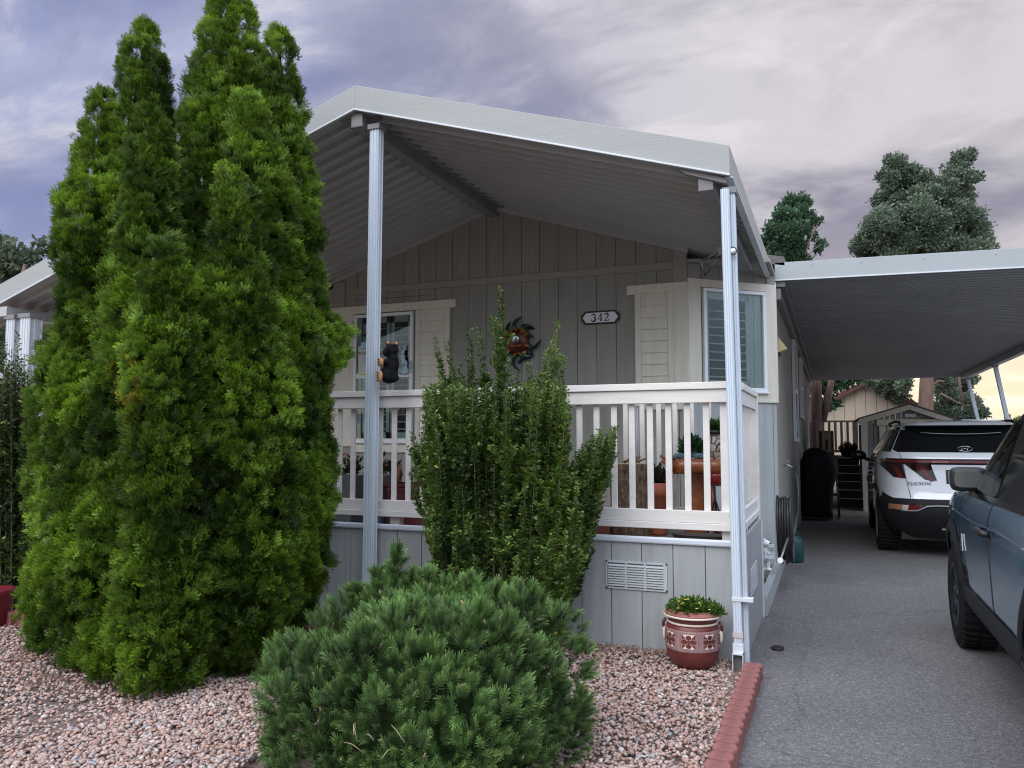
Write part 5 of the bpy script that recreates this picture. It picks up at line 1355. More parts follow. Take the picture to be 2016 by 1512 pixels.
for s in (-1, 1):
    mb.ball((c.x + s * .017, 5.985, a.z + .158), (.008, .006, .008), 8, 6); mb.prism([(c.x + s * .004, 5.98, a.z + .168), (c.x + s * .045, 5.99, a.z + .205), (c.x + s * .032, 5.99, a.z + .165)], (0, .012, 0))
    mb.tube([(c.x + s * .042, 6.0, a.z + .12), (c.x + s * .05, 6.0, a.z + .07), (c.x + s * .03, 6.0, a.z + .03)], [.010, .012, .003], 6)
mb.build('wings', M_CARVD, ow)

# number plaque
nb = at(1182, 625, Y=HY - .02)
nq = thing('house_number_plaque', 'white plaque with black clipped-corner frame reading 342', 'number plaque', tuple(nb))
hw_, hh = .222, .074
def plq(w, h, c, y): return [(nb.x - w + c, y, nb.z - h), (nb.x + w - c, y, nb.z - h), (nb.x + w - c * .75, y, nb.z - h + c * .25), (nb.x + w - .006, y, nb.z - h * .5), (nb.x + w, y, nb.z), (nb.x + w - .006, y, nb.z + h * .5), (nb.x + w - c * .75, y, nb.z + h - c * .25), (nb.x + w - c, y, nb.z + h), (nb.x - w + c, y, nb.z + h), (nb.x - w + c * .75, y, nb.z + h - c * .25), (nb.x - w + .006, y, nb.z + h * .5), (nb.x - w, y, nb.z), (nb.x - w + .006, y, nb.z - h * .5), (nb.x - w + c * .75, y, nb.z - h + c * .25)]
mb = MB(); mb.prism(plq(hw_, hh, .05, HY - .012), (0, -.014, 0)); mb.build('frame', M_BLACK, nq, bevel=.003)
mb = MB(); w, h, c = hw_ - .022, hh - .019, .042
mb.prism([(nb.x - w + c, HY - .026, nb.z - h), (nb.x + w - c, HY - .026, nb.z - h), (nb.x + w, HY - .026, nb.z), (nb.x + w - c, HY - .026, nb.z + h), (nb.x - w + c, HY - .026, nb.z + h), (nb.x - w, HY - .026, nb.z)], (0, -.004, 0)); mb.build('face', mat('plaque_white', (.74, .73, .76), .5), nq)
# serif digits built from strokes
def strokes(mb, x0, z0, s, pl, th):
    for pts_ in pl:
        for (a, b) in zip(pts_[:-1], pts_[1:]):
            wa, wb = a[2] if len(a) > 2 else th, b[2] if len(b) > 2 else th
            A = Vector((x0 + a[0] * s, 0, z0 + a[1] * s)); B = Vector((x0 + b[0] * s, 0, z0 + b[1] * s)); d = (B - A); 
            if d.length < 1e-6: continue
            d.normalize(); n_ = Vector((-d.z, 0, d.x)); y = HY - .0305; A = A - d * wa * s * .3; B = B + d * wb * s * .3
            mb.prism([(A + n_ * wa * s / 2) + Vector((0, y, 0)), (A - n_ * wa * s / 2) + Vector((0, y, 0)), (B - n_ * wb * s / 2) + Vector((0, y, 0)), (B + n_ * wb * s / 2) + Vector((0, y, 0))], (0, -.003, 0))
def arc(cx, cy, rx, ry, a0, a1, n, w0, w1, wm=None):
    out = []
    for k in range(n + 1):
        u = k / n; t = R(a0 + (a1 - a0) * u); w = w0 + (w1 - w0) * u
        if wm: w = w + (wm - (w0 + w1) / 2) * math.sin(math.pi * u)
        out.append((cx + rx * math.cos(t), cy + ry * math.sin(t), w))
    return out
dig = {'3': [arc(.30, .74, .24, .24, 160, -70, 12, .07, .07, .16), arc(.28, .27, .28, .27, 75, -160, 14, .07, .07, .18), [(.05, .20, .13), (.06, .23, .13)], [(.08, .80, .12), (.09, .82, .12)]],
       '4': [[(.44, 1.0, .07), (.02, .30, .07)], [(.02, .28, .08), (.66, .28, .08)], [(.46, 1.0, .15), (.46, .03, .15)], [(.30, .02, .06), (.62, .02, .06)]],
       '2': [arc(.32, .72, .24, .27, 165, -30, 12, .08, .16, .16), [(.53, .60, .15), (.06, .05, .07)], [(.04, .06, .10), (.62, .06, .12)], [(.62, .06, .07), (.66, .24, .04)], [(.10, .78, .12), (.11, .80, .12)]]}
sz_ = .083
for i, ch in enumerate('342'):
    mb = MB(); strokes(mb, nb.x - .100 + i * .072, nb.z - sz_ / 2, sz_, dig[ch], .1); mb.build('digit', M_BLACK, nq)

# sun wall ornament
sc_ = at(1019, 674, Y=HY - .03)
sn = thing('sun_wall_art', 'painted metal sun with curling rays and a small mirrored face hung on the siding', 'wall ornament', tuple(sc_))
m_ray = bpy.data.materials.new('rainbow_enamel'); m_ray.use_nodes = True; nt = m_ray.node_tree; b_ = nt.nodes['Principled BSDF']; b_.inputs['Roughness'].default_value = .22; b_.inputs['Metallic'].default_value = .3
t_ = nt.nodes.new('ShaderNodeTexCoord'); gr = nt.nodes.new('ShaderNodeVectorMath'); gr.operation = 'LENGTH'; nt.links.new(t_.outputs['Object'], gr.inputs[0]); rp = nt.nodes.new('ShaderNodeValToRGB')
e = rp.color_ramp.elements; e[0].position = .30; e[0].color = (.09, .006, .005, 1); e[1].position = 1.0; e[1].color = (.02, .03, .075, 1)
for ps_, cc in ((.42, (.22, .025, .008)), (.50, (.25, .08, .01)), (.58, (.12, .12, .02)), (.68, (.012, .06, .04)), (.80, (.008, .015, .03))): x = e.new(ps_); x.color = (*cc, 1)
mm = nt.nodes.new('ShaderNodeMath'); mm.operation = 'MULTIPLY'; mm.inputs[1].default_value = 3.4; nt.links.new(gr.outputs['Value'], mm.inputs[0]); nt.links.new(mm.outputs[0], rp.inputs[0]); nt.links.new(rp.outputs[0], b_.inputs['Base Color'])
rays = [(88, .30, 1, .0), (62, .22, -1, 0), (42, .27, 1, 0), (18, .22, 1, 0), (-6, .31, -1, 0), (-30, .24, 1, 0), (-44, .26, -1, 0), (-78, .25, 1, 0), (-92, .34, -1, 0), (-128, .27, -1, 0), (-155, .26, 1, 0), (176, .28, -1, 0), (152, .27, -1, 0), (120, .26, 1, 0)]
for (ang, L_, cv, _) in rays:
    a = R(ang); mb = MB(); path = []
    N = 9
    for k in range(N + 1):
        u = k / N; rr_ = .12 + (L_ - .12) * u; aa = a + cv * .26 * math.sin(u * math.pi * 1.25)
        path.append(sc_ + Vector((math.cos(aa) * rr_ * .93, -.008 - .010 * math.sin(u * 3), math.sin(aa) * rr_)))
    mb.tube(path, [max(.003, .056 * (1 - u_ / N) ** .5 * (.9 + .3 * math.sin(u_ / N * 3))) for u_ in range(N + 1)], 8, flat=.45)
    mb.build('ray', m_ray, sn)
mb = MB(); mb.ball(sc_ + Vector((-.0, -.02, 0)), (.150, .045, .150), 28, 12); mb.build('face', mat('red_enamel', (.060, .006, .004), .3, metal=.2, var=.3, vscale=9), sn)
mb = MB(); mb.ball(sc_ + Vector((-.005, -.062, .035)), (.052, .012, .045), 18, 8); mb.build('mirror', mat('mirror', (.45, .45, .47), .22, metal=1.0), sn)
mb = MB(); mb.tube([sc_ + Vector((-.075 + .015 * k, -.070 + .004 * abs(k - 5) * .8, -.050 + .012 * (abs(k - 5) / 5) ** 2)) for k in range(11)], [.003, .008, .012, .013, .010, .007, .010, .013, .012, .008, .003], 6, flat=.6)
mb.build('mouth', mat('orange_enamel', (.50, .16, .03), .3), sn)

# carved bear clinging to the post
M_BEAR = mat('black_carved_bear', (.005, .0045, .005), .8, col2=(.016, .016, .018), spec=.15, bump=1.0, bscale=55, stretch=(1, 1, .5), bdist=.012, vscale=34)  # paler streaks in the colour imitate highlights on chisel marks
M_BEART = mat('tan_carved_wood', (.50, .25, .095), .5, var=.15, vscale=14)
bc_ = at(768, 715, Y=5.33)
br = thing('climbing_bear', 'black carved bear cub with tan paws hugging the post, seen from behind', 'bear figurine', (bc_.x, 5.36, bc_.z))
Dn = .0
kx = 1 / FPX * bc_.dot(CF) ; kx = (bc_ - Vector((0, 0, CH))).dot(CF) / FPX
def B(x, y, dy=0.0): p = at(x, y, Y=5.33 + dy); return p
def blob(name, parts, m_, parent, voxel=.006):
    """one continuous body grown from overlapping rounded masses"""
    mb = MB()
    for (c, r_) in parts: mb.ball(c, r_, 16, 10)
    o = bpy.data.objects.new('tmp', mb.mesh('tmp', m_)); COL.objects.link(o)
    r = o.modifiers.new('r', 'REMESH'); r.mode = 'VOXEL'; r.voxel_size = voxel
    s2 = o.modifiers.new('s', 'SMOOTH'); s2.iterations = 5; s2.factor = .5
    dg = bpy.context.evaluated_depsgraph_get(); dg.update(); m2 = bpy.data.meshes.new_from_object(o.evaluated_get(dg)); bpy.data.objects.remove(o)
    m2.materials.clear(); m2.materials.append(m_); m2.polygons.foreach_set('use_smooth', [True] * len(m2.polygons)); return place_mesh(name, m2, parent)
def skin(name, V, E_, Rr, m_, parent, root=0, sub=2):
    me = bpy.data.meshes.new(name); me.from_pydata([tuple(v) for v in V], E_, []); o = bpy.data.objects.new('tmp', me); COL.objects.link(o)
    s = o.modifiers.new('s', 'SKIN'); s.use_smooth_shade = True
    for i, r_ in enumerate(Rr): me.skin_vertices[0].data[i].radius = (r_, r_); me.skin_vertices[0].data[i].use_root = (i == root)
    s2 = o.modifiers.new('b', 'SUBSURF'); s2.levels = sub; s2.render_levels = sub
    dg = bpy.context.evaluated_depsgraph_get(); dg.update(); m2 = bpy.data.meshes.new_from_object(o.evaluated_get(dg)); bpy.data.objects.remove(o)
    m2.materials.clear(); m2.materials.append(m_); m2.polygons.foreach_set('use_smooth', [True] * len(m2.polygons)); return place_mesh(name, m2, parent)
# Skin modifier makes radius about the value given in metres
blob('body', [(B(766, 737), (.072, .075, .075)), (B(770, 722), (.062, .062, .070)), (B(773, 706), (.048, .048, .045)), (B(771, 690), (.058, .056, .052)), (B(762, 694, -.02), (.036, .036, .034)),
              (B(760, 713, -.05), (.045, .030, .024)), (B(760, 742, -.045), (.050, .036, .040)), (B(776, 744), (.040, .045, .035)), (B(777, 715, .02), (.034, .05, .03))], M_BEAR, br)
for (x, y) in ((764, 674), (780, 675)):
    mb = MB(); mb.ball(B(x, y + 2), (.022, .014, .022), 10, 7); mb.build('ear', M_BEAR, br)
    mb = MB(); mb.ball(B(x, y + 1, -.014), (.017, .010, .015), 10, 7); mb.build('inner_ear', M_BEART, br)
for (x, y, h, n_) in ((750, 713, .036, 3), (748, 741, .048, 4)):
    p = B(x, y, -.075); mb = MB(); mb.ball(p, (.026, .022, h), 14, 10); pw = mb.build('paw', M_BEART, br)
    mb = MB()
    for k in range(n_): 
        z = p.z + h * .62 - k * h * 1.3 / (n_ - 1) * 1.0; mb.beam((p.x - .020, p.y - .022, z), (p.x - .004, p.y - .026, z), .008, .006)
    mb.build('claws', M_BLACK, pw)
# howling wolf panel and warning sign inside the left window
ww = thing('wolf_figure', 'pale blue howling wolf ornament standing in the window behind the bear', 'wolf ornament', (at(795, 735, Y=HY - .075).x, HY - .075, at(795, 735, Y=HY - .075).z))
Wp = lambda x, y: at(x, y, Y=HY - .075)
m_wolf = mat('silver_blue_wolf', (.70, .85, .95), .5, col2=(.22, .30, .36), vscale=14, bump=.5, bscale=40)
blob('body', [(Wp(797, 729), (.055, .03, .055)), (Wp(796, 716), (.045, .026, .050)), (Wp(793, 704), (.034, .022, .045)), (Wp(793, 693), (.026, .020, .034)), (Wp(796, 684), (.014, .012, .030)), (Wp(799, 677), (.007, .007, .022)), (Wp(788, 731), (.03, .03, .04))], m_wolf, ww)
mb = MB(); a = Wp(786, 690); mb.prism([a, a + Vector((.02, 0, .0)), a + Vector((.0, 0, .04))], (0, .012, 0)); mb.build('ear', m_wolf, ww)
mb = MB(); mb.ball(Wp(808, 722), (.022, .012, .075), 12, 8); mb.build('tail', m_wolf, ww)
M_YEL = mat('sign_yellow', (.85, .75, .03), .6); M_BLU = mat('sign_blue', (.40, .65, .90), .6)
a = Wp(706, 690); b = Wp(731, 737)
wsn = thing('warning_sticker', 'yellow warning sign with pale blue security badge in the left window', 'sign', ((a.x + b.x) / 2, HY - .066, b.z))
mb = MB(); mb.box(a.x, b.x + .05, HY - .066, HY - .063, b.z, a.z); mb.build('yellow_sheet', M_YEL, wsn)
text_obj('warning_text', 'WARNING', .062, M_BLACK, wsn, (a.x + .135, HY - .068, a.z - .035), Matrix.Rotation(R(90), 3, 'X'), extr=.001)
mb = MB(); mb.prism([Wp(712, 712) + Vector((0, -.004, 0)), Wp(727, 712) + Vector((0, -.004, 0)), Wp(722, 705) + Vector((.02, -.004, 0)), Wp(718, 705) + Vector((0, -.004, 0))], (0, -.002, 0))
mb.box(a.x + .035, b.x + .03, HY - .071, HY - .068, Wp(0, 722).z, Wp(0, 713).z); mb.build('blue_badge', M_BLU, wsn)
mb = MB(); mb.box(a.x + .035, b.x + .05, HY - .0685, HY - .0665, Wp(0, 704).z, Wp(0, 700).z); mb.build('black_bar', M_BLACK, wsn)
mb = MB(); mb.box(a.x + .01, b.x + .045, HY - .0685, HY - .0665, b.z + .012, Wp(0, 724).z); mb.build('white_block', mat('sign_white', (.65, .66, .66), .6), wsn)

# dog figurine on the ledge, faucet, hose, watering can
M_DOG = mat('white_resin', (.72, .76, .78), .45, var=.05)
d0 = at(1512, 1122, Y=7.45); 
dg_ = thing('dog_figurine', 'white resin dog figurine with a bone in its mouth, standing beyond the side skirting', 'dog figurine', (d0.x, 7.45, d0.z))
Q = lambda x, y, dy=0: at(x, y, Y=7.45 + dy)
blob('body', [(Q(1508, 1098), (.036, .040, .045)), (Q(1508, 1086), (.032, .034, .040)), (Q(1509, 1070), (.036, .038, .034)), (Q(1515, 1073, -.04), (.018, .026, .015)), (Q(1512, 1111), (.021, .022, .045)), (Q(1514, 1121, -.01), (.028, .030, .014)), (Q(1504, 1111, .04), (.022, .022, .045)), (Q(1506, 1121, .03), (.024, .030, .014)), (Q(1514, 1090, -.04), (.014, .030, .014))], M_DOG, dg_, .004)
mb = MB(); mb.ball(Q(1505, 1064), (.010, .014, .022), 8, 6); mb.build('ear', M_DOG, dg_)
mb = MB(); mb.ball(Q(1516.5, 1070, -.07), (.009, .009, .008), 8, 6); mb.build('nose', M_BLACK, dg_)
mb = MB(); mb.ball(Q(1512.8, 1063, -.05), (.005, .005, .005), 8, 6); mb.build('eye', M_BLACK, dg_)
mb = MB(); mb.tube([Q(1509, 1077, -.06), Q(1521, 1075, -.06)], .006, 6)
for x, y in ((1522, 1073), (1522, 1077)): mb.ball(Q(x, y, -.06), (.009, .009, .008), 8, 6)
mb.build('bone', M_DOG, dg_)
mb = MB(); a = Q(1507, 1092, -.06); mb.box(a.x - .005, a.x + .075, a.y, a.y + .008, a.z - .035, a.z + .028); mb.build('little_sign', mat('pale_blue_plaque', (.45, .58, .74), .6, col2=(.75, .8, .85), vscale=30), dg_)
mb = MB(); mb.tube([Q(1514, 1090, -.06), Q(1512, 1080, -.05)], .002, 4); mb.tube([Q(1519, 1090, -.06), Q(1518, 1080, -.05)], .002, 4); mb.build('cord', M_BLACK, dg_)

fy = 9.9
f0 = at(1546, 916, Y=fy)
M_BRASS = mat('tarnished_metal', (.42, .42, .42), .35, metal=.8)
fc = thing('garden_faucet', 'outdoor tap on the side wall with cross handle', 'faucet', (HXR, fy, f0.z))
mb = MB(); mb.tube([(HXR, fy, f0.z), (HXR + .07, fy, f0.z), (HXR + .11, fy, f0.z - .03)], .013, 8); mb.build('spout', M_BRASS, fc)
mb = MB(); c = Vector((HXR + .05, fy, f0.z + .045)); mb.tube([c - Vector((0, 0, .04)), c], .006, 6)
for k in range(4): t = k * 1.57 + .4; mb.tube([c, c + Vector((math.cos(t) * .04, math.sin(t) * .04, .006))], .006, 6)
mb.build('handle', M_BRASS, fc)
hs = thing('garden_hose', 'black garden hose hanging coiled on the side wall and dropping from the tap', 'hose', (HXR + .08, 8.9, .35))
M_HOSE = mat('black_hose', (.018, .020, .020), .38)
mb = MB(); hc = at(1543, 1042, X=HXR + .09)
pts_ = []
for k in range(220):
    t = k / 220 * 2 * math.pi * 6; lay = (k / 220) * .12
    pts_.append(Vector((HXR + .03 + lay * 1.2, hc.y + .17 * math.cos(t) + .012 * math.sin(t * 1.3), hc.z + .31 * math.sin(t) + .02 * math.sin(t * .45) - .0)))
mb.tube(pts_, .0125, 8); mb.build('coil', M_HOSE, hs)
mb = MB(); a = Vector((HXR + .115, fy, f0.z - .035)); mb.tube([a, a + Vector((.045, -.03, -.10)), a + Vector((.06, -.10, -.28)), a + Vector((.06, -.25, -.48)), pts_[-1]], .0125, 8); mb.build('lead', mat('green_hose', (.03, .05, .04), .4), hs)
mb = MB(); a = at(1551, 1060, X=HXR + .14); b = at(1536.5, 1103, X=HXR + .20); b.z = max(b.z, .02); mb.tube([a, b], [.010, .007], 8); wd = mb.build('wand', M_BRASS, hs)
mb = MB(); d = (b - a).normalized(); mb.tube([b - d * .05, b + d * .01], [.012, .020], 10); mb.build('nozzle', M_VINYL, wd)
wc = thing('watering_can', 'dark green plastic watering can standing under the hose', 'watering can', tuple(at(1561, 1106, Z=0)))
w0 = at(1564, 1108, Z=0); k_ = (w0 - Vector((0, 0, CH))).dot(CF) / FPX
M_GRN = mat('green_plastic', (.006, .050, .050), .42, var=.15)
mb = MB(); r_ = 17 * k_; h_ = 52 * k_
mb.lathe([(r_ * .92, 0), (r_, .012), (r_ * 1.02, h_ * .45), (r_ * .98, h_ * .55), (r_ * 1.0, h_ * .8), (r_ * .86, h_ * .9), (r_ * .6, h_ * .95), (r_ * .6, h_), (r_ * .5, h_)], (w0.x, w0.y + r_, 0), 28); mb.build('body', M_GRN, wc)
mb = MB(); mb.tube([(w0.x + r_ * .6, w0.y + r_, h_), (w0.x + r_ * .3, w0.y + r_, h_ * 1.13), (w0.x - r_ * .4, w0.y + r_, h_ * 1.1), (w0.x - r_ * .7, w0.y + r_, h_ * .95)], .010, 8); mb.build('handle', M_GRN, wc)
mb = MB(); mb.tube([(w0.x - r_ * .9, w0.y + r_ * .4, h_ * .3), (w0.x - r_ * 1.4, w0.y, h_ * .7), (w0.x - r_ * 1.6, w0.y - .05, h_ * 1.0)], [.018, .014, .012], 8); mb.build('spout', M_GRN, wc)
# red pot at far left under the hedge
c = at(4, 1195, D=6.1)
rp2 = thing('red_pot', 'dark red pot half hidden under the left hedge', 'pot', (c.x, c.y, 0)); mb = MB(); k_ = 6.1 / FPX; mb.lathe([(.10, 0), (.13, .04), (.155, .26), (.165, .28), (.165, .31), (.14, .31)], (c.x - .13, c.y, 0), 28); mb.build('pot', mat('deep_red_glaze', (.16, .012, .020), .4), rp2)

# ================================================================== at the far end of the drive
g1 = at(1600, 1016, Z=0)
M_COVER = mat('black_vinyl_cover', (.006, .006, .007), .6, spec=.2, bump=.3, bscale=6, bdist=.04)
gy = 15.6; kx = lambda y: None
gr = thing('covered_grill', 'barbecue grill under a black fitted cover beside the home', 'grill', (at(1605, 1000, Y=gy).x, gy, 0))
G = lambda x, y, Y_=gy: at(x, y, Y=Y_)
prof = [(1014, 1577, 1640), (1000, 1577, 1638), (960, 1577, 1641), (925, 1577, 1650), (905, 1578, 1648), (890, 1583, 1632), (884, 1590, 1618), (881, 1598, 1610)]
mb = MB(); N = 28
rows = []
for (yy, xa, xb_) in prof:
    A = G(xa, yy); Bq = G(xb_, yy); cx_ = (A.x + Bq.x) / 2; rx = (Bq.x - A.x) / 2; z = max(A.z, .06)
    row = []
    for j in range(N):
        t = 2 * math.pi * j / N; s1 = math.copysign(abs(math.cos(t)) ** .5, math.cos(t)); s2 = math.copysign(abs(math.sin(t)) ** .5, math.sin(t))
        wr = 1 + .03 * math.sin(9 * t + z * 9)
        row.append((cx_ + rx * s1 * wr, gy + .28 * s2 * wr * min(1, rx / .2), z))
    rows += row
nz = len(prof)
mb.add(rows, [(i * N + j, i * N + (j + 1) % N, (i + 1) * N + (j + 1) % N, (i + 1) * N + j) for i in range(nz - 1) for j in range(N)] + [tuple(range(N))[::-1], tuple(range((nz - 1) * N, nz * N))], True)
mb.build('cover', M_COVER, gr)
mb = MB(); a = G(1577, 1016); b = G(1640, 1016); mb.box(a.x, b.x, gy - .2, gy + .2, .03, .10); mb.build('base', mat('navy_base', (.012, .016, .035), .5), gr)
ch = thing('patio_chair', 'dark folding patio chair half behind the covered grill', 'chair', (G(1652, 1000, 15.9).x, 15.9, 0)); mb = MB(); cx_ = G(1650, 960, 15.9).x
mb.tube([(cx_, 15.9, .0), (cx_ - .03, 15.9, .85)], .013, 6); mb.tube([(cx_ + .02, 16.3, 0), (cx_ - .02, 16.3, .85)], .013, 6); mb.tube([(cx_ - .04, 15.9, .62), (cx_ + .06, 15.88, .64), (cx_ + .09, 15.9, .55)], .012, 6); mb.build('frame', M_BLACK, ch)
mb = MB(); mb.box(cx_ - .40, cx_, 15.9, 16.3, .42, .45); mb.build('seat', M_BLACK, ch)
# back landing with steps and rail
SYp = 18.0
ld = thing('back_steps', 'dark wooden steps with pale nosings rising to the back landing', 'steps', (G(1668, 995, SYp).x, SYp, 0))
xa, xb_ = G(1648, 950, SYp).x, G(1697, 950, SYp).x
M_STEP = mat('dark_step_board', (.05, .045, .045), .8, var=.2); M_NOSE = mat('aluminium_nosing', (.75, .75, .76), .4)
nst = 6
for k in range(nst):
    z = G(1670, 998 - k * (998 - 905) / nst, SYp).z; z1s = G(1670, 998 - (k + 1) * (998 - 905) / nst, SYp).z
    mb = MB(); mb.box(xa, xb_ + .25 * (k == 0), SYp + k * .27, SYp + k * .27 + .30, max(0, z - .02 - .0), z1s); mb.build('step', M_STEP, ld)
    mb = MB(); mb.box(xa, xb_ + .25 * (k == 0), SYp + k * .27 - .012, SYp + k * .27 + .02, z1s + .001, z1s + .018); mb.build('nosing', M_NOSE, ld)
ly = SYp + 1.7; zl = G(1670, 905, SYp).z + .02
mb = MB(); mb.box(HXR + .02, xb_, ly, ly + 2.0, zl - .12, zl); mb.build('landing', M_STEP, ld)
M_TAN = mat('tan_rail_paint', (.58, .50, .41), .75, var=.08)
br_ = thing('back_railing', 'tan wooden railing along the back landing', 'railing', (HXR + .5, ly, zl)); ry = ly + 1.5
zt_ = G(1640, 828, ry).z
mb = MB(); mb.box(G(1580, 0, ry).x, G(1692, 0, ry).x, ry - .05, ry + .06, zt_ - .04, zt_); mb.build('top_rail', M_TAN, br_)
mb = MB(); mb.box(G(1580, 0, ry).x, G(1692, 0, ry).x, ry - .02, ry + .03, zl + .08, zl + .14); mb.build('bottom_rail', M_TAN, br_)
for x in (1597, 1609, 1621, 1633, 1645, 1657, 1669): 
    c = G(x, 860, ry).x; mb = MB(); mb.box(c - .03, c + .03, ry - .055, ry - .02, zl + .1, zt_ - .04); mb.build('baluster', M_TAN, br_)
c = G(1684, 860, ry).x; mb = MB(); mb.box(c - .06, c + .06, ry - .06, ry + .06, zl - .1, zt_ + .0); mb.build('rail_post', M_TAN, br_)
c = G(1627, 870, ry + .35); kb = thing('wall_cabinet', 'brown cabinet with a round white dial behind the back railing', 'cabinet', (c.x, ry + .35, zl)); mb = MB(); a = G(1612, 848, ry + .35); b = G(1641, 848, ry + .35); mb.box(a.x, b.x, ry + .30, ry + .5, zl, a.z); mb.build('case', mat('brown_cabinet', (.10, .075, .05), .7), kb)
mb = MB(); c = G(1627, 858, ry + .29); mb.lathe([(0, 0), (.11, 0), (.11, .02), (0, .02)], (0, 0, 0), 20); mb.v = [(c.x + x, c.y - z, c.z + y) for x, y, z in mb.v]; mb.build('dial', mat('dial_white', (.4, .45, .45), .4), kb)
c = G(1670, 904, ly + .15)
fp = thing('flower_pot', 'dark teal pot of dull red flowers on the back landing', 'flower pot', (c.x, ly + .15, zl)); zq = G(1670, 886, ly + .15).z; mb = MB(); mb.lathe([(.10, 0), (.15, .05), (.19, .22), (.185, zq - zl), (.16, zq - zl)], (c.x, ly + .15, zl), 22); mb.build('pot', mat('teal_glaze', (.012, .035, .045), .3), fp)
tufty('flowers', (c.x, ly + .15, zq), (.20, .18, .16), 260, .07, (.32, .04, .06), (.04, .03, .02), fp, seed=14)
# garden shed
shy = 17.2
sh = thing('garden_shed', 'grey wooden garden shed with cream trim and a low gable', 'shed', (at(1790, 990, Y=shy).x, shy, 0))
S = lambda x, y: at(x, y, Y=shy)
M_SHG = mat('shed_siding', (.27, .265, .26), .8, var=.08, bump=.3); M_SHT = mat('shed_trim', (.72, .64, .52), .75, var=.05)
pk = S(1789, 797); le = S(1689, 826); re = S(1893, 831); xl = S(1699, 900).x; xr = S(1882, 900).x
slL = (pk.z - le.z) / (pk.x - le.x); 
def shz(x): return pk.z - abs(x - pk.x) * .5 * (slL + (pk.z - re.z) / (re.x - pk.x)) - .06
n = 16
for i in range(n):
    a = xl + (xr - xl) * i / n + .006; b = xl + (xr - xl) * (i + 1) / n - .006
    mb = MB() if i == 0 else mb
    segs = [a, pk.x, b] if a < pk.x < b else [a, b]
    mb.prism([(a, shy, 0), (b, shy, 0)] + [(q, shy, shz(q)) for q in reversed(segs)], (0, .03, 0))
mb.box(xl + .02, xr - .02, shy + .031, shy + 2.8, 0, shz(xl)); mb.build('wall', M_SHG, sh)
mb = MB(); mb.box(xl - .02, xl + .10, shy - .025, shy - .002, 0, shz(xl + .1) - .02); mb.build('corner_board', M_SHT, sh)
mb = MB(); mb.box(xr - .10, xr + .02, shy - .025, shy - .002, 0, shz(xr - .1) - .02); mb.build('corner_board', M_SHT, sh)
for s, e_ in ((-1, le), (1, re)):
    mb = MB(); mb.prism([(pk.x, shy - .16, pk.z - .10), (e_.x, shy - .16, e_.z - .10), (e_.x, shy - .16, e_.z), (pk.x, shy - .16, pk.z)], (0, .13, 0)); mb.build('rake_board', M_SHT, sh)
    mb = MB(); mb.prism([(pk.x, shy - .17, pk.z + .002), (e_.x, shy - .17, e_.z + .002), (e_.x, shy - .17, e_.z + .03), (pk.x, shy - .17, pk.z + .03)], (0, 3.2, 0)); mb.build('roof', mat('shed_shingle', (.09, .085, .08), .9), sh)
a = S(1730, 826); b = S(1846, 826)
mb = MB(); mb.box(a.x - .04, b.x + .04, shy - .05, shy - .002, a.z - .12, a.z); mb.build('door_head', M_SHT, sh)
dr_ = MB(); dr_.box(a.x, a.x + .12, shy - .045, shy - .002, 0, a.z - .13); dr_.box(b.x - .12, b.x, shy - .045, shy - .002, 0, a.z - .13); dr_.build('door_frame', M_SHT, sh)
mb = MB(); mb.box(a.x + .13, b.x - .13, shy - .02, shy - .001, 0.02, a.z - .14); dd = mb.build('door', M_SHG, sh)
mb = MB(); mb.box(a.x + .14, a.x + .24, shy - .035, shy - .021, .05, a.z - .15); mb.box(a.x + .25, b.x - .14, shy - .035, shy - .021, a.z - .26, a.z - .15); mb.build('door_trim', M_SHT, dd)
c = S(1792, 818); mb = MB(); mb.box(c.x - .10, c.x + .10, shy - .065, shy - .052, c.z - .03, c.z + .03); mb.build('maker_plate', mat('plate_white', (.6, .62, .66), .4), sh)
# neighbour's home with a dark red roof trim
ny = 33.0; Np = lambda x, y: at(x, y, Y=ny)
nh = thing('neighbour_home', 'cream board-sided home with dark red roof edge beyond the shed', 'house', (Np(1703, 900).x, ny, 0))
pk = Np(1703, 752); M_NB = mat('cream_siding', (.38, .32, .25), .8, var=.05); M_RED = mat('dark_red_trim', (.085, .028, .030), .7)
sl_ = (pk.z - Np(1640, 783).z) / (pk.x - Np(1640, 783).x); hw_ = 4.2
mb = MB()
for i in range(22):
    a = pk.x - hw_ + 2 * hw_ * i / 22 + .008; b = pk.x - hw_ + 2 * hw_ * (i + 1) / 22 - .008
    mb.prism([(a, ny, 0), (b, ny, 0), (b, ny, pk.z - abs(b - pk.x) * sl_ - .1), (a, ny, pk.z - abs(a - pk.x) * sl_ - .1)], (0, .1, 0)); mb.prism([(a - .01, ny + .05, 0), (b + .01, ny + .05, 0), (b + .01, ny + .05, pk.z - abs(b - pk.x) * sl_ - .1), (a - .01, ny + .05, pk.z - abs(a - pk.x) * sl_ - .1)], (0, .02, 0))
mb.build('wall', M_NB, nh)
mb = MB(); mb.box(pk.x - hw_ + .05, pk.x + hw_ - .05, ny + .1, ny + 12, 0, pk.z - hw_ * sl_ - .12); mb.build('side_wall', M_NB, nh)
for s in (-1, 1):
    mb = MB(); e_ = pk.x + s * (hw_ + .3); ze = pk.z - (hw_ + .3) * sl_
    mb.prism([(pk.x, ny - .3, pk.z - .14), (e_, ny - .3, ze - .14), (e_, ny - .3, ze), (pk.x, ny - .3, pk.z)], (0, .05, 0)); mb.build('roof_edge', M_RED, nh)
    mb = MB(); mb.prism([(pk.x, ny - .28, pk.z + .002), (e_, ny - .28, ze + .002), (e_, ny - .28, ze + .05), (pk.x, ny - .28, pk.z + .05)], (0, 12.5, 0)); mb.build('roof', M_RED, nh)
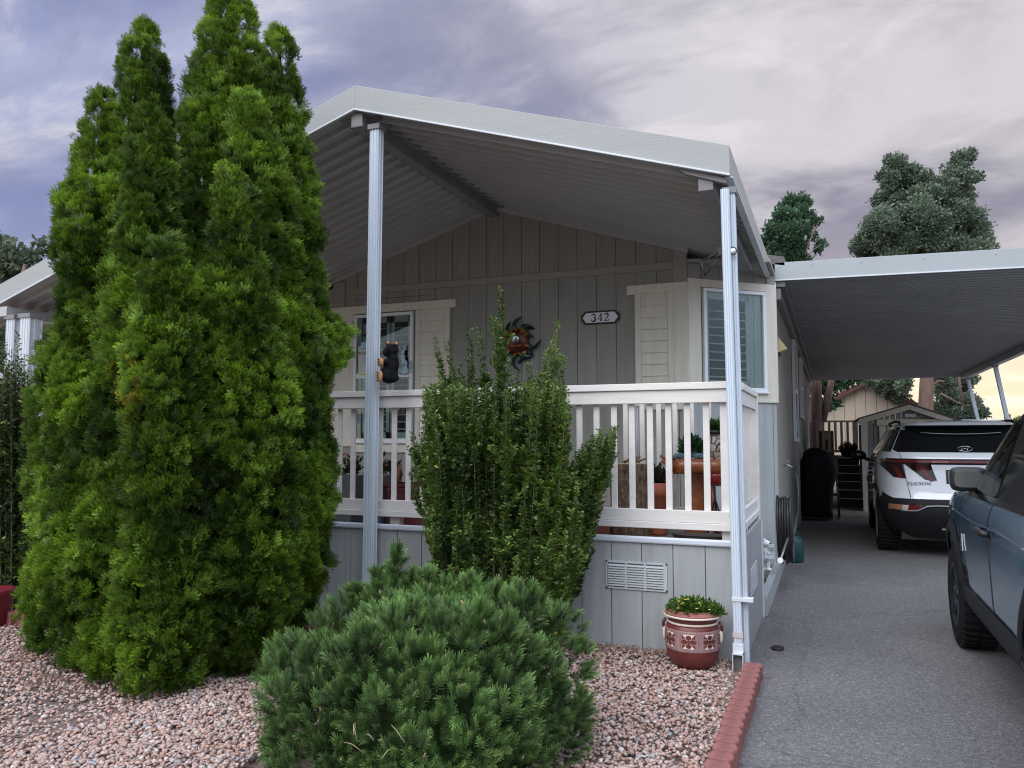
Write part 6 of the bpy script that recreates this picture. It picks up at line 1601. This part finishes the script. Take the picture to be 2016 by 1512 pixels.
# pale flat roof at the right edge
wy = 31.0; W = lambda x, y: at(x, y, Y=wy)
wr = thing('flat_roof_shelter', 'low white flat-roofed shelter seen past the white car, at the right edge', 'shelter', (W(1970, 860).x, wy, 0))
a = W(1925, 826); b = W(1990, 832); mb = MB(); mb.box(a.x - 2, b.x, wy, wy + 5, a.z - .28, a.z); mb.build('roof', M_CFASC, wr, bevel=.02)
mb = MB(); mb.box(b.x - .25, b.x - .12, wy + .1, wy + .25, 0, a.z - .28); mb.build('post', M_ALU2, wr)
mb = MB(); mb.box(a.x - 1.8, b.x - 1.2, wy + 4.5, wy + 4.8, 0, a.z - .28); mb.build('wall', M_NB, wr)
# ================================================================== cars: stacked plan rings, wheel openings cut out
def curve(tab, z): zt = [t[0] for t in tab]; return [float(np.interp(z, zt, [t[k] for t in tab])) for k in range(1, len(tab[0]))]
class Car:
    """lv rows: height, half width, rear y, front y, squareness"""
    def __init__(s, root, lv): s.root = root; s.lv = lv
    def par(s, z): return curve(s.lv, z)
    def pt(s, t, z):
        hw, yr, yf, n = s.par(z); yc = (yr + yf) / 2; L = (yf - yr) / 2
        c, q = math.cos(t), math.sin(t)
        return Vector((hw * math.copysign(abs(c) ** (2 / n), c), yc + L * math.copysign(abs(q) ** (2 / n), q), z))
    def rear(s, x, z, o=0.0):
        hw, yr, yf, n = s.par(z); yc = (yr + yf) / 2; L = (yf - yr) / 2; k = min(.9995, abs(x) / hw)
        return Vector((x * (1 + o * .2), yc - L * (1 - k ** n) ** (1 / n) - o, z))
    def side(s, y, z, o=0.0, sgn=-1):
        hw, yr, yf, n = s.par(z); yc = (yr + yf) / 2; L = (yf - yr) / 2; k = min(.9995, abs(y - yc) / L)
        return Vector((sgn * (hw * (1 - k ** n) ** (1 / n) + o), y, z))
    def body(s, m, cuts, N=120, nz=60, name='body'):
        z0, z1 = s.lv[0][0], s.lv[-1][0]; zs = [z0 + (z1 - z0) * i / nz for i in range(nz + 1)]
        mb = MB(); vs = []
        for z in zs:
            for j in range(N): vs.append(s.pt(2 * math.pi * (j + .5) / N, z))
        mb.add(vs, [(i * N + j, i * N + (j + 1) % N, (i + 1) * N + (j + 1) % N, (i + 1) * N + j) for i in range(nz) for j in range(N)] + [tuple(range(N))[::-1], tuple(range(nz * N, (nz + 1) * N))], True)
        me = mb.mesh(name, m)
        if cuts:
            o = bpy.data.objects.new('tmp', me); COL.objects.link(o); cs = []
            for (x0, x1, y, z, r) in cuts:
                c = MB(); n = 36; c.add([(x0, y + r * math.cos(2 * math.pi * k / n), z + r * math.sin(2 * math.pi * k / n)) for k in range(n)] + [(x1, y + r * math.cos(2 * math.pi * k / n), z + r * math.sin(2 * math.pi * k / n)) for k in range(n)], [(k, (k + 1) % n, n + (k + 1) % n, n + k) for k in range(n)] + [tuple(range(n))[::-1], tuple(range(n, 2 * n))])
                co = bpy.data.objects.new('cut', c.mesh('cut', M_BLACK)); COL.objects.link(co); cs.append(co)
                b = o.modifiers.new('b', 'BOOLEAN'); b.operation = 'DIFFERENCE'; b.object = co; b.solver = 'EXACT'
            dg = bpy.context.evaluated_depsgraph_get(); dg.update(); me2 = bpy.data.meshes.new_from_object(o.evaluated_get(dg))
            bpy.data.objects.remove(o)
            for c in cs: bpy.data.objects.remove(c)
            me = me2; me.name = name
            me.materials.clear(); me.materials.append(m)
        o = place_mesh(name, me, s.root, local=True)
        return o
    def patch(s, name, m, quad, fn, n=10, k=6, parent=None, th=0.0):
        """quad: four (a, z) corners; fn maps (a, z) onto the body"""
        (a0, a1, a2, a3) = [Vector(q) for q in quad]; mb = MB()
        def g(u, v):
            q = (a0 * (1 - u) + a1 * u) * (1 - v) + (a3 * (1 - u) + a2 * u) * v; return fn(q.x, q.y)
        mb.grid(g, n, k); return mb.build(name, m, parent or s.root, local=True)
def poly_patch(name, m, edges, fn, parent, nx=12, nz=8):
    """edges: function v -> (left, right, z)"""
    mb = MB()
    def g(u, v):
        a, b, z = edges(v); return fn(a + (b - a) * u, z)
    mb.grid(g, nx, nz); return mb.build(name, m, parent, local=True)
def wheel(root, x, y, z, r, w, sgn, m_rim, spokes=5, name='wheel'):
    """sgn -1: outer face towards -x"""
    t = MB(); prof = []
    for (rr, ww) in ((.62, -.5), (.66, -.5), (.88, -.50), (.97, -.42), (1.0, -.30), (1.0, .30), (.97, .42), (.88, .5), (.62, .5)): prof.append((rr * r, ww * w))
    n = 40; vs = [(x + a * -sgn * -1, y + q * math.cos(2 * math.pi * k / n), z + q * math.sin(2 * math.pi * k / n)) for q, a in prof for k in range(n)]
    t.add(vs, [(i * n + k, i * n + (k + 1) % n, (i + 1) * n + (k + 1) % n, (i + 1) * n + k) for i in range(len(prof) - 1) for k in range(n)], True)
    for k in range(n):      # tread blocks
        a = 2 * math.pi * k / n
        for s_ in (-1, 1):
            c = Vector((x + s_ * w * .24, y + math.cos(a) * r * 1.0, z + math.sin(a) * r * 1.0)); d = Vector((0, -math.sin(a), math.cos(a)))
            t.beam(c - Vector((w * .2, 0, 0)) + d * .006 * s_, c + Vector((w * .2, 0, 0)), .016, .030, up=Vector((0, math.cos(a), math.sin(a))))
    wo = t.build(name, M_RUBBER, root, local=True)
    rm = MB(); ox = x + sgn * w * .40
    rm.tube([(x - sgn * w * .4, y, z), (x - sgn * w * .38, y, z)], r * .62, 24)
    ringn = 28; R1, R2 = r * .63, r * .57
    pr_ = [(R1, .46), (R1 * 1.0, .50), (R2, .48), (R2, -.3)]
    vs = [(x + sgn * w * a, y + q * math.cos(2 * math.pi * k / ringn), z + q * math.sin(2 * math.pi * k / ringn)) for q, a in pr_ for k in range(ringn)]
    rm.add(vs, [(i * ringn + k, i * ringn + (k + 1) % ringn, (i + 1) * ringn + (k + 1) % ringn, (i + 1) * ringn + k) for i in range(3) for k in range(ringn)], True)
    for k in range(spokes):
        a = 2 * math.pi * k / spokes + .3
        for da in (-.16, .16):
            rm.beam((ox - sgn * .012, y, z), (ox, y + R1 * math.cos(a + da), z + R1 * math.sin(a + da)), .035, .02, up=(1, 0, 0))
    rm.ball((ox, y, z), (.02, r * .12, r * .12), 12, 8)
    rm.build('rim', m_rim, wo, local=True)
    dk = MB(); dk.tube([(x - sgn * w * .1, y, z), (x - sgn * w * .05, y, z)], r * .56, 24); dk.build('brake_shadow', M_BLACK, wo, local=True)
    return wo
# wheel() places vertices in the car's frame: make sub-parts follow
M_WHITE = mat('white_car_paint', (.74, .78, .83), .22, coat=1.0, spec=.5)
M_BLUE = mat('blue_grey_car_paint', (.095, .175, .250), .18, coat=1.0, spec=.5, metal=.2)
M_CLAD = mat('black_cladding', (.014, .015, .017), .65, bump=.2, bscale=120, spec=.3)
M_CGLASS = mat('dark_car_glass', (.006, .007, .008), .05, spec=.6)
M_LAMP = mat('red_lens', (.13, .006, .008), .12, coat=.6)
M_LAMPD = mat('smoked_lens', (.020, .004, .005), .10, coat=.6)
M_CHROME = mat('chrome', (.6, .62, .64), .15, metal=1.0)
M_SILVER = mat('satin_silver', (.42, .44, .46), .35, metal=.5)
M_RIMD = mat('dark_alloy', (.035, .037, .042), .3, metal=.6)
# ---- white car, seen from behind
W0 = (1.53, 13.20, 0.0)
wcar = thing('parked_car', 'white compact suv parked nose-in under the carport, red light bar across its tail', 'car', W0, rz=R(-.3)); wcar.scale = (1.07, 1.0, 1.04)
lvW = [(.24, .78, -2.02, 2.10, 5), (.34, .86, -2.13, 2.18, 5), (.46, .905, -2.20, 2.22, 5), (.62, .925, -2.235, 2.24, 5), (.70, .928, -2.225, 2.24, 5), (.78, .925, -2.185, 2.22, 5), (.95, .92, -2.165, 2.15, 4.8), (1.06, .915, -2.155, 1.95, 4.6), (1.15, .90, -2.165, 1.60, 4.6), (1.20, .875, -2.16, 1.45, 4.8), (1.27, .845, -2.12, 1.30, 5), (1.35, .80, -2.05, 1.10, 5), (1.45, .752, -1.965, .85, 5), (1.55, .70, -1.88, .60, 5), (1.60, .665, -1.84, .45, 5), (1.635, .61, -1.80, .28, 5), (1.66, .50, -1.70, .0, 4), (1.672, .30, -1.45, -.3, 3)]
cw = Car(wcar, lvW)
wr_, wx = .355, .79
cw.body(M_WHITE, [(-1.2, -.60, -1.36, .36, .44), (.60, 1.2, -1.36, .36, .44), (-1.2, -.60, 1.33, .36, .43), (.60, 1.2, 1.33, .36, .43)])
for (x, y, sg) in ((-wx, -1.36, -1), (wx, -1.36, 1), (-wx, 1.33, -1), (wx, 1.33, 1)): wheel(wcar, x, y, wr_, wr_, .235, sg, M_SILVER)
mb = MB(); mb.box(-.66, .66, -1.95, 2.0, .20, .80); mb.build('underbody', M_BLACK, wcar, local=True)
rr = lambda o: (lambda x, z: cw.rear(x, z, o)); sd = lambda o, s=-1: (lambda y, z: cw.side(y, z, o, s))
# rear glass with its black surround
def eg(v):
    z = 1.275 + v * .325; w = .735 - .135 * v - .04 * max(0, v - .85) / .15; w *= (1 if v > .08 else .93 + .07 * v / .08); return (-w, w, z)
poly_patch('rear_window', M_CGLASS, eg, rr(.006), wcar, 24, 12)
mb = MB(); mb.grid(lambda u, v: cw.rear(-.60 + 1.2 * u, 1.605 + .03 * v, .02 + .13 * (1 - v * .3) * (1 - abs(2 * u - 1) ** 4 * .5) ), 20, 3); mb.build('spoiler', M_WHITE, wcar, local=True)
mb = MB(); mb.grid(lambda u, v: cw.rear(-.59 + 1.18 * u, 1.602 - .004 * v, .02 + (.13 - .13 * v) * (1 - abs(2 * u - 1) ** 4 * .5)), 20, 2); mb.build('spoiler_underside', M_BLACKG, wcar, local=True)
mb = MB(); mb.tube([cw.rear(-.42 + .84 * k / 10, 1.495 + .02 * abs(k / 5 - 1) ** 2, .012) for k in range(11)], .004, 5); mb.build('wiper_line', M_SILVER, wcar, local=True)
for s in (-1, 1):
    mb = MB(); mb.grid(lambda u, v: cw.rear(s * (.735 - .135 * v + .012 + .055 * u), 1.275 + v * .31, .007), 3, 8); mb.build('pillar_trim', M_BLACKG, wcar, local=True)
# light bar and claw lamps
poly_patch('light_bar', M_LAMP, lambda v: (-.86, .86, 1.148 + .028 * v), rr(.012), wcar, 40, 3)
poly_patch('light_bar_surround', M_BLACKG, lambda v: (-.885, .885, 1.128 + .068 * v), rr(.006), wcar, 40, 3)
poly_patch('light_gleam', mat('lens_gleam', (.34, .09, .10), .15), lambda v: (-.33, -.16, 1.150 + .024 * v), rr(.014), wcar, 6, 2)  # paler patch painted on the bar as a gleam
for s in (-1, 1):
    def q1(x0, x1, x2, x3, z0, z1): return [(s * x0, z1), (s * x1, z1), (s * x2, z0), (s * x3, z0)]
    cw.patch('tail_lamp', M_LAMPD, [(s * .885, 1.135), (s * .635, 1.135), (s * .605, .955), (s * .73, .965)], rr(.008), 10, 8)
    cw.patch('tail_lamp', M_LAMPD, [(s * .620, 1.135), (s * .345, 1.135), (s * .285, .935), (s * .405, .945)], rr(.008), 10, 8)
    cw.patch('lamp_blade', M_LAMP, [(s * .735, 1.10), (s * .690, 1.10), (s * .625, .955), (s * .675, .96)], rr(.012), 5, 6)
    cw.patch('lamp_blade', M_LAMP, [(s * .470, 1.10), (s * .425, 1.10), (s * .315, .925), (s * .36, .93)], rr(.012), 5, 6)
    # panel gap between quarter and tailgate
    mb = MB(); mb.tube([cw.rear(s * x, z, .0015) for x, z in ((.665, 1.27), (.645, 1.20), (.625, 1.12), (.60, .93), (.575, .80), (.565, .72))], .0035, 4); mb.build('tailgate_gap', M_BLACK, wcar, local=True)
    # quarter glass and side windows
    cw.patch('side_window', M_CGLASS, [(-1.80, 1.30), (-.55, 1.20), (-.45, 1.56), (-1.45, 1.56)], sd(.004, s), 14, 8)
    cw.patch('side_window', M_CGLASS, [(-.48, 1.20), (.95, 1.16), (.50, 1.50), (-.38, 1.56)], sd(.004, s), 14, 8)
    cw.patch('arch_cladding', M_CLAD, [(-2.12, .30), (-1.80, .30), (-1.80, .78), (-2.12, .70)], sd(.012, s), 8, 8)
    cw.patch('sill_cladding', M_CLAD, [(-.92, .25), (.92, .25), (.92, .42), (-.92, .42)], sd(.012, s), 14, 3)
    mb = MB(); N = 24
    def arch(u, v, s=s):
        t = math.pi * (1.08 - 1.16 * u); r_ = .435 + .075 * v; return cw.side(-1.36 + math.cos(t) * r_, max(.26, .36 + math.sin(t) * r_), .016, s)
    mb.grid(arch, N, 2); mb.build('wheel_arch', M_CLAD, wcar, local=True)
    def arch2(u, v, s=s):
        t = math.pi * (1.08 - 1.16 * u); r_ = .425 + .075 * v; return cw.side(1.33 + math.cos(t) * r_, max(.26, .36 + math.sin(t) * r_), .016, s)
    mb = MB(); mb.grid(arch2, N, 2); mb.build('wheel_arch', M_CLAD, wcar, local=True)
    mb = MB(); mb.tube([cw.side(-1.55, 1.60, -.02, s) + Vector((0, 0, .0)), cw.side(-1.45, 1.62, .0, s) + Vector((0, 0, .035)), cw.side(-1.0, 1.62, .0, s) + Vector((0, 0, .050)), cw.side(.1, 1.60, -.0, s) + Vector((0, 0, .055)), cw.side(.35, 1.58, -.02, s)], [.012, .018, .018, .016, .01], 8); mb.build('roof_rail', M_CLAD, wcar, local=True)
    # door mirrors
    mb = MB(); mb.ball((s * 1.05, .78, 1.18), (.115, .06, .078), 16, 10); mb.tube([(s * .88, .80, 1.10), (s * .98, .79, 1.14)], [.03, .025], 8); mb.build('door_mirror', M_BLACKG, wcar, local=True)
    mb = MB(); mb.tube([cw.side(-.35, .98, .02, s), cw.side(-.12, .98, .035, s), cw.side(.0, .98, .02, s)], .012, 6); mb.build('door_handle', M_WHITE, wcar, local=True)
    # bumper reflector lamps
    cw.patch('bumper_lamp', M_LAMP, [(s * .755, .640), (s * .44, .640), (s * .52, .575), (s * .775, .575)], rr(.020), 10, 3)
    cw.patch('bumper_lamp', mat('amber_lens', (.40, .18, .10), .2), [(s * .79, .640), (s * .66, .640), (s * .66, .575), (s * .795, .575)], rr(.022), 6, 3)
    cw.patch('bumper_lamp', mat('clear_lens', (.55, .52, .50), .15), [(s * .655, .638), (s * .59, .638), (s * .60, .577), (s * .657, .577)], rr(.023), 4, 3)
# bumper cladding and silver trim
def bump_(v):
    z = .24 + v * .475; w = .905 if z > .34 else .84; return (-w, w, z)
poly_patch('rear_bumper', M_CLAD, bump_, rr(.012), wcar, 40, 12)
mb = MB(); mb.tube([cw.rear(x, z, .022) for x, z in ((-.79, .575), (-.62, .568), (-.50, .575), (-.40, .632), (-.30, .640), (.30, .640), (.40, .632), (.50, .575), (.62, .568), (.79, .575))], .009, 5); mb.build('silver_trim', M_SILVER, wcar, local=True)
poly_patch('diffuser', M_BLACKG, lambda v: (-.62, .62, .27 + .26 * v), rr(.018), wcar, 20, 4)
mb = MB()
for s in (-1, 1): mb.beam(cw.rear(s * .05 - .20, .36, .03), cw.rear(s * .05 + .25, .36, .03), .02, .016)
mb.build('skid_strip', M_SILVER, wcar, local=True)
# tailgate crease, number plate, emblem and lettering
mb = MB(); mb.tube([cw.rear(x, z, .001) for x, z in ((-.58, .800), (-.3, .795), (.3, .795), (.58, .800))], .004, 4); mb.build('tailgate_crease', M_WHITE, wcar, local=True)
poly_patch('plate_recess', M_BLACKG, lambda v: (-.19, .19, .90 + .165 * v), rr(.006), wcar, 6, 3)
poly_patch('number_plate', mat('plate_face', (.10, .30, .11), .5, col2=(.6, .62, .55), vscale=14), lambda v: (-.165, .165, .915 + .135 * v), rr(.012), wcar, 6, 3)
ec = (.02, 1.318)
mb = MB(); mb.tube([cw.rear(ec[0] + .072 * math.cos(t), ec[1] + .030 * math.sin(t), .014) for t in [i * 2 * math.pi / 28 for i in range(29)]], .0042, 5, caps=False)
for sx in (-1, 1): mb.tube([cw.rear(ec[0] + sx * .030 - .010, ec[1] - .022, .015), cw.rear(ec[0] + sx * .030 + .010, ec[1] + .022, .015)], .0042, 5)
mb.tube([cw.rear(ec[0] - .028, ec[1] + .004, .015), cw.rear(ec[0], ec[1] + .003, .015), cw.rear(ec[0] + .028, ec[1] - .004, .015)], .004, 5)
mb.build('emblem', M_CHROME, wcar, local=True)
p = cw.rear(-.46, .895, .006)
text_obj('lettering', 'TUCSON', .050, M_BLACK, wcar, (p.x - .02, p.y - .004, p.z), (Matrix.Rotation(R(-4), 3, 'Z') @ Matrix.Rotation(R(90), 3, 'X')), extr=.001, shear=.25, local=True, sx=1.25)
mb = MB(); mb.prism([(-.012, -1.38, 1.665), (-.012, -1.55, 1.66), (-.012, -1.545, 1.735), (-.012, -1.50, 1.74)], (.024, 0, 0)); mb.build('roof_fin', M_BLACKG, wcar, local=True)
poly_patch('windscreen', M_CGLASS, lambda v: (-.70 + .12 * v, .70 - .12 * v, 1.20 + .36 * v), (lambda x, z: Vector((x, sum(cw.par(z)[1:3]) - cw.rear(x, z).y + .004, z))), wcar, 10, 6)

# ---- blue-grey car at the right edge
B0 = (1.752, 5.27, 0.0)
bcar = thing('parked_car', 'blue-grey boxy suv with black cladding, nearest the camera at the right edge', 'car', B0, rz=R(0.0))
lvB = [(.30, .84, -2.02, 2.02, 6), (.40, .90, -2.12, 2.14, 6), (.55, .935, -2.17, 2.19, 6), (.80, .945, -2.18, 2.19, 6.5), (.95, .945, -2.17, 2.17, 6.5), (1.03, .940, -2.17, 2.10, 6.5), (1.10, .925, -2.17, 1.98, 6), (1.145, .905, -2.16, 1.35, 7), (1.175, .885, -2.16, 1.10, 8), (1.25, .865, -2.15, .93, 8), (1.45, .80, -2.10, .62, 8), (1.60, .745, -2.05, .38, 8), (1.68, .71, -2.0, .22, 7), (1.72, .64, -1.9, .10, 6), (1.735, .50, -1.7, -.1, 5)]
cb = Car(bcar, lvB)
fy_, fr_ = 1.33, .362
cb.body(M_BLUE, [(-1.2, -.55, fy_, .37, .455), (.55, 1.2, fy_, .37, .455), (-1.2, -.55, -1.34, .37, .455), (.55, 1.2, -1.34, .37, .455)])
for (x, y, sg) in ((-.825, fy_, -1), (.825, fy_, 1), (-.825, -1.34, -1), (.825, -1.34, 1)): wheel(bcar, x, y, fr_, fr_, .24, sg, M_RIMD, spokes=6)
mb = MB(); mb.box(-.62, .62, -2.0, 2.0, .22, .85); mb.build('underbody', M_BLACK, bcar, local=True)
for s in (-1, 1):
    sb_ = lambda o, s=s: (lambda y, z: cb.side(y, z, o, s))
    for yc_ in (fy_, -1.34):
        def ar(u, v, s=s, yc_=yc_):
            t = math.pi * (1.10 - 1.20 * u); r_ = .445 + .10 * v; return cb.side(yc_ + math.cos(t) * r_, max(.30, .37 + math.sin(t) * r_), .006 + .022 * math.sin(math.pi * min(1, v * 1.1 + .15)), s)
        mb = MB(); mb.grid(ar, 32, 5); mb.build('wheel_arch', M_CLAD, bcar, local=True)
    mb = MB(); mb.grid(lambda u, v: cb.side(-.86 + 1.70 * u, .29 + .23 * v, .008 + .03 * math.sin(math.pi * v), s), 14, 5); mb.build('sill_cladding', M_CLAD, bcar, local=True)
    # glasshouse: windows set in black frames
    cb.patch('window_frame', M_BLACKG, [(-2.0, 1.135), (.98, 1.125), (.42, 1.635), (-2.0, 1.635)], sb_(.003), 24, 10)
    cb.patch('side_window', M_CGLASS if s > 0 else glass('front_door_glass', (.40, .43, .43), .10), [(-.16, 1.165), (.78, 1.155), (.36, 1.60), (-.12, 1.60)], sb_(.010), 12, 8)
    cb.patch('side_window', M_CGLASS, [(-1.10, 1.17), (-.22, 1.165), (-.20, 1.60), (-1.10, 1.60)], sb_(.008), 12, 8)
    if s < 0:
        # the lit things one sees through the glass
        cb.patch('seat_back', mat('grey_seat', (.22, .25, .26), .8), [(.02, 1.17), (.30, 1.165), (.22, 1.36), (.06, 1.37)], sb_(.006), 6, 5)
        cb.patch('far_pillar', mat('beige_pillar', (.36, .34, .29), .8), [(.44, 1.17), (.50, 1.17), (.30, 1.56), (.25, 1.56)], sb_(.006), 3, 6)
    # door gaps
    for pts_ in ([(.92, .53), (.93, .80), (.90, 1.0), (.86, 1.13)], [(-.16, .52), (-.155, .80), (-.12, 1.0), (-.16, 1.14)], [(-1.02, .80), (-1.08, 1.0), (-1.10, 1.15)], [(.92, .53), (-.16, .52)]):
        path = []
        for (a, b) in zip(pts_[:-1], pts_[1:]):
            for k in range(7): path.append(cb.side(a[0] + (b[0] - a[0]) * k / 6, a[1] + (b[1] - a[1]) * k / 6, .0005, s))
        mb = MB(); mb.tube(path, .0035, 4); mb.build('door_gap', M_BLACK, bcar, local=True)
    mb = MB(); mb.tube([cb.side(-1.1 + 2.35 * k / 20, .985 + .01 * math.sin(k / 3), .001, s) for k in range(21)], .007, 5); mb.build('shoulder_line', M_BLUE, bcar, local=True)
    # handle
    hy = -.12
    mb = MB(); mb.tube([cb.side(hy - .12, .965, .012, s), cb.side(hy - .10, .97, .045, s), cb.side(hy + .07, .975, .048, s), cb.side(hy + .11, .972, .012, s)], [.016, .020, .020, .015], 8); mb.build('door_handle', M_BLACK, bcar, local=True)
    mb = MB(); mb.ball(cb.side(hy - .03, .955, .0, s), (.012, .075, .036), 12, 8); mb.build('handle_recess', M_BLACKG, bcar, local=True)
    # mirror: housing, arm, glass
    my, mz = .56, 1.235
    mb = MB()
    def mir(u, v, s=s):
        t = 2 * math.pi * u; c_, q_ = math.cos(t), math.sin(t); e_ = .45
        rx, rz__ = .108, .080
        k = [0, .80, .96, 1.0, .93, .0][int(round(v * 5))]; dy = [.10, .085, .05, .0, -.022, -.022][int(round(v * 5))]
        return Vector((s * .930 + rx * k * math.copysign(abs(c_) ** e_, c_), my + dy, mz + rz__ * k * math.copysign(abs(q_) ** e_, q_)))
    mb.grid(mir, 32, 5); hsg = mb.build('door_mirror', M_BLACK, bcar, local=True)
    mb = MB()
    def mg(u, v, s=s):
        t = 2 * math.pi * u; c_, q_ = math.cos(t), math.sin(t); e_ = .5
        return Vector((s * .933 + .080 * v * math.copysign(abs(c_) ** e_, c_), my - .0245, mz + .052 * v * math.copysign(abs(q_) ** e_, q_)))
    mb.grid(mg, 32, 2, smooth=False); mb.build('mirror_glass', mat('mirror_glass_blue', (.22, .25, .27), .15, metal=.9), hsg, local=True)
    mb = MB(); mb.tube([(s * .90, my + .02, mz - .045), (s * .87, my + .03, mz - .06), (s * .84, my + .04, mz - .07)], [.035, .035, .04], 8); mb.build('mirror_arm', M_BLACK, hsg, local=True)
    # fender badge: small upright plaque with letters
    mb = MB(); c = cb.side(.79, .80, .006, s); mb.beam(c + Vector((0, -.012, -.055)), c + Vector((0, .012, .055)), .006, .034, up=(0, 1, 0)); mb.build('fender_badge', M_SILVER, bcar, local=True)
    mb = MB()
    for k in range(3): c2 = c + Vector((s * .004, -.008 + .008 * k, -.035 + .035 * k)); mb.beam(c2 - Vector((0, .010, 0)), c2 + Vector((0, .010, .006)), .004, .008)
    mb.build('badge_marks', M_BLACK, bcar, local=True)
    mb = MB(); mb.tube([cb.side(.25, 1.66, -.02, s) , cb.side(.1, 1.70, .0, s) + Vector((0, 0, .05)), cb.side(-1.6, 1.70, 0, s) + Vector((0, 0, .05)), cb.side(-1.8, 1.68, -.02, s)], .016, 8); mb.build('roof_rail', M_CLAD, bcar, local=True)
    cb.patch('front_lamp', M_VINYL, [(2.00, .86), (2.12, .86), (2.10, .99), (1.98, .99)], sb_(.004), 4, 4)
    cb.patch('tail_lamp', M_LAMP, [(-2.14, .85), (-2.04, .85), (-2.04, 1.15), (-2.12, 1.15)], sb_(.004), 4, 4)
poly_patch('windscreen', M_CGLASS, lambda v: (-.78 + .10 * v, .78 - .10 * v, 1.14 + .48 * v), (lambda x, z: Vector((x, sum(cb.par(z)[1:3]) - cb.rear(x, z).y + .004, z))), bcar, 10, 6)
poly_patch('rear_window', M_CGLASS, lambda v: (-.68, .68, 1.2 + .40 * v), (lambda x, z: cb.rear(x, z, .006)), bcar, 10, 6)
poly_patch('front_bumper', M_CLAD, lambda v: (-.85, .85, .32 + .28 * v), (lambda x, z: Vector((x, sum(cb.par(z)[1:3]) - cb.rear(x, z).y + .012, z))), bcar, 16, 6)
